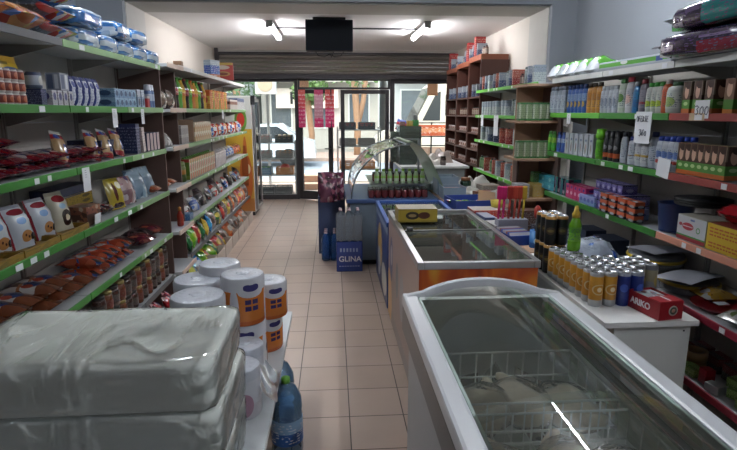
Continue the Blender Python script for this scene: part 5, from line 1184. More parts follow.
rl('sgc', 648, 664, A, 3, 'white round bottle with bright green cap, top right shelf', 'white bottles with green caps on the top right shelf')
rl('sor', 664, 670, A, 1, 'orange-red bottle with pale cap, top right shelf')
rl('stub', 671, 682, A, 1, 'wide white tub with dark green lid next to hair dye boxes, top right shelf')
m_dye = pack('dye_l', [(0, '#b5602c'), (.14, '#4f8a3a'), (.42, '#4a3028')], logo=[(.5, .68, .25, .22, '#c9a08c'), (.62, .88, .32, .12, '#3a221c'), (.5, .3, .25, .06, '#a8c48a')], extra=[(.0, .1, .55, 1, '#7a6a5a'), (.9, 1, .55, 1, '#7a6a5a')], rough=.35)
m_dye2 = pack('dye2_l', [(0, '#b56a2c'), (.12, '#4a7a35'), (.40, '#7a5848')], logo=[(.5, .70, .27, .22, '#cfa892'), (.6, .93, .35, .1, '#5a3a2a')], rough=.35)
fbox('dye', 'hair_dye_box', .062, .08, .155, m_dye, 'hair dye box'); fbox('dye2', 'hair_dye_box', .062, .08, .155, m_dye2, 'hair dye box')
rl('dye', 684, 718, A, 3, 'dark hair dye box with portrait and green band behind the 300 card', 'hair dye boxes behind the 300 card', off=.05)
for i in range(3): put('dye2', (1.825, 2.36 - i * .105, A), -pi / 2 + (.0, .12, -.1)[i], 'brown-haired hair dye box right of the 300 card, ' + ('first', 'second', 'third')[i] + ' one')
# purple bags on top
m_pur = pack('purp_l', [(0, '#2a1836'), (.5, '#2f1c3f')], extra=[(.42, 1, .0, 1, '#1f7070'), (.02, .22, .1, .3, '#a89ca5'), (.24, .40, .6, .85, '#5a4a6a')], text='#5a4a6a', rough=.2, coat=.6)
m_pur2 = pack('purp2_l', [(0, '#2a1836'), (.5, '#2f1c3f')], extra=[(.48, 1, .0, .5, '#7a1a30'), (.02, .25, .25, .5, '#a89ca5'), (.5, .9, .6, .7, '#7a6a8a')], text='#5a4a6a', rough=.2, coat=.6)
for i, (m_, nmx) in enumerate(((m_pur2, 'purple_cat'), (m_pur, 'purple_teal'))):
    softpack(nmx, .62, .40, .118, m_, 'litter_bag', 'bag', 30 + i)
    n_, me_, kd_, ct_ = _K[nmx]; b = MB(); b.sheet(lambda u, v: (-.30 - .05 * u, -.17 + .16 * v, .06 + .012 * sin(9 * v + i)), 3, 8, m_tagw if i else mat('bag_seal', '#2a1836', .3)); b.sheet(lambda u, v: (-.30 - .05 * u, -.17 + .16 * v, .062 + .012 * sin(9 * v + i)), 3, 8, mat('bag_seal', '#2a1836', .3), flip=True); kd_.append(('seal_flap', b.done('sf'), None))
o = put('purple_cat', (1.66, 2.16, 1.99), 0, 'dark purple and red bag on top of right shelves, lower of the two'); o.rotation_euler = Euler((0, 0, -pi / 2 + .12)); o.location = (1.86, 2.46, 1.927)
o = put('purple_teal', (1.66, 2.16, 2.1), 0, 'dark purple and teal bag on top of right shelves, upper of the two'); o.rotation_euler = Euler((0, -.03, -pi / 2 + .05)); o.location = (1.85, 2.38, 2.052)
# white-green packs of nappies on top, left end
m_gp = pack('gpk_l', [(0, '#a8adb3'), (.5, '#9aa0a8')], rough=.3, coat=.4)
b = MB(); b.box(-.36, .36, -.11, .11, 0, .055, mat('gpk_side', '#a8b0b8', .4), .012, front=pack('gpf', [(0, '#a8b0b8'), (.35, '#4c9a2c')], logo=[(.4, .65, .05, .2, '#d9ddd9')], extra=[(.82, .9, .3, 1, '#2a4a8a')]), top=mat('gp_green', '#4f9a30', .4)); kind('gpk', 'nappy_pack', b.done('gpk'), [], 'nappy pack')
put('gpk', (1.87, 3.17, 1.927), -pi / 2 + .05, 'long green and white pack lying flat on top of right shelves')
fpouch('gbag', 'nappy_bag', .13, .13, .2, pack('gbag_l', [(0, '#4a8a35'), (.10, '#4f9a30'), (.66, '#b5babf')], rough=.2, coat=.5, bump=.5), 'nappy bag', 22, wr=.02)
for i in range(5):
    o = put('gbag', (1.98, 3.66 + i * .165, 1.985), 0, 'crumpled white bag end with green top hanging over the top right shelf edge', None, 'white and green bags along the top right shelf'); o.rotation_euler = Euler((-pi / 2 - .25, 0, pi / 2 + random.uniform(-.15, .15))); o.location.x = 1.93; o.location.z = 1.995; 
# row B (z 1.36)
B_ = 1.361
shampoo('gt', '#3f8a2c', '#2f6a24', [(0, '#3f9a2c'), (.5, '#8ab53a')], .155, .026); rl('gt', 551, 559, B_, 2, 'green tube bottle at the far end of second right shelf', 'green tube bottles on the second right shelf')
shampoo('bt', '#2f4f9c', '#24386a', [(0, '#2f55a5'), (.6, '#a0aec9')], .155, .028); rl('bt', 560, 569, B_, 2, 'blue tube bottle next to green ones, second right shelf', 'blue tube bottles on the second right shelf')
ibox('wbx', .06, .09, .155, [(0, '#adb2ba')], name='white_carton', logo=[(.5, .35, .14, .22, '#7a6a5f'), (.5, .72, .22, .06, '#5a6a8a')]); rl('wbx', 570, 600, B_, 6, 'white carton with bottle picture, second right shelf', 'white cartons with bottle pictures on the second right shelf', off=.055)
fbottle('lime', 'spray_can', [(.03, 0), (.03, .12), (.022, .135)], mat('lime_p', '#5fae24', .3, coat=.3), [(.034, .135), (.036, .15), (.03, .195), (.001, .2)], mat('lime_c', '#6fc02c', .35), 'spray can', 1, 1, (.02, .11), pack('lime_l', [(0, '#5aa524'), (.6, '#4f9424')], text='#1f4a1c', rep=2)); rl('lime', 600, 609, B_, 1, 'bright lime green spray can, second right shelf')
tube_can('blk', 'spray_can', .026, .145, pack('blk_l', [(0, '#1d1e22'), (.15, '#b5522c'), (.35, '#1d1e22')], logo=(.5, .6, .3, .1, '#6a6c70'), rep=2), m_black, 'spray can', '#1a1b1e'); rl('blk', 609, 625, B_, 3, 'black spray can with orange band, second right shelf', 'black spray cans with orange bands on the second right shelf', rows=2, rd=.06)
shampoo('wt', '#a5abb5', '#2a2c34', [(0, '#aab0ba')], .185, .03); rl('wt', 625, 633, B_, 1, 'tall pale bottle with black top right of black spray cans')
shampoo('wh2', '#a8adb8', '#2a3a7a', [(0, '#b0b5be'), (.3, '#7a5a3a'), (.36, '#b0b5be')], .165, .035); rl('wh2', 633, 642, B_, 1, 'white bottle with blue cap behind the OFERTE card, second right shelf')
shampoo('wy', '#adb1b8', '#3a3a44', [(0, '#b2b5bb'), (.35, '#b5953a'), (.5, '#b2b5bb')], .16, .038); rl('wy', 642, 655, B_, 2, 'white bottle with yellow label below the OFERTE card', 'white bottles with yellow labels below the OFERTE card')
shampoo('wtall', '#9fa6b2', '#1f2a55', [(0, '#a5abb6')], .20, .036); rl('wtall', 655, 664, B_, 1, 'tall pale bottle with navy cap, second right shelf')
shampoo('wb', '#a8aeba', '#24409a', [(0, '#adb3bd')], .18, .035, logo=[(.5, .6, .3, .2, '#5a74ad'), (.5, .2, .3, .1, '#b53a30')]); rl('wb', 664, 688, B_, 4, 'white bottle with royal blue cap behind the slanted blank card', 'white bottles with royal blue caps on the second right shelf', rows=2, rd=.075)
rl('dye', 688, 737, B_, 7, 'hair dye box with portrait in the long row on second right red shelf', 'hair dye boxes in the row on the red-edged second right shelf', off=.05)
fbox('navycap', 'carton', .3, .12, .05, mat('navycap', '#1f2a4c', .4), 'carton'); 
# row C (z 1.035)
C_ = 1.036
ibox('teal', .15, .12, .055, [(0, '#2a8a9a'), (.5, '#3a9cab')], text='#1a5a6a', logo=(.25, .5, .15, .3, '#8ac0c4')); rl('teal', 541, 562, C_, 3, 'teal tissue carton stacked at the far end of third right shelf', 'teal tissue cartons on the third right shelf', off=.08, layers=2, lh=.056)
ibox('purp', .075, .1, .13, [(0, '#5a2480'), (.5, '#8a2a6a'), (.9, '#c9a02c')], logo=[(.5, .3, .28, .1, '#3a1a5a')], text='#a88ac0'); rl('purp', 561, 577, C_, 3, 'purple and magenta box with yellow top, third right shelf', 'purple boxes with yellow tops on the third right shelf', off=.065)
ibox('pinkbx', .06, .1, .105, [(0, '#b52a5f'), (.5, '#c03468')], logo=[(.5, .4, .3, .12, '#d9a8b9'), (.5, .8, .25, .1, '#5a2a7a')]); rl('pinkbx', 575, 596, C_, 5, 'bright pink box, third right shelf beside the purple ones', 'bright pink boxes on the third right shelf', off=.06)
ibox('lav', .06, .1, .065, [(0, '#6a86b0'), (.5, '#8a8fc0')], logo=(.5, .5, .3, .2, '#4a5a9a')); rl('lav', 592, 608, C_, 4, 'small lavender blue box right of the pink ones', 'small lavender blue boxes on the third right shelf', off=.045)
ibox('violet', .062, .1, .06, [(0, '#4a3f86'), (.5, '#6a62a8'), (.85, '#26264a')], logo=(.5, .4, .25, .2, '#a9a8cf'), text='#b5b3d4')
rl('violet', 604, 632, C_, 5, 'violet box in the stacked block of third right shelf', 'violet boxes stacked on the third right shelf', off=.06, layers=2, lh=.061, rows=2, rd=.102)
rl('violet', 600, 628, C_ + .122, 5, 'violet box of the topmost layer, third right shelf', 'violet boxes in the top layer on the third right shelf', off=.10, rows=1)
m_ob = pack('orb_l', [(0, '#1c1c26'), (.45, '#c0522c'), (.7, '#b54a28')], logo=(.5, .35, .3, .15, '#8a8a94'), rep=2)
ibox('orbx', .085, .06, .04, [(0, '#1f2030'), (.4, '#c05a34')], logo=(.6, .3, .3, .2, '#9aa0a8'), name='wipes_packet', cat='packet')
for l in range(3): rl('orbx', 614, 654, C_ + l * .041, 4, 'orange and black packet stacked before the violet boxes', 'orange and black packets on the third right shelf', off=.005, X=1.785)
rl('lav', 636, 648, C_ + .0, 2, 'lavender box beside the blue plastic basket', 'lavender boxes beside the blue basket', off=.06)
b = MB(); w_, h_ = .09, .15
bask = mat('basket_blue', '#1b3066', .35, coat=.3)
b.lathe([(.07, 0), (.085, .15), (.09, .155), (.08, .15), (.065, .01), (.001, .01)], bask, 20, 1.15, .9, cap=False)
kind('basket', 'plastic_basket', b.done('bas'), [], 'basket'); put('basket', (1.86, 2.74, C_), 0, 'dark blue plastic tub standing between the packets and the white carton, third right shelf')
b = MB()
for l in range(3): b.lathe([(.001, l * .012), (.13, l * .012), (.135, l * .012 + .009), (.001, l * .012 + .01)], m_black, 24)
tag(link('stacked_trays', b.done('str'), None, (1.92, 2.62, C_ + .162)), 'flat black round trays stacked over the blue tub and white carton', 'tray')
m_wc = pack('wc_l', [(0, '#8a2434'), (.16, '#3f8a3c'), (.22, '#b4b6bb')], logo=[(.38, .58, .2, .15, '#a52836'), (.74, .52, .07, .12, '#4a8a4a'), (.74, .52, .045, .08, '#b4b6bb'), (.12, .62, .06, .07, '#9a3440')], extra=[(.2, .55, .56, .6, '#c9b5b8'), (.45, .6, .82, .9, '#5a6a9a')], rough=.35)
fbox('wc', 'carton', .215, .15, .125, m_wc, 'carton', side=mat('wc_side', '#8f8f7a', .5), topm=mat('wc_top', '#9c9a90', .6)); put('wc', (1.84, 2.47, C_ + .002), -pi / 2, 'white carton with red oval and green wave stripe, third right shelf')
b = MB(); b.box(-.15, .15, -.07, .07, 0, .125, mat('ybox_s', '#a8902c', .5), .002, front=mat('ybox', '#bfa22c', .45), top=mat('ybox_t', '#7a2a24', .5)); kind('ybox', 'carton', b.done('yb'), [], 'carton')
yb = put('ybox', (1.83, 2.20, C_ + .002), -pi / 2, 'yellow carton with red lettering at the right edge, third right shelf')
m_rt = mat('red_print', '#a5542a', .5)
for i, t_ in enumerate(('ORIGINAL QUALITY', 'KARTON', 'LUX SERVICE', 'IN 12 x 24 PIECES')):
    pass
b = MB(); random.seed(5)
for z in (.104, .088, .072, .035, .02):
    x = -.13
    while x < .12:
        w_ = random.uniform(.008, .03); b.box(x, x + w_, -.0715, -.0705, z - .0035, z + .0035, m_rt); x += w_ + .007
link('printed_lines', b.done('pl'), yb)
m_rbag = pack('rbag_l', [(0, '#8a1520'), (.5, '#b01c28')], rough=.15, coat=.8, bump=.6)
fpouch('rbag', 'red_bag', .2, .08, .17, m_rbag, 'bag', 17, wr=.02)
for i, (y, z, a) in enumerate(((2.30, 1.17, .2), (2.14, 1.175, -.2))): 
    o = put('rbag', (1.95, y, z), 0, 'glossy red plastic bag on top of the yellow carton, ' + ('nearer the white carton' if i == 0 else 'at the picture edge')); o.rotation_euler = Euler((-pi / 2, 0, pi / 2 + a)); o.location = (1.97, y, 1.21)
# cards
def card(name, x, y, z, w, h, label, strokes=None, tilt=0, m=m_tagw, yaw=-pi / 2, size=.03, pen=.0012, sx=0, sz=0):
    o = link(name, bx(-w / 2, w / 2, -.0006, .0006, -h, 0, m).done('card'), None, (x, y, z), (0, tilt, yaw)); tag(o, label, 'price card')
    if strokes: link('handwriting', stroke_mesh(strokes, size, pen, mat('pen_ink', '#2a2f4a', .6)), o, (sx, -.0014, sz))
    return o
D3 = [(0, .9), (.3, 1), (.55, .85), (.3, .6), (.55, .3), (.3, 0), (0, .1)]; D6 = [(.5, 1), (.15, .7), (.02, .3), (.2, 0), (.5, .15), (.45, .5), (.08, .4)]; D0 = [(.3, .9), (.05, .6), (.1, .1), (.4, 0), (.6, .4), (.5, .85), (.3, .9)]
LO = [(.3, 1), (0, .6), (.1, 0), (.45, .05), (.5, .7), (.3, 1)]; LF = [(.4, 1), (0, 1), (0, 0)]; LF2 = [(0, .5), (.35, .5)]; LE = [(.45, 1), (.02, 1), (0, 0), (.45, 0)]; LR = [(0, 0), (0, 1), (.4, .8), (.05, .5), (.45, 0)]; LT = [(0, 1), (.5, 1)]; LT2 = [(.25, 1), (.25, 0)]
def sh(s, dx, dy=0, k=1): return [(x * k + dx, y * k + dy) for x, y in s]
w1 = [sh(LO, -2.1, 0), sh(LF, -1.35, 0), sh(LF2, -1.35, 0), sh(LE, -.75), sh(LF2, -.75), sh(LR, -.1), sh(LT, .5), sh(LT2, .5), sh(LE, 1.15), sh(LF2, 1.15)]
w2 = [sh(D3, -1.0, -2.6, 1.2), sh(D6, -.1, -2.5, 1.1), sh(D0, .75, -2.5, .9)]
card('offer_card', 1.7435, 2.945, 1.672, .155, .175, 'white handwritten card reading OFERTE 360 taped on the top right green rail', w1 + w2, size=.031, pen=.002, sz=-.055, tilt=.0)
w3 = [sh(D3, -1.1), sh(D0, -.3), sh(D0, .5)]
tp = card('price_card', 1.7435, 2.47, 1.725, .10, .085, 'white handwritten card reading 300 in front of the hair dye boxes', w3, size=.042, pen=.002, sz=-.068)
tag(link('tape_strip', bx(-.055, .055, -.0008, .0008, -.035, 0, mat('tape_beige', '#b8a283', .6)).done('tp'), None, (1.7434, 2.50, 1.664), (0, 0, -pi / 2)), 'beige tape strip on the red rail under the 300 card', 'tape')
card('blank_card', 1.7435, 2.71, 1.43, .11, .10, 'blank slanted white card on the second right rail before the hair dye boxes', tilt=.12)
b = MB()
for i_, (pxx, z, w_, h_, lb) in enumerate(((570, 1.66, .06, .075, 'small printed price card at the far end of the top right green rail'),)):
    card('price_card', 1.7435, yr(pxx, 1.75), z, w_, h_, lb, [sh(LF2, -.5, i * .6 - 2, 2) for i in range(4)], size=.018, pen=.0008, sz=-.03)
def lcard(pxx, z, w_, h_, lb): return card('price_card', -1.2933, yl(pxx, -1.29), z, w_, h_, lb, [sh(LF2, -.9, i * .75 - 2.4, 3) for i in range(4)], size=.016, pen=.0009, yaw=pi / 2, sz=-.035)
lcard(115, 1.69, .07, .11, 'white price card hanging from first left green rail, nearest of two'); lcard(143, 1.69, .06, .10, 'white price card hanging from first left rail, further of two')
lcard(80, 1.385, .085, .125, 'white price card hanging from second left green rail'); lcard(223, 1.69, .08, .10, 'small white price card hanging from the far first left rail')
# row D, E
Dz, Ez = .721, .371
fpouch('plates', 'plate_bag', .3, .06, .34, pack('plates_l', [(0, '#9aa0a8')], rough=.25, coat=.4, bump=.4), 'bag', 40, wr=.01)
m_film2 = clear('packet_film', '#e8ecee', 1.45, .1, bump=.5, haze=.35, hazecol='#b9bcc0')
def platepack(x, y, z, r_, label, col, rim, a=0, tilt=0):
    b = MB()
    for k in range(6): b.lathe([(.001, k * .008), (r_ * .7, k * .008), (r_, k * .008 + .012), (r_, k * .008 + .014), (r_ * .7, k * .008 + .004), (.001, k * .008 + .004)], mat('pl' + col, col, .4), 24, cap=False)
    o = link('plate_pack', b.done('pp'), None, (x, y, z), (tilt, 0, a)); tag(o, label, 'plate pack')
    b = MB(); b.lathe([(r_ + .002, .0), (r_ + .006, .03), (r_ + .002, .062), (r_ * .6, .065), (.001, .066)], m_film2, 24, cap=False); link('film', b.done('fl'), o)
    return o
platepack(1.93, 2.98, Dz, .15, 'stack of white plates in clear film on the fourth right shelf', '#a9adb3', 0)
o = platepack(1.91, 2.95, Dz + .075, .15, 'stack of grey-white plates with yellow wrapping on top of other plates', '#8f949c', 0, 0, .06)
b = MB(); b.lathe([(.155, 0), (.162, .004), (.155, .02), (.15, .01)], mat('yellow_wrap', '#b59a24', .35, coat=.3), 28, cap=False); link('yellow_band', b.done('yb'), o, (0, 0, .03))
o = platepack(1.93, 2.66, Dz, .14, 'stack of plates banded in yellow under a white sheet, fourth right shelf', '#a5a29a', 0)
b = MB(); b.lathe([(.145, 0), (.152, .004), (.145, .02), (.14, .01)], mat('yellow_wrap', '#b59a24', .35), 28, cap=False); link('yellow_band', b.done('yb'), o, (0, 0, .04))
b = MB(); b.sheet(lambda u, v: (-.15 + .3 * u, -.11 + .22 * v, .01 * sin(3 * u) - .02 * v * v), 8, 6, mat('paper_sheet', '#b5b8c2', .6)); b.sheet(lambda u, v: (-.15 + .3 * u, -.11 + .22 * v, -.001 + .01 * sin(3 * u) - .02 * v * v), 8, 6, mat('paper_sheet', '#b5b8c2', .6), flip=True)
me = b.done('sheet'); tag(link('paper_sheet', me, None, (1.90, 2.63, Dz + .092), (0, 0, .4)), 'white sheet of paper lying on the yellow-banded plates', 'paper'); tag(link('paper_sheet', me, None, (1.92, 2.92, Dz + .165), (.05, .05, .2)), 'larger grey-white sheet lying on the upper plate stack', 'paper')
b = MB(); b.lathe([(.001, 0), (.10, 0), (.13, .02), (.135, .025), (.10, .008), (.001, .006)], mat('red_plate', '#8a1c26', .3, coat=.6), 28, cap=False)
o = link('red_plate', b.done('rp'), None, (1.90, 2.37, Dz)); tag(o, 'stack-top glossy red plate on the fourth right shelf', 'plate'); link('paper_label', bx(-.03, .03, -.02, .02, .026, .028, m_tagw).done('pl'), o)
for i in range(3):
    fpouch('clr%d' % i, 'food_bag', .16, .06, .18, pack('clr%d_l' % i, [(0, ('#a5a39a', '#a8853a', '#9a9ca0')[i])], mottle=(6, (['#8a8a84', '#b5b5ae', '#6a7a4a'], ['#b58a2c', '#a5a8a8', '#8a5a2c'], ['#9a9ca0', '#b5b8bc', '#7a6a5a'])[i], .4), rough=.18, coat=.6, bump=.4), 'bag', 44 + i)
for i, (k_, y, x, lb) in enumerate((('clr1', 2.48, 2.03, 'yellowish plastic bag behind the red plate'), ('clr0', 2.18, 1.93, 'pale plastic food bag right of the red plate, nearer the aisle'), ('clr2', 2.04, 1.98, 'clear plastic bag on the fourth right shelf at picture edge'), ('clr1', 2.2, 2.05, 'orange-yellow plastic bag at the back of the fourth right shelf'))):
    o = put(k_, (x, y, Dz + .035), 0, lb); o.rotation_euler = Euler((-pi / 2, 0, pi / 2 + .3 * i))
b = MB(); b.lathe([(.038, 0), (.062, 0), (.062, .045), (.038, .045), (.038, 0)], mat('tape_brown', '#a5855a', .35, coat=.4), 28, cap=False)
kind('taper', 'tape_roll', b.done('tr'), [], 'tape roll'); put('taper', (1.86, 2.46, Ez + .001), 0, 'brown packing tape roll, lower of two stacked on the lowest right shelf'); put('taper', (1.862, 2.458, Ez + .048), 0, 'brown packing tape roll, upper of two stacked on the lowest right shelf')
ibox('gnb', .10, .06, .045, [(0, '#5a7a2c'), (.4, '#7a9a4a')], text='#c9d4a8')
for i, (x, y, z, a, lb) in enumerate(((1.80, 2.38, 0, .1, 'green box beside tape rolls on lowest right shelf'), (1.86, 2.12, 0, .4, 'green box near the picture edge, lowest right shelf'), (1.86, 2.13, .046, .2, 'green box stacked on another near picture edge'), (1.80, 2.01, 0, -.3, 'small green box at the very right edge, lowest shelf'))):
    put('gnb', (x, y, Ez + .001 + z), -pi / 2 + a, lb)
ibox('rdb', .05, .05, .075, [(0, '#9a1c28'), (.6, '#a82432')]); put('rdb', (1.81, 2.285, Ez + .001), -pi / 2, 'small red box on the lowest right shelf between green boxes')
ibox('whs', .07, .05, .04, [(0, '#a5a8a8')]); put('whs', (1.79, 2.20, Ez + .001), -pi / 2 + .3, 'small white box on the lowest right shelf')
ibox('mixb', .1, .08, .08, [(0, '#5a4a4a'), (.5, '#8a3a3a')], text='#b5a8a8')
for i in range(5): put('mixb', (1.96, 2.02 + i * .13, Ez + .001), -pi / 2, 'dull red-brown carton at the back of the lowest right shelf', None, 'dull red-brown cartons at the back of the lowest right shelf')
# ================================================================ DESK + COUNTER TOP GOODS
r = thing('desk', 'white-topped desk with pale grey end panel holding the cans and red box', 'desk', (1.42, 2.6, 0)); ox, oy = 1.42, 2.6
m_dk = mat('desk_grey_panel', '#c3c7c4', .5, noise_amt=.03)
P = lambda *a: part(*a, r, ox, oy)
P('desktop', 1.20, 1.64, 2.16, 3.36, .725, .75, m_white); P('end_panel', 1.26, 1.62, 2.185, 2.205, 0, .725, m_dk); P('end_panel', 1.26, 1.62, 3.32, 3.34, 0, .725, m_dk); P('front_panel', 1.26, 1.28, 2.205, 3.32, .1, .725, m_dk); P('screw', 1.585, 1.592, 2.182, 2.186, .69, .697, m_black)
r = thing('long_table', 'brown-topped long table covered with sale boxes beside the freezers', 'table', (1.4, 4.8, 0)); ox, oy = 1.4, 4.8
P('tabletop', 1.16, 1.44, 3.38, 5.08, .725, .75, m_lbrown); P('tabletop_end', 1.16, 1.9, 5.081, 6.6, .725, .75, m_lbrown)
for x in (1.2, 1.41):
    for y in (3.42, 5.0, 6.5): P('leg', x - .02, x + .02, y - .02, y + .02, 0, .725, m_black)
fr_r = .0325
m_oc = pack('oc_l', [(0, '#a6a9ad'), (.2, '#b8822c'), (.62, '#c08a30'), (.9, '#9a9c9e')], logo=[(.5, .52, .36, .16, '#c9b48a'), (.5, .52, .29, .13, '#b8822c'), (.5, .52, .12, .07, '#e0d2b0')], rough=.3, rep=2)
tube_can('oc', 'drink_can', fr_r, .168, m_oc, alu, 'can'); m_bc = pack('bc_l', [(0, '#1c2f78'), (.9, '#8a8f9a')], logo=[(.5, .55, .2, .12, '#3a5ab0')], rough=.3, rep=2, coat=.3); tube_can('bc', 'drink_can', fr_r, .168, m_bc, alu, 'can')
m_kc = pack('kc_l', [(0, '#16161a'), (.9, '#b5884a')], logo=[(.5, .5, .28, .13, '#4a3a2c'), (.5, .5, .2, .05, '#7a6a3a')], rough=.3, rep=2); tube_can('kc', 'drink_can', fr_r, .168, m_kc, alu, 'can'); m_sc = pack('sc_l', [(0, '#7f8084'), (.5, '#8f8a72'), (.85, '#6a6c70')], logo=(.5, .5, .3, .2, '#b5a25a'), rep=2, rough=.3); tube_can('sc', 'drink_can', fr_r, .168, m_sc, alu, 'can')
cl = {'oc': ('orange drink can in the block of cans on the white desk', 'orange cans on the desk'), 'bc': ('dark blue drink can at the front right of the block on the desk', 'dark blue cans on the desk'), 'kc': ('black drink can in lower tier behind the orange cans', 'black cans, lower tier'), 'sc': ('silver and gold drink can behind the red box', 'silver and gold cans behind the red box')}
for k in range(4):
    for j in range(8):
        if k >= 2 and j >= 5: continue
        kk = 'bc' if k >= 2 else 'oc'
        put(kk, (1.262 + k * .067 - .006 * j * .3, 2.385 + j * .067, .751), random.random() * .6 + pi - .4, cl[kk][0], None, cl[kk][1])
for k in range(2):
    for j in range(3): put('sc', (1.535 + k * .067 - (0), 2.50 + j * .067, .751), 1.0, cl['sc'][0], None, cl['sc'][1])
for k in range(2):
    for j in range(3):
        put('kc', (1.25 + k * .067, 2.935 + j * .067, .751), 2.5, cl['kc'][0], None, cl['kc'][1]); put('kc', (1.25 + k * .067, 2.935 + j * .067, .920), 2.8, 'black drink can standing in the upper tier behind the orange cans', None, 'black cans, upper tier')
fbottle('sq', 'squeeze_bottle', [(.030, 0), (.034, .01), (.034, .05), (.027, .075), (.031, .1), (.033, .13), (.022, .155), (.016, .165)], mat('sq_p', '#5f9a1c', .25, coat=.5), [(.02, .165), (.021, .185), (.012, .20), (.009, .222), (.001, .224)], mat('sq_c', '#c9a83a', .35), 'bottle', 1, .8, (.05, .12), pack('sq_l', [(0, '#6aa524'), (.6, '#4f8a1c')], text='#1f3a5a', rep=2))
put('sq', (1.327, 2.79, .9195), .3, 'bright green squeeze bottle with yellow cap standing on the cans', sc=1.12)
# red box
R_ = thing('red_box', 'red open carton lettered with white ARIKO and round emblem on the desk corner', 'carton', (1.495, 2.275, .751), (0, 0, .17))
mr = mat('carton_red', '#8f1620', .4, noise_amt=.06); w_, d_, h_ = .125, .2, .085
me = tray(w_, d_, h_, mr, .003); link('carton_body', me, R_)
link('flap', bx(-w_ / 2 + .002, w_ / 2 - .002, -d_ / 2 + .002, -d_ / 2 + .075, h_, h_ + .003, mr).done('fl'), R_); link('contents', bx(-w_ / 2 + .006, w_ / 2 - .006, -d_ / 2 + .08, d_ / 2 - .006, .006, h_ - .008, pack('cont', [(0, '#8a8f94')], mottle=(6, ['#a5a9ad', '#5a6a7a', '#7a3a3a', '#c0c2c2'], .6)), .004).done('ct'), R_)
link('white_stripe', bx(-.004, .004, -d_ / 2 + .01, -d_ / 2 + .074, h_ + .003, h_ + .0036, m_tagw).done('ws'), R_)
link('lettering', text_mesh('ARIKO', .042, mat('white_ink', '#d5d2d4', .6), .0008, .0012), R_, (-w_ / 2 - .001, .02, h_ * .5), (pi / 2, 0, -pi / 2))
b = MB(); b.lathe([(.001, -.0008), (.024, -.0008), (.024, 0)], mat('emblem_ring', '#b5b0a8', .5), 24, axis='y'); b.lathe([(.001, -.0014), (.018, -.0014), (.018, 0)], mat('emblem_in', '#3a4a3c', .5), 24, axis='y'); b.lathe([(.001, -.002), (.009, -.002), (.009, 0)], mat('emblem_c', '#b58a78', .5), 16, axis='y')
link('round_emblem', b.done('em'), R_, (.01, -d_ / 2 - .0005, h_ * .5))
# clear bag & blue-white bag behind cans
fpouch('cbag', 'plastic_bag', .22, .12, .22, pack('cbag_l', [(0, '#5f6670')], mottle=(5, ['#4a5260', '#8a9098', '#5a606c'], .4), rough=.12, coat=.9, bump=.8), 'bag', 51, wr=.03)
fpouch('bwbag', 'plastic_bag', .26, .12, .26, pack('bwbag_l', [(0, '#9aa3b3')], mottle=(4, ['#2a4a94', '#a5adb9', '#b5bcc6', '#34579c'], .45), rough=.12, coat=.9, bump=.8), 'bag', 53, wr=.03)
o = put('cbag', (1.50, 2.95, .755), .2, 'crumpled clear plastic bag behind the cans under right shelves', rx=.25); o.location = (1.47, 3.02, .80); o.rotation_euler = Euler((-1.2, 0, .3))
o = put('bwbag', (1.60, 2.78, .76), .2, 'blue and white plastic bag spilling behind the blue cans'); o.rotation_euler = Euler((-1.0, 0, .5)); o.location = (1.57, 2.79, .80)
fbox('dkcart', 'carton', .2, .15, .12, mat('dkcart', '#2a3446', .5), 'carton'); put('dkcart', (1.52, 3.22, .751), -.2, 'dark slate carton under the right shelves behind the black cans'); put('dkcart', (1.87, 3.7, .722), -pi / 2, 'dark slate carton on the fourth right shelf behind green bottle'); put('dkcart', (1.87, 3.4, .722), -pi / 2, 'dark slate carton on the fourth right shelf, nearer to the plates')
# blue display box with sachets + tall blue cup + spatulas
T = .751
R_ = thing('display_box', 'blue counter display box full of white and blue sachets by middle freezer', 'display box', (1.31, 3.70, T + .0), (0, 0, .12))
link('carton_body', tray(.19, .26, .07, mat('blue_card', '#1f3f8f', .4)), R_); sac = mat('sachet', '#a9a5a8', .4); sac2 = mat('sachet_blue', '#3a5aa5', .4); sac3 = mat('sachet_red', '#8a4a44', .4)
for k in range(9): b = MB(); b.box(-.085, .085, -.004, .004, .0, .075, (sac, sac2, sac3, sac)[k % 4], rot=Matrix.Rotation(-.5, 3, 'X')); link('sachet', b.done('sa'), R_, (0, -.105 + k * .026, .012))
R_ = thing('display_stand', 'display of pink and red hair clips on upright sticks above the blue box', 'display', (1.36, 3.93, T)); R_.scale = (1.15, 1, 1.35)

link('stand_box', bx(-.1, .1, -.05, .05, 0, .09, mat('box_pinkish', '#8a8a96', .5), .003).done('st'), R_)
for i, (c, xx) in enumerate((('#c9246a', -.09), ('#c9246a', -.06), ('#a8322c', -.02), ('#b5402f', .015), ('#a83a2a', .045), ('#b5982c', .075))):
    b = MB(); b.tube([(xx, 0, .09), (xx + .005, 0, .2)], .008, mat('stick_' + c, c, .2, coat=.5), 6); st_ = link('stick', b.done('sk'), R_)
    b = MB(); b.box(xx - .016, xx + .022, -.012, .012, .2, .275, mat('clip_' + c, c, .35), .01); link('clip_head', b.done('ch'), st_)
R_ = thing('blue_cup', 'blue printed canister holding a black handled brush beside the display box', 'canister', (1.395, 3.52, T))
b = MB(); b.lathe([(.038, 0), (.04, .12), (.036, .12), (.034, .005), (.001, .005)], pack('cup_l', [(0, '#24508a'), (.3, '#3a78b5')], logo=(.5, .4, .2, .2, '#a8c4d4'), rep=2), 18, cap=False); link('canister_body', b.done('cb'), R_)
b = MB(); b.tube([(0, 0, .02), (.004, 0, .2)], .012, m_black, 8); h__ = link('brush_handle', b.done('bh'), R_); b = MB(); b.lathe([(.012, .2), (.024, .22), (.024, .27), (.01, .29), (.001, .295)], mat('brush_red', '#a3352c', .4), 10, cx=.004); link('brush_head', b.done('bh2'), h__)
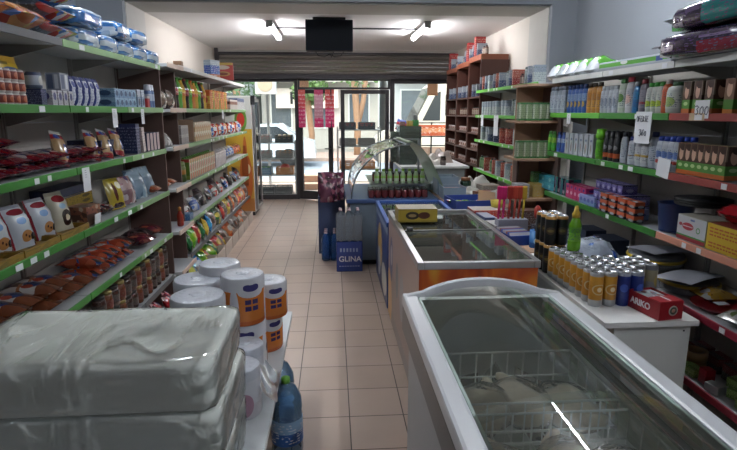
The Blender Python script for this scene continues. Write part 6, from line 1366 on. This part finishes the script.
# other counter goods
def cbox(x, y, w, d, h, a, col, label, z=T, text=None, nm='sale_box', topc=None):
    m_ = pack('cb' + col + str(w), [(0, col)], text=text or '#b0b0b0'); b = MB(); b.box(-w / 2, w / 2, -d / 2, d / 2, 0, h, m_, .003, top=mat('top' + (topc or col), topc or col, .5)); return tag(link(nm, b.done('cbx'), None, (x, y, z), (0, 0, a)), label, 'box')
cbox(1.27, 4.02, .1, .22, .07, .1, '#8f8a88', 'narrow whitish carton along the freezer edge, next to blue display box', topc='#a5a2a0'); cbox(1.27, 4.30, .1, .24, .08, .05, '#3a4a7a', 'navy carton along the freezer edge before the red-white box', topc='#8a8d99')
cbox(1.40, 4.66, .34, .22, .07, .0, '#a03a30', 'flat red and white box under the yellow tub by freezer', topc='#a5a09c')
R_ = thing('blue_tray', 'open blue plastic tray with sweets packets in front of far right shelves', 'tray', (1.33, 5.15, T), (0, 0, .1)); link('tray_body', tray(.36, .4, .09, mat('tray_blue', '#31478f', .4), .008), R_)
fpouch('swp', 'sweets_packet', .09, .04, .11, pack('swp_l', [(0, '#5a8a3a')], mottle=(5, ['#5a9a3a', '#b5a8b5', '#a8403a', '#4a5a9a'], .5), rough=.2), 'sweets packet', 60)
for i in range(6): o = put('swp', (1.22 + (i % 3) * .1, 5.07 + (i // 3) * .15, T + .035), 0, 'small coloured sweets packet lying in the blue tray', None, 'sweets packets in the blue tray'); o.rotation_euler = Euler((-1.3, 0, i * .7)); o.location.y -= .03
tag(link('cardboard_piece', bx(-.09, .09, -.006, .006, 0, .12, cardb).done('cp'), None, (1.47, 4.98, T + .06), (-.4, .2, .2)), 'bent piece of cardboard standing at the corner of the blue tray', 'cardboard')
R_ = tag(link('yellow_tub', MB().lathe([(.001, 0), (.06, 0), (.07, .06), (.066, .06), (.056, .006), (.001, .006)], mat('tub_yellow', '#b5a23a', .4), 20, cap=False).done('yt'), None, (1.50, 4.72, T + .072)), 'shallow yellow plastic tub on the flat red box', 'tub')
for i, (x, y, w, d, h, a, c, lb) in enumerate(((1.57, 4.2, .16, .12, .14, 0, '#5a4038', 'dark brown carton behind the hair clip display'), (1.56, 3.75, .14, .18, .1, .2, '#3a3644', 'dark carton between blue box and end cabinet'), (1.55, 3.45, .14, .1, .12, -.2, '#40444e', 'dark grey carton behind the blue canister'), (1.60, 5.5, .2, .16, .1, .3, '#7a4a3a', 'reddish brown carton at the back of long table'), (1.75, 5.9, .2, .2, .12, .1, '#8a8076', 'greyish carton at the back of long table'))):
    cbox(x, y, w, d, h, a, c, lb)
R_ = thing('plastic_crate', 'grey-blue plastic crate with orange contents near the display case', 'crate', (1.30, 5.72, T)); link('crate_body', tray(.24, .28, .13, mat('crate_gb', '#7a8a9a', .4), .01), R_); link('contents', bx(-.1, .1, -.12, .12, .012, .10, mat('orange_contents', '#a85a34', .6, noise_amt=.3, nscale=20), .01).done('ct'), R_)
R_ = thing('plastic_crate', 'stacked grey-blue plastic crate behind the one with orange contents', 'crate', (1.30, 6.08, T)); link('crate_body', tray(.24, .28, .2, mat('crate_gb', '#7a8a9a', .4), .01), R_)
b = MB(); b.lathe([(.062, 0), (.065, .01), (.065, .13), (.05, .15)], mat('bigjar', '#22382a', .1, coat=.8), 18)
R_ = tag(link('big_jar', b.done('bj'), None, (1.53, 6.05, T)), 'big dark green jar with brown lid on the long table', 'jar'); b = MB(); b.lathe([(.055, .15), (.056, .18), (.001, .182)], mat('jar_lid_brown', '#8a5a3a', .4), 18); link('lid', b.done('ld'), R_); b = MB(); b.lathe([(.066, .06), (.066, .09)], mat('jar_label', '#8a8f94', .5), 18, cap=False); link('label', b.done('lb'), R_)
def crumple(x, y, z, w, d, h, col, label, nm='crumpled_bag', seed=0):
    m_ = mat('crp' + col, col, .35, coat=.4, noise_amt=.2, bump=.6, bscale=20)
    b = MB(); b.sheet(lambda u, v: ((u - .5) * w, (v - .5) * d, max(0, h * (sin(pi * u) * sin(pi * v)) ** .5 * (1 + .6 * noise.noise(Vector((u * 4 + seed, v * 4, seed))))) + (0 if 0 < u < 1 and 0 < v < 1 else 0)), 16, 16, m_)
    b.sheet(lambda u, v: ((u - .5) * w, (v - .5) * d, 0), 1, 1, m_, flip=True)
    return tag(link(nm, b.done('cr'), None, (x, y, z)), label, 'bag')
crumple(1.52, 5.72, T, .26, .3, .1, '#a5a39a', 'crumpled whitish plastic bag on the long table by the big jar'); crumple(1.78, 6.3, T, .3, .3, .14, '#b5b2ac', 'crumpled white bag at far end of the long table', seed=4); crumple(1.30, 5.42, T, .2, .12, .05, '#6a9a4a', 'green and white plastic bag before the crates', seed=8)
for i, (x, y, z, w, d, h, c, lb) in enumerate(((1.62, 6.35, T, .28, .24, .14, '#b5b3ae', 'crumpled white bag beside the big dark green jar, far side'), (1.25, 6.42, T, .24, .2, .1, '#8f9ba8', 'crumpled blue-grey bag at the far end of long table by display case'),
    (1.75, 5.45, T, .26, .3, .13, '#9d9a94', 'crumpled pale bag under the far right shelves near the end cabinet'), (1.34, 4.86, T, .12, .14, .05, '#5a8a4a', 'small green bag between red-white box and blue tray'), (1.35, 7.45, .95, .4, .3, .12, '#a8a49c', 'crumpled whitish bag on the checkout counter top'), (1.6, 7.8, .95, .3, .3, .16, '#8a7f78', 'dull brown crumpled bag on the checkout counter'))):
    crumple(x, y, z, w, d, h, c, lb, seed=20 + i * 3)
put('jara', (1.42, 7.75, .951), 0, 'amber jar with gold lid on the checkout counter'); put('jard', (1.52, 7.3, .951), 0, 'single dark jar on checkout counter near its front edge')
# end cabinet goods
fbox('gtin', 'tea_tin', .054, .06, .145, pack('gtin_l', [(0, '#2f6a34'), (.1, '#7a8a6a'), (.9, '#3a6a3c')], extra=[(.0, .3, .1, .9, '#a8ad9a')], text='#2c4a2c'), 'tin')
for j, (z, lb) in enumerate(((1.601, 'upper'), (1.291, 'lower'))):
    for i in range(5): put('gtin', (1.56 + i * .058, 4.42, z), 0, f'green and pale tin standing in row on the {lb} open shelf of end cabinet', None, f'green tins on the {lb} shelf of the end cabinet')
cbox(1.61, 4.47, .11, .12, .12, .1, '#b5bac0', 'white box with dark print on end cabinet above hair clips', z=.951, text='#4a4a5a'); cbox(1.76, 4.5, .1, .12, .12, 0, '#b59a52', 'tan carton at the right end of the end cabinet low shelf', z=.951)
cbox(1.77, 4.55, .07, .07, .09, 0, '#4a7a3a', 'small green box next to tan carton', z=1.073)
# far right shelves
ibox('bks', .035, .14, .17, [(0, '#3a4a6a'), (.5, '#8a939c')], text='#b5b5b5', name='pack'); ibox('rks', .035, .14, .17, [(0, '#8a2c2c'), (.5, '#a85a4a')], text='#c9b5a5', name='pack'); ibox('wks', .06, .12, .17, [(0, '#a8b0b0'), (.6, '#8a95a0')], text='#4a5a5a', name='pack')
shampoo('clr', '#7f8a8c', '#4a5456', [(0, '#8f9a9c')], .18, .03); shampoo('grn', '#4a6a4a', '#2c3a2c', [(0, '#6a8a5a')], .17, .03, sy=1, name='glass_bottle')
shampoo('smb', '#5a3a30', '#2c2422', [(0, '#8a7a6a')], .12, .025, sy=1, name='small_bottle'); tube_can('smw', 'small_jar', .028, .07, pack('smw_l', [(0, '#a89a92')], logo=(.5, .5, .3, .3, '#7a4a3a'), rep=2), tin_top, 'jar')
cnm = {'smb': 'dark small bottle', 'bks': 'blue-grey', 'rks': 'red', 'wks': 'whitish', 'clr': 'grey bottle', 'grn': 'green bottle'}
for z, lv, ks, n in ((1.951, 'top', ('bks', 'wks', 'clr', 'rks', 'wks', 'clr', 'bks', 'smb'), 17), (1.631, 'second', ('grn', 'wks', 'clr', 'wks', 'wks'), 18), (1.311, 'third', ('grn', 'bks', 'rks', 'wks', 'clr', 'clr'), 17), (.921, 'fourth', ('grn', 'clr', 'wks', 'grn', 'rks'), 16)):
    for i in range(n):
        k_ = ks[(i * 3 + i // 4) % len(ks)]
        n_ = cnm[k_] + ('' if 'bottle' in cnm[k_] else ' pack')
        put(k_, (2.035, 7.2 - i * .118, z), -pi / 2 + random.uniform(-.08, .08), f'{n_} on the {lv} bright green far right shelf', None, f'{n_}s on the {lv} far right shelf')
crumple(2.05, 5.3, .922, .16, .22, .1, '#a8aaa5', 'crumpled white bag at near end of the fourth bright green far right shelf', seed=11)
for x, y, z, yw, lb in ((1.9435, 6.35, 1.632, -pi / 2, 'white paper sheet hanging at the middle of second far right shelf'), (1.9435, 5.55, 1.632, -pi / 2, 'white paper sheet hanging at near end of second far right shelf'), (1.9435, 6.95, 1.632, -pi / 2, 'small white paper hanging at the far end of second far right shelf')):
    card('paper_notice', x, y, z, .17 if 'small' not in lb else .1, .24 if 'small' not in lb else .14, lb, [sh(LF2, -1.5, -i * .8, 6) for i in range(5)], size=.022, sz=-.05)
# rack goods
rn = {'rks': 'thin red pack', 'bks': 'thin blue-grey pack', 'smb': 'small brownish bottle', 'smw': 'small whitish jar'}
for ci, (y0, y1, zt) in enumerate(cols_rack):
    for zi, z in enumerate((.93, 1.15, 1.38, 1.62, 1.88)):
        for i in range(5):
            k_ = (('smw', 'smw', 'smw', 'smb', 'bks')[zi] if (i + ci) % 2 else ('smw', 'smw', 'smw', 'smb', 'smb')[zi])
            y = y0 + .09 + (y1 - y0 - .18) * i / 4
            put(k_, (2.07, y, z + .001), -pi / 2, f"{rn[k_]} in the {('nearest', 'middle', 'furthest')[ci]} column of brown rack, {('low', 'lower middle', 'middle', 'upper middle', 'upper')[zi]} shelf", None, f"{rn[k_]}s, {('nearest', 'middle', 'furthest')[ci]} column of the rack, shelf {('one', 'two', 'three', 'four', 'five')[zi]}")
    for i in range(5):
        k_ = ('smb', 'smb', 'bks', 'rtall', 'bks')[(i + ci * 2) % 5]
        if k_ == 'rtall' and 'rtall' not in _K: ibox('rtall', .09, .14, .27, [(0, '#8a2226'), (.7, '#9a2c2e')], text='#c9b09a', name='tall_red_box')
        put(k_, (2.09, y0 + .08 + (y1 - y0 - .16) * i / 4, zt + .071), -pi / 2, ({'rtall': 'tall red box', 'smb': rn['smb'], 'bks': rn['bks']}[k_]) + f" on top of brown rack, {('nearest', 'middle', 'furthest')[ci]} column", None, f"{ {'rtall': 'tall red boxes', 'smb': 'small bottles', 'bks': 'thin packs'}[k_]} on top of the {('nearest', 'middle', 'furthest')[ci]} rack column")
# ================================================================ FRONT CENTRE
R_ = thing('checkout_counter', 'white-topped counter behind display case below the stacked clear trays', 'counter', (1.35, 7.6, 0)); ox, oy = 1.35, 7.6
P = lambda *a: part(*a, R_, ox, oy)
P('countertop', .92, 1.85, 7.15, 8.5, .92, .95, m_white); P('front_panel', .96, .99, 7.2, 8.45, 0, .92, mat('counter_blue', '#6a7f9a', .5)); P('side_panel', .99, 1.8, 7.2, 7.23, 0, .92, mat('counter_grey', '#8a8e92', .5))
m_et = clear('clear_tray', '#b5c2ba', 1.45, .1, haze=.3, hazecol='#8f9a92')
egg = mat('egg_brown', '#a8805f', .6)
kind('eggt', 'clear_food_tray', tray(.30, .3, .085, m_et, .004), [('contents', MB().box(-.13, .13, -.13, .13, .006, .06, mat('tray_contents', '#8a9082', .6, noise_amt=.4, nscale=25), .01).done('c'), None)], 'tray')
for l in range(6): put('eggt', (1.07, 7.55, .951 + l * .088), .05, 'clear plastic food tray in the right-hand stack on the counter', None, 'clear trays in the right stack on the counter')
for l in range(5): put('eggt', (1.0, 7.95, .951 + l * .088), -.04, 'clear plastic food tray in the rear stack on the counter', None, 'clear trays in the rear stack on the counter')
for i, (x, c, n_) in enumerate(((.98, '#6a3a2c', 'brown'), (1.08, '#b5982c', 'yellow'), (1.16, '#2c8a3c', 'green'))):
    cbox(x, 7.55, .07, .08, .06 + .01 * i, .2 * i, c, f'small {n_} box on top of the stacked clear trays', z=1.48)
b = MB(); b.pouch(.22, .06, .16, pack('flagbag', [(0, '#b53a44'), (.25, '#d0ccd0'), (.5, '#b53a44'), (.75, '#4a5aa5')], rough=.3), seed=70); tag(link('striped_bag', b.done('sb'), None, (1.02, 7.9, 1.395), (0, .25, 0)), 'red, white and blue striped bag on the rear tray stack', 'bag')
R_ = thing('wooden_crate_chair', 'brown slatted wooden box behind counter by the front window', 'crate', (1.75, 9.2, 0)); b = MB()
for k in range(6): b.box(-.2, .2, -.02, .0, .35 + k * .09, .42 + k * .09, wood)
link('slats', b.done('sl'), R_); 
for x in (-.2, .17): link('post', bx(x, x + .03, -.001, .03, 0, .9, wood).done('po'), R_)
R_ = thing('side_table', 'reddish brown small table with jars left of the brown rack', 'table', (1.75, 8.85, 0)); link('tabletop', bx(-.2, .22, -.2, .2, .76, .79, mat('rack_wood_light', '#844a32', .5)).done('tt'), R_)
for x in (-.17, .19):
    for y in (-.17, .17): link('leg', bx(x - .015, x + .015, y - .015, y + .015, 0, .76, m_rack).done('lg'), R_)
for i in range(3): put('jard', (1.62 + i * .1, 8.78, .791), 0, 'dark jar on small reddish table left of the brown rack', None, 'dark jars on the small reddish table')
# deli contents: jars and green-topped bottles
fbottle('dj', 'sauce_jar', [(.032, 0), (.034, .01), (.034, .07), (.028, .085)], mat('dj_p', '#5a2226', .2, coat=.5), [(.03, .085), (.03, .1), (.001, .102)], m_black, 'jar', 1, 1); fbottle('gbt', 'yoghurt_drink', [(.026, 0), (.028, .01), (.028, .1), (.02, .12), (.015, .14)], mat('gbt_p', '#9ab08a', .3, coat=.4), [(.018, .14), (.018, .165), (.001, .167)], mat('gbt_c', '#7aa53a', .4), 'bottle', 1, 1, (.03, .09), pack('gbt_l', [(0, '#b5c4ad'), (.5, '#8ab55a')], rep=2))
for i in range(9):
    for j in range(3):
        put('dj', (.42 + i * .074, 5.80 + j * .072, .747), 0, 'dark red jar in the front rows inside the curved glass case', None, 'dark red jars inside the curved glass case')
for i in range(8):
    for j in range(2): put('dj', (.50 + i * .075, 6.25 + j * .1, .871), 0, 'dark red jar on the inner shelf behind the white-green bottles', None, 'dark red jars on the inner shelf')
    put('gbt', (.50 + i * .075, 6.06, .871), 0, 'white-green bottle on inner shelf of the curved glass case', None, 'white-green bottles on the inner shelf of the glass case')
# water packs: GLINA
wclear = clear('bottle_clear', '#d5dee6', 1.33, .03, haze=.12, hazecol='#c5ccd4'); wblue = clear('bottle_blue', '#a8ccf0', 1.4, .05, haze=.3, hazecol='#4a80c8')
def wprof(R, H): return [(R * .8, 0), (R, H * .03), (R, H * .25), (R * .93, H * .3), (R, H * .35), (R * .95, H * .45), (R, H * .5), (R, H * .68), (R * .8, H * .82), (R * .35, H * .92), (R * .33, H * .96)]
def waterpack(name, label, loc, nx, ny, R, H, m, capm, wrapm=None, wh=.6, rz=0):
    r = thing(name, label, 'water bottles', loc, (0, 0, rz))
    me = MB().lathe(wprof(R, H), m, 14, cap=False).done('wb'); cp = MB().lathe([(R * .38, H * .955), (R * .38, H), (.001, H)], capm, 10).done('cp')
    for i in range(nx):
        for j in range(ny):
            o = link('bottle', me, r, ((i - (nx - 1) / 2) * 2.02 * R, (j - (ny - 1) / 2) * 2.02 * R, .002)); link('cap', cp, o)
    if wrapm:
        w, d = nx * 2.02 * R + .006, ny * 2.02 * R + .006
        b = MB(); b.box(-w / 2, w / 2, -d / 2, d / 2, .001, H * wh, wrapm, .01); link('printed_wrap', b.done('pw'), r)
    return r, nx * 2.02 * R + .006, ny * 2.02 * R + .006
m_gw = mat('glina_wrap', '#24387a', .25, coat=.6, noise_amt=.12); capw = mat('cap_pinkish', '#b59a9e', .5)
g1, gw, gd = waterpack('water_pack', 'dark blue wrapped water bottle pack lettered GLINA on the floor', (.165, 5.57, 0), 3, 2, .045, .335, wclear, capw, m_gw, .99)
link('lettering', text_mesh('GLINA', .082, mat('white_ink', '#d5d2d4', .6), .001, .001), g1, (.005, -gd / 2 - .001, .14), (pi / 2, 0, 0))
b = MB()
for k in range(8): b.box(-.11 + k * .028, -.09 + k * .028, -.001, 0, 0, .008, mat('pale_ink', '#8a94ad', .6))
for k in range(6): b.box(-.10 + k * .034, -.082 + k * .034, -.001, 0, .16, .20, mat('pale_ink', '#8a94ad', .6))
link('small_print', b.done('sp'), g1, (0, -gd / 2 - .0005, .06))
g2, _, _ = waterpack('water_pack', 'clear water bottle pack standing on top of the GLINA pack', (.165, 5.57, .338), 3, 2, .045, .33, wclear, capw)
link('shrink_film', bx(-gw / 2, gw / 2, -gd / 2, gd / 2, .004, .27, clear('shrink', '#e6eaee', 1.45, .1, bump=.5, haze=.30, hazecol='#b5bcc5')).done('sf'), g2)
waterpack('water_pack', 'blue water bottle pack left of and behind the GLINA pack, lower', (-.04, 6.05, 0), 2, 3, .05, .33, wblue, capw)
mag = pack('mag_l', [(0, '#5a2a44')], mottle=(6, ['#6a2c4a', '#8a4a5a', '#3a1f2c', '#a5848c'], .5), rough=.15, coat=.8, bump=.4)
fpouch('magb', 'snack_bag', .2, .12, .26, mag, 'bag', 80, wr=.02)
for i, (x, y, z, a) in enumerate(((-.05, 5.98, .67, .1), (.03, 6.12, .67, -.3), (-.08, 6.35, .692, .4), (.04, 6.5, .692, .2), (-.10, 6.55, .692, .5))):
    put('magb', (x, y, z), a, 'purple-red shiny snack bag piled behind the bottle packs', None, 'purple-red snack bags behind the bottle packs')
R_ = thing('cardboard_box', 'dark blue box under the purple-red snack bags behind bottle packs', 'box', (-.02, 6.45, 0)); link('box_body', bx(-.16, .16, -.2, .2, 0, .69, mat('card_blue', '#3a4668', .6), .004).done('bb'), R_)
# big water bottles beside the table
def bigbottle(x, y, label):
    R, H = .078, .40
    b = MB(); pr = [(R * .85, 0), (R, .015)]
    for k in range(7): z = .04 + k * .028; pr += [(R, z), (R * .95, z + .014)]
    pr += [(R, .25), (R * .95, .30), (R * .6, .355), (R * .25, .372), (R * .24, .38)]
    b.lathe(pr, clear('bottle_blue_big', '#cfe4f6', 1.5, .05, haze=.3, hazecol='#8cc0ee'), 20, cap=False); o = link('big_water_bottle', b.done('bw'), None, (x, y, .001)); tag(o, label, 'water bottle')
    link('cap', MB().lathe([(R * .28, .375), (R * .28, .40), (.001, .40)], mat('cap_green', '#5a9a2c', .4), 12).done('cp'), o)
    link('label', MB().lathe([(R + .001, .07), (R + .001, .20)], pack('bigl', [(0, '#2a5fa8'), (.5, '#8ab0d0')], rep=2, text='#d5dfe8'), 20, cap=False).done('lb'), o)
bigbottle(-.245, 2.42, 'large blue water bottle with green cap on floor beside the low table, nearest'); bigbottle(-.30, 2.66, 'large blue water bottle with green cap on floor, behind the nearest one')
# pink ribbons on the door
m_rib = mat('ribbon_red', '#c23a3f', .5); m_rib2 = mat('ribbon_pink', '#c02a64', .5)
for i, (pxa, pxb, c1) in enumerate(((298, 305, 0), (314, 323, 1), (325, 334, 0))):
    a = at((pxa + pxb) / 2, 92, Y=YF - .26 - .05 * i); w = at(pxb, 92, Y=10.1).x - at(pxa, 92, Y=10.1).x
    m_ = pack('rib%d' % c1, [(0, '#bf2260'), (.25, '#c02a64' if not c1 else '#b5808c'), (.5, '#c23a3f' if not c1 else '#c0889a'), (.85, '#c2453c' if not c1 else '#bf2a60')], text='#e5c9cc', trange=(.05, .95))
    b = MB(); b.sheet(lambda u, v: ((u - .5) * w, .006 * sin(6 * v + i), -(1 - v) * .68), 2, 10, m_); b.sheet(lambda u, v: ((u - .5) * w, .0015 + .006 * sin(6 * v + i), -(1 - v) * .68), 2, 10, m_, flip=True)
    o = link('hanging_banner', b.done('hb'), None, (a.x, a.y, 2.07)); tag(o, ('leftmost red banner strip hanging in the doorway', 'middle pale pink banner strip hanging in the doorway', 'rightmost red banner strip hanging in doorway')[i], 'banner')
    link('hook', bx(-w / 2, w / 2, -.004, .004, 0, .012, m_black).done('hk'), o)
